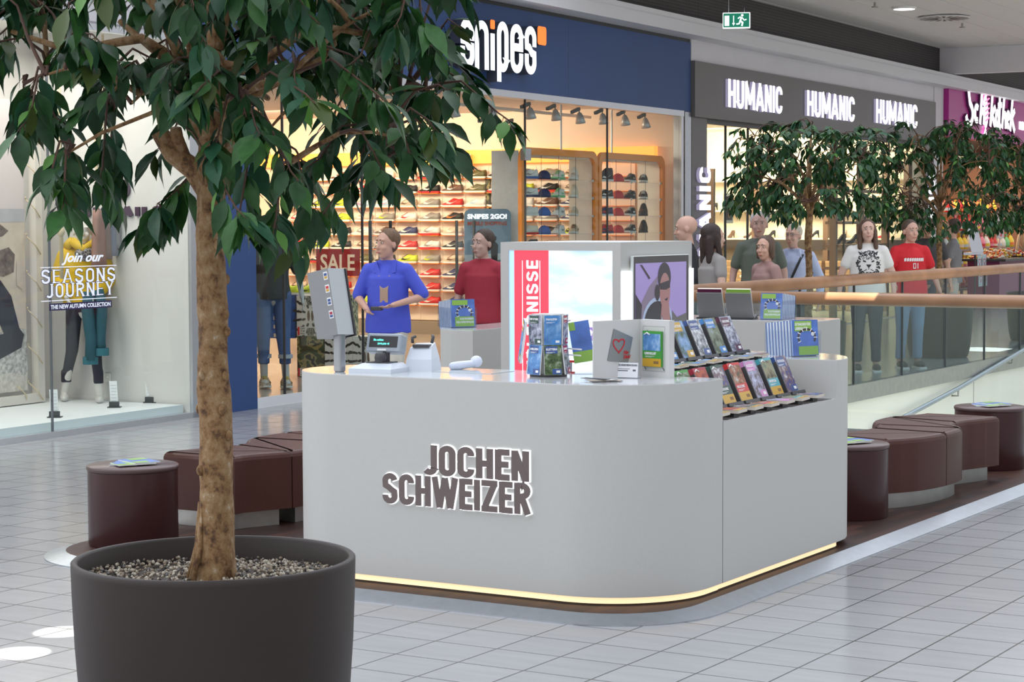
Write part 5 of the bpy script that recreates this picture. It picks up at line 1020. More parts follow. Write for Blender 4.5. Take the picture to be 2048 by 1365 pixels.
# brochure holders
def holder(label,blabel,x,y,rot,flip=False,w_=.15,d=.2,k=0):
    Mx=Matrix.Translation((x,y,ZT))@Matrix.Rotation(rot,4,'Z')
    t=thing('brochure_holder',label,'brochure holder',M4=Mx,group=None)
    b=MB(); D=d+.01; W2=w_/2+.006
    for bx in ((-W2,W2,-.006,-.003),(-W2,W2,D,D+.003)): b.box(bx[0],bx[1],bx[2],bx[3],0,.125 if bx[2]<0 else .16)
    b.box(-W2-.003,-W2,-.006,D+.003,0,.14); b.box(W2,W2+.003,-.006,D+.003,0,.14); b.box(-W2,W2,-.006,D,0,.003); b.build('acrylic_tray',ACRYL,t)
    s_=thing('brochure_stack',blabel,'brochures',M4=Mx@Matrix.Translation((0,0,.004)))
    L=Matrix.Rotation(-.10,4,'X'); EDGE=M('brochure edges',(.30,.42,.62),.5,var=.5,vscale=60)
    b=MB(); n=26
    for q in range(n): yy=d*q/n; b.box(-w_/2,w_/2,yy,yy+d/n*.8,0,.195+.002*(q%2),q%3,L)
    b.build('brochures',[M('edge pale blue',(.48,.60,.75),.5),M('edge navy',(.06,.12,.35),.5),M('edge white',(.72,.72,.74),.5)],s_)
    F_=L@front(0,-.001,0); h=.195; W=w_/2
    b=MB(); B=lambda x0,x1,y0,y1,z,mi: b.add([(x0,y0,z),(x1,y0,z),(x1,y1,z),(x0,y1,z)],[(0,1,2,3)],mi,F_)
    B(-W,W,0,h,0,0); B(-W*.55,W*.95,.004,.052,.001,1) if not flip else B(-W*.7,W*.9,.005,.075,.001,1)
    B(-W*.8,W*.5,.135,h-.004,.001,1) if not flip else B(-W*.9,W*.4,.155,.19,.001,1)
    pts=[(W*.1+.055*math.cos(q*PI/12),.10+.045*math.sin(q*PI/12)) for q in range(-2,15)]; ribbon(b,pts,.011,.0015,.0025,F_,2); 
    for q in range(0,15,2): 
        a=q*PI/12; ribbon(b,[(W*.1+.045*math.cos(a),.10+.037*math.sin(a)),(W*.1+.068*math.cos(a),.10+.056*math.sin(a))],.005,.002,.003,F_,3)
    b.add([(W*.55+.011*math.cos(q*PI/5),.118+.011*math.sin(q*PI/5),.003) for q in range(10)],[tuple(range(10))],3,F_)
    pr=b.build('cover_print',[M('cover sky blue',(.10,.20,.55),.35,var=.3,vscale=9),KM('lime'),M('wheel brown',(.06,.045,.04),.5),PRWH],s_)
    Ft=F_ if not flip else F_@Matrix.Translation((0,.08,0))@Matrix.Rotation(PI,4,'Z')
    if not flip:
        put_text(pr,'title','EXTRARUNDE FÜRS',-W*.75,W*.42,.166,.017,F_,PRWH,.0004,.0006,.0014); put_text(pr,'title','LIEBESGLÜCK',-W*.75,W*.2,.143,.017,F_,PRWH,.0004,.0006,.0014)
    else:
        put_text(pr,'title','EXTRARUNDE FÜRS',-W*.85,W*.6,.038,.016,Ft,PRWH,.0004,.0006,.0014); put_text(pr,'title','LIEBESGLÜCK',-W*.85,W*.3,.015,.016,Ft,PRWH,.0004,.0006,.0014)
holder('clear brochure holder on the right end block of the kiosk','stack of blue and lime brochures in the holder on the right end block',-4.36,10.30,1.0,False,.17,.26)
holder('clear brochure holder on the left wing of the kiosk','stack of blue and lime brochures, printed face inverted, on the left wing',-7.66,11.98,.95,True,.18,.24)
holder('clear brochure holder on the far counter right of the tower','stack of blue and lime brochures on the far counter right of the tower',-6.20,13.97,.05,True,.17,.28)
# card reader / screen housing on a post
t=thing('card_terminal','grey slanted screen housing with card payment stickers on a post, counter left','terminal',M4=Matrix.Translation((-5.955,8.16,ZT)))
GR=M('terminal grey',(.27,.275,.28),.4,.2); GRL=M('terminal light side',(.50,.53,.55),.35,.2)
b=MB(); b.rbox(-.024,.024,-.02,.03,0,.20,.012); b.build('post',M('post silver',(.38,.39,.41),.3,.6),t)
Lm=Matrix.Translation((-.025,.0,.175))@Matrix.Rotation(-.21,4,'Y')@Matrix.Rotation(-.05,4,'X')
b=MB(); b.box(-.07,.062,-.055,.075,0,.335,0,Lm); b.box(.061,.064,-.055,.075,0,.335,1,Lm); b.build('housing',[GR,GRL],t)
b=MB(); b.box(-.02,.070,.076,.088,-.008,.335,0,Lm); b.build('screen',BLACK,t)
for q,(c1,c2) in enumerate((('navy','gold'),('red','gold'),('navy','navy'),('crimson','navy'))):
    b=MB(); z=.28-.065*q; b.box(.028,.053,-.0565,-.055,z,z+.04,0,Lm); b.box(.032,.049,-.0575,-.0565,z+.02,z+.033,1,Lm); b.box(.032,.049,-.0575,-.0565,z+.006,z+.017,2,Lm); b.build('payment_sticker',[PRWH,KM(c1),KM(c2)],t)
# cash register display, base, printer
PG=M('register grey',(.33,.37,.42),.35); PW=M('register white',(.62,.67,.74),.3)
t=thing('cash_register','small grey cash register with a customer display and lit green digits','cash register',M4=Matrix.Translation((-5.76,8.24,ZT))@Matrix.Rotation(.12,4,'Z'))
b=MB(); b.add([(-.125,-.10,0),(.11,-.10,0),(.11,.10,0),(-.125,.10,0),(-.125,-.10,.022),(.11,-.10,.022),(.11,.10,.022),(-.125,.10,.022),(-.085,-.03,.045),(.08,-.03,.045),(.08,.09,.045),(-.085,.09,.045)],[(0,1,5,4),(1,2,6,5),(2,3,7,6),(3,0,4,7),(4,5,9,8),(5,6,10,9),(6,7,11,10),(7,4,8,11),(8,9,10,11),(3,2,1,0)],0); b.build('base',PW,t)
b=MB(); b.box(-.07,.055,-.02,.08,.045,.05); b.build('key_mat',DGREY,t)
b=MB(); b.lathe([(.026,.05),(.030,.072),(.026,.092),(.02,.096),(0,.09)],16); b.build('pen_cup',DGREY,t)
Ld=Matrix.Translation((-.01,.05,.095))@Matrix.Rotation(-.28,4,'X')
b=MB(); b.rbox(-.098,.098,-.012,.055,0,.095,.012,0,Ld); b.build('display_housing',PG,t)
b=MB(); b.box(-.078,.078,-.015,-.012,.024,.080,0,Ld); dd=b.build('display',BLACK,t)
LEDG=M('led digits',(.1,.8,.6),.5,emit=(.1,.9,.65),es=1.2)
put_text(dd,'digits','Sie zahlen',-.055,.0,.056,.010,Ld@front(0,-.0155,0),LEDG,.0003,.0004); put_text(dd,'digits','299,00 €',-.03,.035,.036,.010,Ld@front(0,-.0155,0),LEDG,.0003,.0004)
b=MB(); b.box(-.03,.02,-.0135,-.012,.006,.016,0,Ld); b.build('badge',PRWH,t)
b=MB(); b.cyl(0,.06,.04,.11,.02,10); b.build('neck',DGREY,t)
b=MB(); b.tube([(-.12,.02,.01),(-.15,-.01,.02),(-.155,-.04,.008),(-.13,-.05,.006)],.004,6); b.build('cable',BLACK,t)
t=thing('receipt_printer','white receipt printer with a dark feed slot beside the cash register','printer',M4=Matrix.Translation((-5.63,8.43,ZT))@Matrix.Rotation(.3,4,'Z'))
b=MB(); loft(b,[[(-.075,-.075,z0),(.065,-.075,z0),(.075,.065,z0),(-.065,.075,z0)] for z0 in (0,)]+[[(-.07,-.065,.06),(.06,-.065,.06),(.065,.06,.07),(-.06,.065,.07)],[(-.06,-.03,.115),(.05,-.03,.12),(.05,.04,.14),(-.05,.04,.135)]],0,None,False); b.build('housing',PW,t)
b=MB(); b.box(-.045,.04,-.04,.03,.118,.132); b.build('paper_slot',DGREY,t); b=MB(); b.tube([(-.05,-.02,.14),(-.055,-.01,.165),(-.045,.01,.17)],.008,6); b.tube([(.05,-.02,.14),(.055,-.01,.17),(.045,.01,.175)],.008,6); b.build('latch',DGREY,t)
t=thing('barcode_scanner','white hand scanner lying behind the receipt printer','scanner',M4=Matrix.Translation((-5.50,8.55,ZT)))
b=MB(); b.cap((0,0,.022),(.05,.06,.030),.022,.018,10); b.ell((.06,.075,.04),(.032,.028,.03),12,8); b.cap((-.02,-.02,.02),(.0,.0,.022),.02,.022,8); b.build('body',M('scanner pale',(.68,.72,.85),.3),t)
t=thing('counter_mat','thin clear desk mat printed with faint lines on the counter','mat',M4=Matrix.Translation((-5.75,8.5,ZT+.0005))); 
b=MB(); b.box(-.05,.55,-.12,.10,0,.002); b.build('mat',M('mat glossy',(.6,.66,.68),.15,coat=.5),t)
# rotating leaflet stand
t=thing('leaflet_stand','rotating white leaflet stand on the counter with two tiers of leaflets','leaflet stand',M4=Matrix.Translation((-4.90,8.42,ZT)))
HX=[(math.cos(PI/3*q+.25),math.sin(PI/3*q+.25)) for q in range(6)]
b=MB(); b.prism([(x*.082,y*.082) for x,y in HX],.012,.30); b.build('core',M('stand core grey',(.52,.52,.50),.5),t)
b=MB(); b.cyl(0,0,0,.012,.09,24); b.build('turntable',DGREY,t)
b=MB(); b.tube([(.15,.05,.10),(.03,.09,.10),(.02,.09,.25),(.1,.04,.27)],.004,6); b.tube([(.16,.04,.13),(.02,.10,.13)],.004,6); b.build('wire_bracket',WHITE,t)
LF=[('dark green','town','dark green','BEST OF WIEN'),('blue','sky','blue','PARAGLEITEN'),('crimson','town','crimson','GENUSS'),('gold','sky','gold','ABENTEUER'),('navy','forest','navy','OUTDOOR'),('teal','pier','teal','WASSER')]
LF2=[('navy','sky','navy','HELDEN'),('navy','forest','navy','KLETTERN'),('crimson','town','crimson','DINNER'),('gold','sky','navy','FLIEGEN'),('blue','snow','blue','SCHNEE'),('green','forest','green','NATUR')]
for tier,(ls,zz) in enumerate(((LF,.155),(LF2,.012))):
    for q in range(6):
        a=PI/3*q+.25+PI/6-PI*.5-.55
        c_=ls[q]; ang=-PI/2+PI/3*(q-0)+(-.28)
        nx,ny=math.cos(ang),math.sin(ang); 
        g=thing('leaflet','%s leaflet in the %s tier of the rotating stand'%({'dark green':'dark green','blue':'sky blue','crimson':'crimson','gold':'gold','navy':'navy','teal':'teal','green':'green'}[c_[0]]+' '+['front left','front right','right','back right','back','left'][q],'upper' if tier==0 else 'lower'),'leaflet',M4=Matrix.Translation((-4.90+nx*(.084 if tier==0 else .10),8.42+ny*(.084 if tier==0 else .10),ZT+zz))@Matrix.Rotation(ang+PI/2,4,'Z'),group='leaflets in the rotating stand')
        Lx=Matrix.Rotation(.02 if tier==0 else -.12,4,'X'); w_,h=.085,.142
        b=MB(); b.box(-w_/2,w_/2,0,.006,0,h,0,Lx); b.build('sheet',PAGE if 0 else PRWH,g); cover(g,w_,h,Lx@front(0,-.0008,0),c_[0],c_[1],c_[2],c_[3],'B','print')
g=thing('leaflet','gold and blue leaflet sticking out left of the rotating stand','leaflet',M4=Matrix.Translation((-5.03,8.36,ZT+.07))@Matrix.Rotation(-.9,4,'Z'))
Lx=Matrix.Rotation(.25,4,'Y')@Matrix.Rotation(-.1,4,'X'); b=MB(); b.box(-.03,.03,0,.012,0,.21,0,Lx); b.build('sheet',PRWH,g); cover(g,.06,.21,Lx@front(0,-.0008,0),'gold','sky','gold','ERLEBNIS','B','print')
g=thing('brochure_stack','blue and lime brochure leaning right of the rotating leaflet stand','brochures',M4=Matrix.Translation((-4.80,8.60,ZT))@Matrix.Rotation(.5,4,'Z'))
Lx=Matrix.Translation((0,0,.06))@Matrix.Rotation(-.16,4,'Y'); b=MB(); b.box(-.05,.05,0,.02,0,.20,0,Lx); b.add([(-.05,-.001,0),(.05,-.001,0),(.05,-.001,.055),(-.05,-.001,.055)],[(0,1,2,3)],1,Lx); b.add([(-.05,-.001,.16),(-.02,-.001,.16),(-.02,-.001,.2),(-.05,-.001,.2)],[(0,1,2,3)],1,Lx); b.build('brochures',[MC['cover sky blue'],KM('lime')],g)
b=MB(); b.box(-.05,.05,-.02,.03,0,.062); b.build('prop',ACRYL,g)
# gift box standing open, acrylic sign, fan of cards, red stamp
t=thing('gift_box','open white gift box standing upright, holding a green book','gift box',(0,0,0))
BXM=M('box white',(.62,.61,.60),.5)
A_=Vector((-4.60,8.325,KZ)); B_=Vector((-4.495,8.60,KZ)); C_=Vector((-4.312,8.545,KZ)); Hh=.275
def wallp(b,P,Q,th,h,mi=0):
    d=(Q-P).normalized(); nn=Vector((-d.y,d.x,0))*th; b.add([P,Q,Q+nn,P+nn,P+Vector((0,0,h)),Q+Vector((0,0,h)),Q+nn+Vector((0,0,h)),P+nn+Vector((0,0,h))],[(3,2,1,0),(4,5,6,7),(0,1,5,4),(1,2,6,5),(2,3,7,6),(3,0,4,7)],mi)
b=MB(); wallp(b,A_,B_,.006,Hh); b.build('lid',BXM,t)
b=MB(); wallp(b,B_,C_,.035,Hh); b.build('box_body',BXM,t)
dBC=(C_-B_).normalized(); nBC=Vector((dBC.y,-dBC.x,0)); FBC=Matrix(((dBC.x,0,nBC.x,B_.x),(dBC.y,0,nBC.y,B_.y),(0,1,nBC.z,B_.z),(0,0,0,1)))
b=MB()
L_=(C_-B_).length
for x0,x1,y0,y1 in ((.018,.020,.03,.245),(L_-.03,L_-.028,.03,.245),(.018,L_-.028,.03,.032),(.018,L_-.028,.243,.245)): b.add([(x0,y0,.001),(x1,y0,.001),(x1,y1,.001),(x0,y1,.001)],[(0,1,2,3)],0,FBC)
for x,y in ((.03,.05),(L_-.05,.22),(L_-.04,.05),(.05,.225)): b.tube([(x,y,.003),(x+.01,y-.014,.003)],.0015,5,1,FBC)
b.build('inner_frame',[M('box line grey',(.4,.4,.4),.5),BLACK],t)
g=thing('gift_book','green and gold skydiving gift book held in the open white gift box','book',M4=FBC@Matrix.Translation((L_*.47,.052,.002)))
b=MB(); b.box(-.062,.062,0,.17,0,.012); b.build('book_block',KM('green'),g); cover(g,.122,.168,Matrix.Translation((0,.001,.0125)),'green','sky','gold','LEBENSLUST','A')
g=thing('greeting_card','silver card with a hand drawn red heart fixed to the open gift box','card',M4=Matrix.Identity(4))
dAB=(B_-A_).normalized(); nAB=Vector((dAB.y,-dAB.x,0)); FAB=Matrix(((dAB.x,0,nAB.x,A_.x),(dAB.y,0,nAB.y,A_.y),(0,1,nAB.z,A_.z),(0,0,0,1)))
b=MB(); b.add([(.085,.085,.003),(.215,.07,.003),(.245,.19,.003),(.125,.235,.003)],[(0,1,2,3)],0,FAB); b.add([(.085,.085,.001),(.215,.07,.001),(.245,.19,.001),(.125,.235,.001)],[(3,2,1,0)],0,FAB); b.build('card',M('silver card',(.30,.31,.32),.35,.4),g)
b=MB(); pts=[]
for q in range(25):
    a=2*PI*q/24; pts.append((.155+.034*math.sin(a)**3*1.05,.158+.030*math.cos(a)-.012*math.cos(2*a)-.005*math.cos(3*a)))
ribbon(b,pts,.0055,.004,.005,FAB); b.build('heart',M('marker red',(.65,.02,.03),.5),g)
put_text(g,'writing','Für',.185,.215,.112,.016,FAB,M('marker red',(.65,.02,.03),.5),.0004,.0006,.0045,shear=.3); put_text(g,'writing','Dich!',.185,.225,.092,.016,FAB,M('marker red',(.65,.02,.03),.5),.0004,.0006,.0045,shear=.3)
g=thing('acrylic_sign','small clear acrylic sign with printed text in front of the gift box','sign',M4=Matrix.Translation((-4.50,8.47,KZ))@Matrix.Rotation(.1,4,'Z'))
Lx=Matrix.Rotation(-.12,4,'X'); b=MB(); b.box(-.062,.062,0,.003,0,.078,0,Lx); b.box(-.062,.062,0,.04,0,.003,0); b.build('plate',ACRYL,g); b=MB(); b.box(-.056,.056,-.001,0,.004,.074,0,Lx); b.build('paper',M('paper white',(.82,.84,.88),.4),g)
put_text(g,'print','GESCHENKVERPACKUNG',-.052,.052,.058,.009,Lx@front(0,-.002,0),M('print grey',(.1,.1,.12),.5),.0003,.0003); b=MB(); b.box(-.05,.015,-.002,-.001,.044,.046,0,Lx); b.box(-.05,.005,-.002,-.001,.034,.038,0,Lx); b.box(.03,.045,-.002,-.001,.034,.042,0,Lx); b.build('print_lines',MC['print grey'],g)
for i in range(5):
    g=thing('tag_card','%s card in the small fan of cards on the counter edge'%['black','cream','grey','white','dark patterned'][i],'card',M4=Matrix.Translation((-4.50-.02*i,8.22+.012*i,KZ+.002+.002*i))@Matrix.Rotation(.9-.28*i,4,'Z'),group='fan of cards')
    b=MB(); b.box(-.05,.10,-.022,.022,0,.0015); b.build('card',M('tag %d'%i,[(.04,.04,.045),(.6,.52,.4),(.3,.3,.3),(.7,.7,.7),(.05,.05,.06)][i],.5),g)
g=thing('ribbon_holder','small red T shaped holder standing on the counter by the tower','holder',M4=Matrix.Translation((-4.90,8.64,KZ)))
RD=M('holder red',(.60,.03,.02),.4); b=MB(); b.box(-.045,.045,-.008,.008,.052,.062); b.build('crossbar',RD,g); b=MB(); b.cyl(0,0,.006,.054,.006,8); b.build('stem',STEEL,g); b=MB(); b.cyl(0,0,0,.006,.02,14); b.build('foot',RD,g)
# magazines on the drum tables
def mag(label,x,y,rot,c,k,z=.476):
    g=thing('magazine',label,'magazine',M4=Matrix.Translation((x,y,z+.006*k))@Matrix.Rotation(rot,4,'Z'),group='magazines on the drum tables')
    b=MB(); b.box(-.075,.075,-.105,.105,0,.005); b.build('pages',PRWH,g); b=MB(); b.add([(-.075,-.105,.0055),(.075,-.105,.0055),(.075,.105,.0055),(-.075,.105,.0055)],[(0,1,2,3)],0); b.add([(-.07,-.10,.006),(.02,-.10,.006),(.02,-.04,.006),(-.07,-.04,.006)],[(0,1,2,3)],1); b.add([(-.03,.03,.006),(.07,.03,.006),(.07,.1,.006),(-.03,.1,.006)],[(0,1,2,3)],2); b.build('cover_print',[MC['cover sky blue'] if c else KM('lime'),KM('lime') if c else MC['cover sky blue'],KM('navy') if not c else KM('lime')],g)
for nm,dx,dy in (('nearest the kiosk on its right',-4.52,11.30),('beyond the right bench',-4.53,14.02),('behind the tree pot',-7.52,8.38)):
    mag('blue magazine lying lowest on the drum table '+nm,dx-.04,dy+.0,.5,1,0); mag('lime magazine lying in the middle on the drum table '+nm,dx+.03,dy-.03,-.5,0,1); mag('blue magazine lying uppermost on the drum table '+nm,dx+.02,dy+.03,1.2,1,2)
# ------------------------------------------------------------------ potted trees
def bark_mat():
    m=bpy.data.materials.new('ficus bark'); m.use_nodes=True; nt=m.node_tree; p=nt.nodes['Principled BSDF']; p.inputs['Roughness'].default_value=.8
    tc=nt.nodes.new('ShaderNodeTexCoord'); mp=nt.nodes.new('ShaderNodeMapping'); mp.inputs['Scale'].default_value=(1,1,.8)
    n=nt.nodes.new('ShaderNodeTexNoise'); n.inputs['Scale'].default_value=26; n.inputs['Detail'].default_value=7; n.inputs['Roughness'].default_value=.7
    r=nt.nodes.new('ShaderNodeValToRGB'); e=r.color_ramp.elements; e[0].position=.30; e[0].color=(.04,.02,.012,1); e[1].position=.76; e[1].color=(.62,.55,.46,1)
    for q,c in ((.39,(.12,.060,.026)),(.47,(.25,.135,.055)),(.60,(.34,.22,.11))): x=e.new(q); x.color=(*c,1)
    nt.links.new(tc.outputs['Object'],mp.inputs[0]); nt.links.new(mp.outputs[0],n.inputs['Vector']); nt.links.new(n.outputs['Fac'],r.inputs[0]); nt.links.new(r.outputs[0],p.inputs['Base Color'])
    b=nt.nodes.new('ShaderNodeBump'); b.inputs['Strength'].default_value=.7; b.inputs['Distance'].default_value=.008; nt.links.new(n.outputs['Fac'],b.inputs['Height']); nt.links.new(b.outputs[0],p.inputs['Normal']); return m
BARK=bark_mat(); TWIG=M('twig brown',(.10,.05,.032),.7)
LV=[M('leaf dark',(.016,.060,.016),.34,var=.25,vscale=30),M('leaf mid',(.030,.105,.022),.36,var=.25,vscale=30),M('leaf bluish',(.020,.080,.038),.30,var=.2,vscale=30),M('leaf young',(.085,.22,.035),.4),M('leaf olive',(.055,.085,.018),.42)]
for m_ in LV:
    p_=m_.node_tree.nodes['Principled BSDF']; p_.inputs['Specular IOR Level'].default_value=.32; p_.inputs['Roughness'].default_value=.42
def leaf(b,base,d,up,L,W,mi,curl):
    # pointed leaf: base -> tip along d, folded along the midrib, drooping
    d=d.normalized(); s_=d.cross(up); s_=s_.normalized() if s_.length>1e-4 else Vector((1,0,0)); n_=s_.cross(d).normalized()
    prof=[(0,0,0),(.10,.17,.02),(.28,.44,.03),(.48,.5,.02),(.70,.33,0),(.86,.10,-.03),(1.0,0,-.07)]
    vs=[];fs=[]
    for t,w_,z in prof:
        c_=base+d*(L*t)-n_*(curl*L*t*t); 
        if w_==0: vs.append(c_)
        else: vs+= [c_-s_*(W*w_)+n_*(W*w_*.28),c_,c_+s_*(W*w_)+n_*(W*w_*.28)]
    fs=[(0,2,1),(0,3,2)]
    for k in range(4): a=1+3*k; fs+=[(a,a+1,a+4,a+3),(a+1,a+2,a+5,a+4)]
    fs+=[(13,14,16),(14,15,16)]
    b.add(vs,fs,mi,None,True)
def make_tree_meshes(seed,zlow,x0,x1,ry,ztop,ntw,fork,stub=True,cx=0.0,lsz=1.0,hole=False):
    r=random.Random(seed); lf=MB(); br=MB()
    hubs=[]
    for q in range(9):
        a=2*PI*q/9+r.uniform(-.3,.3); L=r.uniform(.28,.5); zz=fork+r.uniform(.15,.75)
        E_=Vector((cx*.5+math.cos(a)*L*1.1,math.sin(a)*L*.9,zz)); S_=Vector((0,0,fork+r.uniform(-.05,.2))); mid=(S_+E_)/2+Vector((r.uniform(-.05,.05),r.uniform(-.05,.05),.08))
        br.tube([S_,mid,E_],[.024,.016,.009],6,0); hubs+= [mid,E_,(mid+E_)/2]
    up_=Vector((.02,0,fork+.95)); br.tube([(0,0,fork-.05),(.01,.01,fork+.4),up_],[.032,.02,.008],8,0); hubs+=[Vector((.01,.01,fork+.4)),Vector((.01,0,fork+.65)),up_]
    nb=0
    while nb<34:
        x=r.uniform(x0,x1)*.85; y=r.uniform(-ry,ry)*.85; z=r.uniform(max(zlow(x),fork-.1)+.15,ztop-.15); E_=Vector((x,y,z))
        if hole and -.30<x<.06 and y<.12 and z<2.16: continue
        if ((x-(x0+x1)/2)/((x1-x0)/2))**2+(y/ry)**2>.8: continue
        h=min(hubs,key=lambda q:(q-E_).length+r.uniform(0,.35)+(.3 if q.z>z+.2 else 0)); dv=E_-h; nb+=1
        m1=h+dv*.5+Vector((r.uniform(-.04,.04),r.uniform(-.04,.04),.05)); br.tube([h,h+dv*.25+Vector((0,0,.03)),m1,h+dv*.8+Vector((0,0,.03)),E_],[.011,.009,.0075,.006,.004],6,0,caps=False)
        hubs+=[h+dv*.35+Vector((0,0,.04)),m1,h+dv*.8+Vector((0,0,.03)),E_]
    cnt=0; tries=0
    while cnt<ntw and tries<ntw*30:
        tries+=1
        x=r.uniform(x0,x1); y=r.uniform(-ry,ry); z=r.uniform(zlow(x),ztop)
        xc=(x0+x1)/2; e=((x-xc)/((x1-x0)/2))**2+(y/ry)**2
        zc=(zlow(xc)+ztop)/2
        if e>1: continue
        if e<.25 and z<fork+.25 and r.random()<.8: continue
        if r.random()<.35*(1-e): continue
        zl_=zlow(x)+ .20*e*0 + .10; 
        if z<zl_: z=zl_+r.random()*.1
        if z>fork+.55 and e+((z-fork-.55)/(ztop-fork-.3))**2>1.15: continue
        E_=Vector((x,y,z)); h=min(hubs,key=lambda q:(q-E_).length+r.uniform(0,.10)+(0.3 if q.z>z+.3 else 0))
        dv=E_-h
        if hole and -.30<x<.06 and y<.12 and 1.80<z<2.16: continue
        if hole and z>2.15 and x>.80: continue
        if dv.length<.05: continue
        m1=h+dv*.5+Vector((0,0,.05+.05*dv.length)); E2=E_+Vector((dv.x,dv.y,0)).normalized()*.05-Vector((0,0,.03))
        path=[h,h+dv*.25+Vector((r.uniform(-.02,.02),r.uniform(-.02,.02),.04)),m1,E_,E2]
        br.tube(path,[.0075,.0055,.004,.003,.0015],5,1,caps=False)
        n=r.randint(10,16)
        for q in range(n):
            t=r.uniform(.0,1)**.7; 
            if t<.7: P_=m1.lerp(E_,t/.7)
            else: P_=E_.lerp(E2,(t-.7)/.3)
            az=r.uniform(0,2*PI); out=Vector((math.cos(az),math.sin(az),0)); dd=(out*r.uniform(.25,.9)+Vector((0,0,-r.uniform(.25,1.1)))+dv.normalized()*.35)
            P2=P_+dd.normalized()*.018; br.tube([P_,P2],[.0014,.001],3,1,caps=False)
            if hole and -.22<P_.x<.05 and P_.y<0 and 1.70<P_.z<2.12 and r.random()<.9: continue
            L=r.uniform(.065,.112)*lsz; k=r.random(); mi=0 if k<.46 else 1 if k<.72 else 2 if k<.88 else 3 if k<.94 else 4
            if mi==3: L*=.7
            leaf(lf,P2,dd,Vector((r.uniform(-.5,.5),r.uniform(-.5,.5),1)),L*1.08,L*r.uniform(.38,.50),mi,r.uniform(.05,.35))
        cnt+=1
    return lf,br
def trunk_mb(path,rad,seed):
    b=MB(); P=[]; R=[]
    for i in range(len(path)-1):
        for k in range(9):
            t=k/9; P.append(Vector(path[i]).lerp(Vector(path[i+1]),t)); R.append(rad[i]+(rad[i+1]-rad[i])*t)
    P.append(Vector(path[-1])); R.append(rad[-1]); b.tube(P,R,28,0)
    for i,v in enumerate(b.v):
        V=Vector(v); n=noise.noise(Vector((V.x*14+seed,V.y*14,V.z*7)))*.010+noise.noise(Vector((V.x*40,V.y*40+seed,V.z*22)))*.004
        c=min(P,key=lambda q:abs(q.z-V.z)); o=(V-Vector((c.x,c.y,V.z))); 
        if o.length>1e-5: V=V+o.normalized()*n
        b.v[i]=tuple(V)
    r=random.Random(seed)
    for q in range(16):
        c=P[r.randrange(4,len(P)-6)]; a=r.uniform(0,2*PI); k=R[0]*.9*(1-.3*(c.z-P[0].z)/1.3); b.ell((c.x+math.cos(a)*k,c.y+math.sin(a)*k,c.z),(.012,.012,.018),8,6,0)
    return b
POTM=M('anthracite planter',(.032,.023,.020),.5,spec=.35,bump=.05,bscale=120,var=.06,vscale=3); POTI=M('planter inside',(.035,.036,.038),.55)
def planter(parent_label,x,y,rotz,foliage,branches,trunk,R=.455,dark=False,scale=1.0,group=None):
    t=thing('potted_tree',parent_label,'potted tree',(x,y,0),rotz,group)
    b=MB(); b.lathe([(.36,0),(.39,.02),(.415,.12),(.434,.28),(.446,.45),(.453,.62),(.455,.70),(.455,.715),(.450,.72),(.437,.72),(.432,.712),(.425,.62)],72,0,Matrix.Scale(R/.455,4,(1,0,0))@Matrix.Scale(R/.455,4,(0,1,0)),cap=False); b.lathe([(.36,0),(0,0)],40,0); b.build('planter',POTM,t)
    b=MB(); b.lathe([(.428*R/.455,.64),(0,.645)],40,0,cap=False); b.build('soil',M('potting soil',(.06,.045,.035),.9),t)
    o=bpy.data.objects.new('pebbles',PEB); C.objects.link(o); o.parent=t; o.scale=(R/.455,R/.455,1); o['kind']='stuff'
    tm=trunk.build('trunk',BARK,t) if isinstance(trunk,MB) else bpy.data.objects.new('trunk',trunk)
    if not isinstance(trunk,MB): C.objects.link(tm); tm.parent=t
    for me,nm in ((branches,'branches'),(foliage,'foliage')):
        o=bpy.data.objects.new(nm,me); C.objects.link(o); o.parent=t
    return t
pb=MB(); r_=random.Random(5)
for q in range(2600):
    a=r_.uniform(0,2*PI); rr=.422*math.sqrt(r_.random()); s_=r_.uniform(.0045,.0085); z=.650+r_.uniform(0,.014)+.012*math.sin(rr*9+a)
    e=Euler((r_.uniform(0,3),r_.uniform(0,3),0)); pb.ell((rr*math.cos(a),rr*math.sin(a),z),(s_,s_*.8,s_*.6),5,4,r_.choice([0,0,1,1,2,3]),None,e)
o_=pb.build('p',[M('pebble cream',(.50,.45,.36),.7),M('pebble tan',(.28,.22,.16),.7),M('pebble grey',(.16,.15,.14),.7),M('pebble dark',(.05,.04,.035),.8)]); PEB=o_.data; bpy.data.objects.remove(o_)
PX=[(0,215),(40,290),(60,320),(130,340),(180,440),(240,500),(330,505),(395,480),(420,250),(455,250),(485,400),(530,520),(600,555),(640,430),(700,395),(760,430),(805,450),(850,400),(880,350),(930,300),(1000,300),(1040,260)]
def zl_main(x):
    px=430+x*623.5
    if px<=PX[0][0]: y=PX[0][1]
    elif px>=PX[-1][0]: y=PX[-1][1]
    else:
        for (a,ya),(b_,yb) in zip(PX,PX[1:]):
            if a<=px<=b_: y=ya+(yb-ya)*(px-a)/(b_-a); break
    return .72+(1114.5-y)/623.5
lf,br=make_tree_meshes(4,zl_main,-.74,.93,.72,3.0,235,1.93,cx=.08,lsz=1.25,hole=True)
def tomesh(mb,nm,mats):
    o=mb.build(nm,mats); me=o.data; bpy.data.objects.remove(o); return me
FOL=tomesh(lf,'fol',LV)
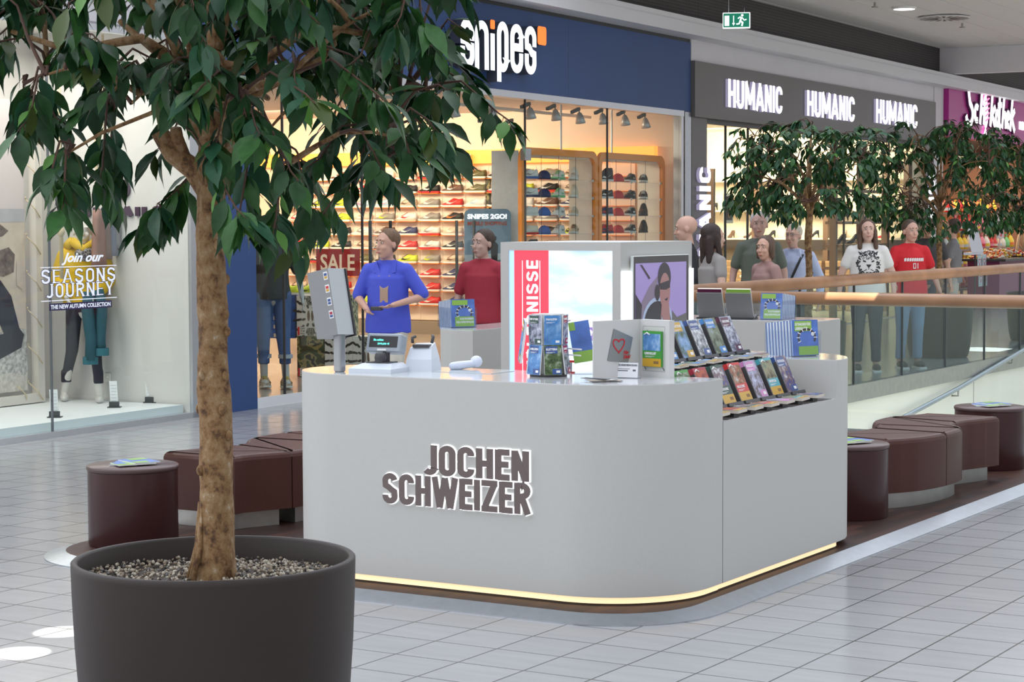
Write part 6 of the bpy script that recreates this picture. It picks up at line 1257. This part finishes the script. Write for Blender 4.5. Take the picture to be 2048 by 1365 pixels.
# the pruned stub and heavier limbs seen from the front
br.tube([(0,0,1.90),(-.05,0,1.97),(-.115,-.01,2.02),(-.155,-.02,2.09)],[.042,.036,.032,.028],14,0); br.tube([(-.085,0,2.0),(-.10,-.02,2.07),(-.10,-.03,2.10)],[.03,.022,.018],10,0)
br.tube([(0,0,1.85),(.005,0,2.1),(.0,.01,2.28),(.03,.01,2.5)],[.042,.036,.035,.02],14,0); br.ell((-.01,-.01,2.30),(.07,.06,.06),12,8,0)
br.tube([(.03,0,2.3),(.15,-.05,2.28),(.34,-.08,2.42),(.55,-.1,2.38)],[.022,.018,.013,.008],8,0); br.tube([(-.04,0,2.28),(-.2,-.06,2.38),(-.42,-.1,2.34),(-.6,-.1,2.40)],[.02,.016,.011,.007],8,0)
br.tube([(.03,0,2.35),(.09,0,2.6),(.12,.0,2.95)],[.02,.016,.012],8,0)
BRM=tomesh(br,'br',[BARK,TWIG])
tr=trunk_mb([(.0,0,.62),(.004,0,.72),(.008,0,.95),(.010,0,1.2),(.004,0,1.45),(.0,0,1.7),(.0,0,1.95)],[.070,.063,.054,.052,.049,.043,.045],2)
for q,(x,y,w_) in enumerate(((-.055,-.03,.008),(-.065,-.01,.007),(-.045,-.05,.009),(.05,-.04,.008))): tr.tube([(x*.7,y*.7,.90),(x*.85,y*.9,.76),(x*1.25,y*1.4,.655)],[w_*.5,w_,w_*1.1],7,0)
planter('large potted ficus with thick mottled trunk in an anthracite planter, nearest of all',-4.19,5.05,YAW,FOL,BRM,tr)
def zl_a(x): return 1.77+.05*math.sin(x*9)+.12*(abs(x)/.85)**3
lf2,br2=make_tree_meshes(21,zl_a,-.85,.80,.8,2.85,200,1.85,cx=-.02,lsz=1.15)
F2=tomesh(lf2,'fol2',LV); B2=tomesh(br2,'br2',[BARK,TWIG]); T2=tomesh(trunk_mb([(.02,0,.62),(.0,0,.8),(.012,0,1.1),(-.01,0,1.5),(0,0,1.9)],[.045,.04,.036,.036,.04],9),'tr2',[BARK])
planter('potted ficus behind the far railing, leftmost of the three small trees',-8.485,20.10,YAW,F2,B2,T2,.40,group=None)
def zl_b(x): return 1.55+.08*math.sin(x*7+1)+.15*(abs(x)/.9)**3
lf3,br3=make_tree_meshes(33,zl_b,-.92,.95,.85,3.1,225,1.85,cx=.02,lsz=1.15)
F3=tomesh(lf3,'fol3',LV); B3=tomesh(br3,'br3',[BARK,TWIG])
planter('potted ficus behind the far railing, middle one of the three small trees',-8.95,25.545,YAW+.1,F3,B3,T2,.44)
planter('potted ficus before the sweet shop, rightmost of the three small trees',-8.90,29.7,YAW+2.2,F3,B3,T2,.44)
# ------------------------------------------------------------------ people and mannequins
from mathutils.bvhtree import BVHTree
def person(nm,label,cat,x,y,rot,h,sp):
    k=h/1.75; T=thing(nm,label,cat,(x,y,0),rot); fat=sp.get('fat',0)
    S=lambda v: Vector(v)*k
    def ms(vs): return vs
    skin=sp.get('skin',(.62,.36,.26)); SK=M('skin %.2f %.2f %.2f'%skin,skin,.5)
    sh={s:Vector((s*(.165+fat*.35),0,1.405)) for s in (-1,1)}
    el={-1:sp.get('elR',(-.26,.03,1.15)),1:sp.get('elL',(.26,.03,1.15))}; wr={-1:sp.get('wrR',(-.29,-.04,.90)),1:sp.get('wrL',(.29,-.04,.90))}
    kn={-1:sp.get('knR',(-.10,-.01,.50)),1:sp.get('knL',(.10,-.01,.50))}; an={-1:sp.get('anR',(-.11,.02,.085)),1:sp.get('anL',(.11,.02,.085))}
    hip={s:Vector((s*.092,0,.92)) for s in (-1,1)}
    lw=.88*sp.get('legw',1.0)
    ht=Vector(sp.get('head',(0,-.015,1.62))); turn=sp.get('turn',0); tilt=sp.get('tilt',0)
    HR=Matrix.Rotation(turn,4,'Z')@Matrix.Rotation(tilt,4,'X'); HM=Matrix.Translation(ht)@HR@Matrix.Scale(1.10,4)
    b=MB()
    # torso, limbs
    b.ell((0,.0,1.27),(.155+fat*.5,.105+fat*.5,.20)); b.ell((0,.0,1.08),(.130+fat,.10+fat,.16)); b.ell((0,.01,.93),(.155+fat*.8,.11+fat*.6,.13))
    b.cap((0,.02,1.40),(0,.0,1.56),.055,.050,12)
    b.cap((-.12,0,1.40),(.12,0,1.40),.05,.05,10)
    for s in (-1,1): b.cap((s*.03,.01,1.47),sh[s],.045,.042,10)
    for s in (-1,1):
        E_=Vector(el[s]);W_=Vector(wr[s]); b.cap(sh[s],E_,.050+fat*.15,.040+fat*.1,10); b.cap(E_,W_,.038+fat*.1,.026,10)
        d=(W_-E_).normalized(); sd=Vector((0,1,0)) if abs(d.y)<.8 else Vector((0,0,1)); u=(sd-d*sd.dot(d)).normalized(); v=d.cross(u)
        P=W_+d*.055; b.cap(W_+d*.01,P,.026,.030,8,0,None,.6,tuple(u)) 
        for q,(off,L) in enumerate(((-.027,.066),(-.009,.076),(.009,.072),(.026,.058))):
            a=P+u*off+d*.018; m_=a+d*L*.5-v*s*.004; e=m_+(d-v*s*.5).normalized()*L*.5; b.cap(a-d*.02,m_,.0095,.009,6); b.cap(m_,e,.009,.0075,6)
        b.cap(W_+d*.02+u*(-.02),W_+d*.075+u*(-.055)-v*s*.01,.011,.009,6)
        b.cap(hip[s],Vector(kn[s]),(.085+fat*.3)*lw,.058*lw+fat*.1,12); b.cap(Vector(kn[s]),Vector(an[s]),.056*lw,.038,12); b.ell((an[s][0],an[s][1]-.06,.045),(.042,.115,.04))
    # head
    hm=MB(); hm.ell((0,.012,.045),(.077,.098,.088),20,14); hm.ell((0,-.02,-.02),(.060,.070,.085),16,12); hm.ell((0,-.045,-.078),(.034,.035,.026)); hm.cap((0,-.088,.022),(0,-.104,-.012),.009,.014,8); hm.ell((0,-.083,-.048),(.024,.016,.012)); 
    for s in (-1,1): hm.ell((s*.078,.012,.008),(.010,.020,.030)); hm.ell((s*.030,-.078,.052),(.026,.014,.008)); hm.ell((s*.034,-.065,-.012),(.024,.022,.022))
    b.add(hm.v,hm.f,0,HM)
    vs,fs=remesh(b,.0085,4,.5); bb=MB(); bb.add([S(v) for v in vs],fs,0,None,True)
    mats=[SK]
    if not sp.get('mannequin'):
        eye=MB(); 
        for s in (-1,1): eye.ell((s*.030,-.0815,.030),(.0125,.006,.0065),8,6,1); eye.ell((s*.030,-.0865,.030),(.0055,.003,.0058),8,6,2); eye.cap((s*.016,-.090,.052),(s*.044,-.080,.054),.0042,.003,6,3)
        eye.cap((-.020,-.0985,-.048),(.020,-.0985,-.048),.0045,.0045,6,4); eye.ell((0,-.099,-.051),(.016,.005,.005),8,6,4)
        MK=Matrix.Scale(k,4)@HM
        for f_,m_ in zip(eye.f,eye.m): pass
        o0=len(bb.v); bb.v+=[tuple(MK@Vector(v)) for v in eye.v]; bb.f+=[tuple(i+o0 for i in f_) for f_ in eye.f]; bb.m+=eye.m; bb.sm+=[True]*len(eye.f)
        hc=sp.get('hair_col',(.06,.035,.02)); mats+=[M('eye white',(.7,.68,.66),.3),M('iris dark',(.03,.02,.015),.2),M('brow %.2f'%hc[0],tuple(q*.8 for q in hc),.8),M('lips %.2f'%skin[0],(skin[0]*.75,skin[1]*.42,skin[2]*.42),.5)]
    bb.build('body',mats,T)
    # trousers
    out={}
    if sp.get('trousers'):
        b=MB(); b.ell((0,.01,.93),(.158+fat*.8,.118+fat*.6,.11)); r0=sp.get('legw',1.0)
        for s in (-1,1):
            a_=Vector(an[s]); kk=Vector(kn[s]); end=a_.lerp(kk,sp.get('hem',.06)); b.cap(hip[s],kk,(.100+fat*.3)*r0,.074*r0,14); b.cap(kk,end+Vector((0,0,.045)),.072*r0,.055*r0,14); b.cyl(end.x,end.y,end.z,end.z+.12,.060*r0,14)
        vs,fs=remesh(b,.012,5,.5); q=MB(); q.add([S(v) for v in vs],fs,0,None,True); q.build('trousers',M('cloth %s %s'%(label[:18],'t'),sp['trousers'],.75,var=.12,vscale=10,bump=.15,bscale=60),T)
    if sp.get('shirt'):
        b=MB(); e=.012; puff=sp.get('puff',0); e+=puff
        b.ell((0,.0,1.27),(.162+fat*.5+e,.112+fat*.5+e,.20)); b.ell((0,.0,1.10),(.138+fat+e,.108+fat+e,.17)); b.ell((0,.01,.98),(.160+fat*.8+e,.118+fat*.6+e,.10)); b.cap((-.12,0,1.395),(.12,0,1.395),.056+e,.056+e,12)
        for s in (-1,1): b.cap((s*.04,.01,1.455),sh[s],.048+e*.5,.048+e*.5,12)
        b.cap((0,.01,1.40),(0,.005,1.465),.09,.060,14); hz=sp.get('shirt_hem',.88); loft(b,[[((w_+fat*fw+e)*math.cos(q*PI/12),.005+((w_+fat*fw)*.74+e)*math.sin(q*PI/12),z_) for q in range(24)] for z_,w_,fw in ((hz,.172,.95),(.95,.170,.95),(1.03,.158,1.0),(1.12,.150,.95),(1.22,.156,.7),(1.34,.160,.4))],0)
        if puff:
            for q_ in range(5): b.ell((0,.0,.96+q_*.10),(.165+puff*1.4,.125+puff*1.4,.055))
        sl=sp.get('sleeve',.45)
        for s in (-1,1):
            E_=Vector(el[s]);W_=Vector(wr[s]); 
            if sl<=1: b.cap(sh[s],sh[s].lerp(E_,sl),.050+e+fat*.15,.054+e*.6+fat*.1,14)
            else: b.cap(sh[s],E_,.050+e+fat*.15,.044+e,14); b.cap(E_,E_.lerp(W_,sl-1),.043+e,.034+e*.6,14)
        vs,fs=remesh(b,.011,5,.5); q=MB(); vs=[S(v) for v in vs]; q.add(vs,fs,0,None,True); so=q.build('shirt' if not puff else 'jacket',M('cloth %s'%label[:22],sp['shirt'],.75,bump=.2,bscale=30),T)
        out['bvh']=BVHTree.FromPolygons(vs,fs); out['shirt']=so
    if sp.get('collar'):
        b=MB()
        for s in (-1,1): b.add([S(p) for p in ((s*.02,-.105,1.36),(s*.075,-.07,1.475),(s*.095,-.02,1.485),(s*.105,-.085,1.39))],[(0,1,2,3)]); b.add([S(p) for p in ((s*.02,-.112,1.36),(s*.075,-.078,1.475),(s*.095,-.026,1.492),(s*.105,-.093,1.39))],[(3,2,1,0)])
        b.build('collar',M('cloth %s'%label[:22],sp['shirt'],.75),T)
    if sp.get('hair'):
        hs=sp['hair']; hm=MB(); hm.ell((0,.030,.062),(.087,.098,.088),18,12); 
        if hs in('long','bob','pony'): 
            for s in (-1,1): 
                hm.ell((s*.070,.015,.02),(.026,.055,.08)); 
                if hs=='long': hm.cap((s*.075,.01,.02),(s*.085,-.02,-.16),.030,.026,10); hm.cap((s*.05,.07,.0),(s*.06,.07,-.19),.045,.035,10)
                if hs=='bob': hm.cap((s*.075,.01,.02),(s*.078,.01,-.07),.028,.022,10)
            hm.ell((0,.07,-.03),(.075,.05,.10))
            if hs=='pony': hm.cap((0,.11,.02),(0,.13,-.16),.03,.02,8)
        else: hm.ell((0,.036,.012),(.078,.062,.068))
        vs,fs=remesh(hm,.008,2,.5); v2=[];f2=[]
        # keep the forehead and face clear
        keep=[not (v[1]<-.045 and v[2]<(.085 if hs!='crop' else .078)) for v in vs]; idx={}
        for i,v in enumerate(vs):
            if not keep[i]: v=(v[0]*.80,-.04,v[2])
            v2.append(v)
        q=MB(); MK=Matrix.Scale(k,4)@HM; q.add([MK@Vector(v) for v in v2],fs,0,None,True); q.build('hair',M('hair %.3f %.3f'%hc[:2],hc,.6,var=.3,vscale=60),T)
    if sp.get('glasses'):
        q=MB(); 
        for s in (-1,1): q.tube([(s*.031+.019*math.cos(a*PI/6),-.100,.028+.015*math.sin(a*PI/6)) for a in range(13)],.0022,5); q.tube([(s*.05,-.098,.032),(s*.080,.01,.030)],.002,5)
        q.tube([(-.012,-.102,.032),(.012,-.102,.032)],.002,5); MK=Matrix.Scale(k,4)@HM; q.v=[tuple(MK@Vector(v)) for v in q.v]; q.build('glasses',M('glasses frame',(.25,.22,.24),.3,.5),T)
    if not sp.get('barefoot'):
        q=MB()
        for s in (-1,1):
            q.ell((an[s][0]*k,(an[s][1]-.065)*k,.045*k),(.050*k,.135*k,.045*k),14,8,0); q.box(an[s][0]*k-.045*k,an[s][0]*k+.045*k,(an[s][1]-.19)*k,(an[s][1]+.06)*k,0,.018*k,1)
            if s==-1: q.build('shoe',[M('shoe %.2f'%sp.get('shoes',(.05,.05,.05))[0],sp.get('shoes',(.05,.05,.05)),.5),PRWH],T); q=MB()
        q.build('shoe',[M('shoe %.2f'%sp.get('shoes',(.05,.05,.05))[0],sp.get('shoes',(.05,.05,.05)),.5),PRWH],T)
    out['T']=T; out['k']=k; out['S']=S; out['HM']=HM
    return out
def project(out,name,polys,mat,lift=.004,fromy=-1,parent=None):
    """lay flat shapes onto the front of the shirt: polys = list of [(x,z),...] in body metres"""
    vs=[];fs=[]; k=out['k']
    for pl in polys:
        idx=[]
        for x,z in pl:
            hit=out['bvh'].ray_cast(Vector((x*k,fromy*1.0,z*k)),Vector((0,-fromy,0)))[0]
            yy=hit.y if hit else 0; idx.append(len(vs)); vs.append((x*k,yy+fromy*lift,z*k))
        fs.append(tuple(idx))
    b=MB(); b.add(vs,fs); return b.build(name,mat,parent or out['T'])
def circ(cx,cz,rx,rz,n=10,a0=0): return [(cx+rx*math.cos(a0+2*PI*i/n),cz+rz*math.sin(a0+2*PI*i/n)) for i in range(n)]
# woman with the big cat print
o=person('person','person in a white tee with a big cat face print walking behind the far railing','person',-8.85,22.73,.50,1.78,dict(fat=.045,shirt=(.80,.78,.76),trousers=(.05,.06,.09),hair='long',hair_col=(.10,.055,.035),sleeve=.55,elR=(-.30,.02,1.13),wrR=(-.33,-.06,.88),elL=(.30,.02,1.13),wrL=(.30,-.10,.90),skin=(.66,.42,.34),tilt=-.12))
rr=random.Random(2); pl=[]
for s in (-1,1):
    pl.append([(s*.055,1.245),(s*.028,1.235),(s*.030,1.222),(s*.060,1.230)]); pl.append([(s*.105,1.335),(s*.060,1.315),(s*.085,1.29)]); pl.append([(s*.02,1.155),(s*.05,1.14),(s*.05,1.132),(s*.02,1.147)])
    pl.append([(s*.012,1.30),(s*.035,1.27),(s*.030,1.268),(s*.008,1.292)])
pl.append([(-.028,1.20),(.028,1.20),(.012,1.178),(0,1.165),(-.012,1.178)]); pl.append([(-.003,1.17),(.003,1.17),(.003,1.15),(-.003,1.15)]); pl.append([(-.03,1.125),(.03,1.125),(.02,1.115),(-.02,1.115)])
for q in range(170):
    a=rr.uniform(0,2*PI); rad=rr.uniform(.085,.125); x=rad*math.cos(a); z=1.20+rad*1.15*math.sin(a)*1.0
    pl.append(circ(x,z,rr.uniform(.005,.010),rr.uniform(.005,.010),5,rr.random()))
for q in range(60): x=rr.uniform(-.07,.07); z=rr.uniform(1.25,1.34); pl.append(circ(x,z,.0045,.0055,5)) 
for q in range(50): x=rr.uniform(-.09,.09); z=rr.uniform(1.05,1.13); pl.append(circ(x,z,.0055,.004,5))
pl=[[(x*1.12,(z-1.2)*1.15+1.25) for x,z in q] for q in pl]
project(o,'cat_print',pl,M('print black',(.03,.03,.035),.7))
# woman in blue blouse
o=person('person','person in pale blue blouse with glasses and black shoulder strap behind the left ficus','person',-9.14,21.20,.35,1.73,dict(fat=.06,shirt=(.50,.56,.78),trousers=(.10,.11,.14),hair='crop',hair_col=(.52,.46,.38),sleeve=1.7,glasses=1,collar=1,skin=(.66,.40,.32),turn=.35*-1,elR=(-.29,.04,1.12),wrR=(-.25,-.14,.95),elL=(.32,.06,1.12),wrL=(.30,-.10,.90)))
project(o,'shoulder_strap',[[(.10-.20*t/12,1.43-.45*t/12),(.13-.20*t/12,1.43-.45*t/12),(.13-.20*(t+1)/12,1.43-.45*(t+1)/12),(.10-.20*(t+1)/12,1.43-.45*(t+1)/12)] for t in range(12)],BLACK,.008)
b=MB(); b.rbox(-.28,-.10,-.24,-.17,.86,.99,.02); b.build('handbag',M('bag black',(.02,.02,.03),.5),o['T'])
# man in red tee
o=person('person','person in a red tee with white print walking behind the far railing','person',-8.59,23.47,.75,1.77,dict(fat=.04,shirt=(.62,.015,.025),trousers=(.20,.28,.45),hair='crop',hair_col=(.08,.05,.035),sleeve=.6,skin=(.60,.36,.28),elR=(-.30,-.02,1.15),wrR=(-.30,-.24,1.02),elL=(.30,.0,1.13),wrL=(.34,-.10,.92),turn=.1))
pl=[]; x=-.12
for q in range(9): w_=.022; pl.append([(x,1.28),(x+w_,1.285),(x+w_,1.325),(x,1.315)]); x+=w_+.006
pl+= [[(-.02,1.20),(-.012,1.20),(-.012,1.255),(-.02,1.255)],[(.008,1.20),(.016,1.20),(.016,1.255),(.008,1.255)],[(-.02,1.25),(.016,1.25),(.016,1.26),(-.02,1.26)],[(-.02,1.195),(.016,1.195),(.016,1.205),(-.02,1.205)],[(.035,1.195),(.045,1.195),(.045,1.26),(.035,1.26)]]
project(o,'shirt_print',pl,PRWH,.004)
person('person','person in a charcoal tee standing behind the middle ficus','person',-9.61,26.95,.5,1.80,dict(fat=.03,shirt=(.07,.065,.07),trousers=(.08,.09,.12),hair='crop',hair_col=(.05,.03,.02),sleeve=.6))
person('person','person in a grey tee with bare arms right of the middle ficus trunk','person',-9.65,28.1,-1.2,1.78,dict(shirt=(.20,.19,.20),trousers=(.45,.42,.38),hair='crop',hair_col=(.07,.04,.03),sleeve=.6,elL=(.24,-.08,1.16)))
# grey-haired man, bystanders
person('person','person with short grey hair in a grey green shirt before the salon window','person',-9.33,20.69,.45,1.87,dict(shirt=(.14,.16,.13),trousers=(.10,.10,.11),hair='crop',hair_col=(.55,.53,.52),sleeve=.7,skin=(.62,.38,.32),fat=.02))
person('person','person in a dusty pink striped top with brown hair behind the far railing','person',-8.42,18.85,-.6,1.62,dict(shirt=(.36,.22,.20),trousers=(.30,.26,.24),hair='bob',hair_col=(.10,.06,.04),sleeve=.6,skin=(.60,.36,.27),fat=.03,turn=.5))
person('person','person with long dark hair and a grey tee seen from behind next to the tower','person',-8.66,18.1,2.5,1.74,dict(shirt=(.30,.28,.27),trousers=(.12,.14,.22),hair='long',hair_col=(.035,.02,.018),sleeve=.5,skin=(.60,.38,.30),elL=(.25,-.05,1.15),wrL=(.22,-.25,1.05)))
person('person','bald person in a black jacket behind the display tower','person',-9.34,18.93,-1.0,1.83,dict(shirt=(.02,.02,.025),trousers=(.05,.05,.06),hair=None,sleeve=1.9,skin=(.66,.40,.31),turn=-.2,tilt=.15))
# man in the blue shirt
o=person('person','person in open royal blue shirt and pale trousers walking past the shoe shop','person',-10.17,14.67,.30,1.71,dict(fat=.03,shirt=(.07,.10,.62),trousers=(.58,.55,.48),hair='crop',hair_col=(.16,.09,.05),sleeve=.9,collar=1,skin=(.62,.36,.27),turn=-.55,elL=(.33,.02,1.17),wrL=(.12,-.22,1.10),elR=(-.28,.0,1.16),wrR=(-.12,-.24,1.06),shirt_hem=.84,anR=(-.10,.16,.085),knR=(-.10,.02,.50),anL=(.10,-.16,.085),knL=(.10,-.12,.50)))
project(o,'undershirt',[[(-.03,1.12),(.045,1.12),(.045,1.24),(-.03,1.24)],[(-.03,1.24),(.045,1.24),(.06,1.36),(-.05,1.36)]],M('undershirt tan',(.45,.30,.22),.7),.004)
b=MB(); b.rbox(-.05,.05,-.05,.02,0,.035,.01); g=b.build('camera_bag',DGREY,o['T'],M4=Matrix.Translation((-.01,-.27,1.03)))
person('person','person in a dark red shirt with beard and dark hair left of the tower','person',-9.95,15.90,.2,1.70,dict(shirt=(.33,.02,.04),trousers=(.12,.11,.12),hair='crop',hair_col=(.05,.03,.025),sleeve=.8,skin=(.50,.32,.26),turn=-.4,fat=.02))
# mannequins
MANN=(.74,.70,.66)
o=person('mannequin','bald mannequin in yellow quilted jacket and dark trousers in the left window','mannequin',-13.27,14.15,.75,1.72,dict(mannequin=1,skin=MANN,shirt=(.68,.42,.01),puff=.02,trousers=(.025,.022,.04),legw=.82,hem=.25,sleeve=1.85,barefoot=1,elR=(-.24,.06,1.20),wrR=(-.16,-.18,1.02),elL=(.24,.02,1.18),wrL=(.12,-.24,1.04),anL=(.13,-.10,.085),knL=(.10,-.08,.50),anR=(-.20,.16,.085),knR=(-.12,.02,.50),shirt_hem=.93))
o['T'].location.z=.11
b=MB(); b.tube([(-.10,-.08,1.52),(-.15,-.02,1.47),(0,.10,1.46),(.15,-.02,1.47),(.10,-.10,1.50),(0,-.14,1.44),(-.10,-.08,1.52)],.045,10); b.build('hood',M('hood yellow',(.62,.40,.02),.6),o['T'])
b=MB(); b.ell((.02,-.14,1.40),(.10,.05,.07),12,8); b.build('scarf',blotch_mat('scarf dark',[(.02,.02,.03),(.3,.27,.25),(.05,.04,.06)],40),o['T'])
b=MB(); b.box(-.28,.28,-.10,.40,0,.006); b.cyl(.10,.18,0,.45,.012,8); b.build('stand',STEELD,o['T'])
t=thing('folded_trousers','teal jeans with turned-up hems draped over the yellow jacket mannequin arm','trousers',M4=Matrix.Translation((-13.02,14.00,.11))@Matrix.Rotation(.75,4,'Z'))
b=MB(); b.tube([(-.03,-.02,1.05),(-.05,-.02,.9),(-.02,-.02,.6),(-.03,-.02,.42)],[.07,.075,.07,.065],10,flat=.8); b.build('trouser_leg',M('teal denim',(.02,.09,.12),.8,bump=.2,bscale=80),t)
b=MB(); b.tube([(.05,-.0,1.07),(.08,.0,.9),(.06,0,.6),(.07,.0,.50)],[.065,.07,.065,.06],10,flat=.8); b.build('trouser_leg',M('teal denim',(.02,.09,.12),.8),t); 
for x,z in ((-.03,.38),(.07,.46)): b=MB(); b.cyl(0,0,z,z+.07,.070,14,0,Matrix.Translation((x,-.01,0))@Matrix.Scale(.85,4,(0,1,0))); b.build('turned_up_hem',M('teal hem',(.03,.15,.19),.8),t)
t=thing('hanging_clothes','mauve and grey garments hanging on a rope beside the mannequin head','clothes',M4=SHOP@Matrix.Translation((-.85,-1.10,1.44)))
for q,(dx,c,z0,z1) in enumerate(((-.10,(.30,.17,.14),-.05,.48),(-.02,(.30,.22,.20),.02,.46),(.07,(.28,.28,.34),.05,.40),(.13,(.35,.33,.34),.12,.42))):
    b=MB(); 
    secs=[]
    for i in range(7):
        z=z1-(z1-z0)*i/6; w_=.03+.035*i/6; secs.append([(.05*math.cos(a)*1.0*(1+.15*math.sin(5*a+q)),dx+w_*math.sin(a)*1.6*(1+.12*math.sin(4*a)),z) for a in [2*PI*u/16 for u in range(16)]])
    loft(b,secs,0); b.build('garment',M('garment %d'%q,c,.8),t)
b=MB(); b.tube([(0,0,.46),(0,0,2.1)],.012,6); b.build('rope',CORD,t)
o=person('mannequin','mannequin in rolled blue jeans and camouflage trainers in the shoe shop window','mannequin',-12.89,16.52,.75,1.80,dict(mannequin=1,skin=(.50,.52,.52),shirt=(.05,.055,.06),trousers=(.08,.14,.32),hem=.33,sleeve=.9,barefoot=1,anR=(-.09,.05,.10),anL=(.12,-.05,.10),elR=(-.25,.0,1.15),wrR=(-.28,-.05,.93)))
o['T'].location.z=.10; MT=o['T']
for s,xx,yy in ((-1,-.09,.05),(1,.12,-.05)):
    for me,nm,c in zip(SHM[False],('sole','shoe_upper','laces'),('white','beige','yellow')):
        g=bpy.data.objects.new(nm,me); C.objects.link(g); g.parent=MT; g.material_slots[0].link='OBJECT'; g.material_slots[0].material=CM(c) if nm!='shoe_upper' else blotch_mat('shoe camo',[(.35,.26,.18),(.12,.08,.05),(.5,.4,.3)],60); g.matrix_local=Matrix.Translation((xx,yy-.05,0))@Matrix.Rotation(PI/2,4,'Z')@Matrix.Scale(1.12,4)
    b=MB(); b.cyl(xx,yy,.30,.34,.075,16,0); b.build('jeans_cuff',M('cuff pale',(.45,.5,.58),.8),MT)
b=MB(); b.ell((0,-.01,1.74),(.085,.105,.07),14,8); b.build('cap',CAMO2,MT)
# ------------------------------------------------------------------ ceiling fittings and small extras
exit_sign('green exit sign with running man and arrow hanging over the walkway',(-11.1,23.9,4.36),YAW*.7,1.0)
exit_sign('green exit sign partly hidden under the white downstand at the right','x',0) if 0 else None

t=thing('ceiling_downlight','round lit downlight in the mall ceiling near the white downstand','ceiling light',(-11.29,30.5,5.1)); b=MB(); b.lathe([(.17,-.015),(.19,0),(.19,.02)],28,0); b.build('rim',WHITE,t); b=MB(); b.cyl(0,0,-.018,-.012,.165,28); b.build('diffuser',M('downlight lit',(1,1,1),.5,emit=(1,.98,.9),es=1.5),t)
t=thing('air_vent','round radial air vent in the mall ceiling','air vent',(-11.27,32.3,5.1)); b=MB(); b.cyl(0,0,-.015,.01,.42,36); b.build('plate',CEIL,t); b=MB()
for q in range(20):
    a=2*PI*q/20; c_,s_=math.cos(a),math.sin(a); b.add([(c_*.10-s_*.012,s_*.10+c_*.012,-.017),(c_*.10+s_*.012,s_*.10-c_*.012,-.017),(c_*.40+s_*.03,s_*.40-c_*.03,-.017),(c_*.40-s_*.03,s_*.40+c_*.03,-.017)],[(0,1,2,3)])
b.build('slots',DGREY,t)
for i,(x,y) in enumerate(((-11.35,29.4),(-11.3,33.3))):
    b=MB(); b.cyl(0,0,-.05,.0,.02,8); b.cyl(0,0,-.08,-.065,.05,10); b.cyl(0,0,-.07,-.05,.012,6); o=b.build('sprinkler',STEELD,loc=(x,y,5.1)); tag(o,'small sprinkler head in the mall ceiling, %s of the air vent'%('left' if i==0 else 'right'),'sprinkler')
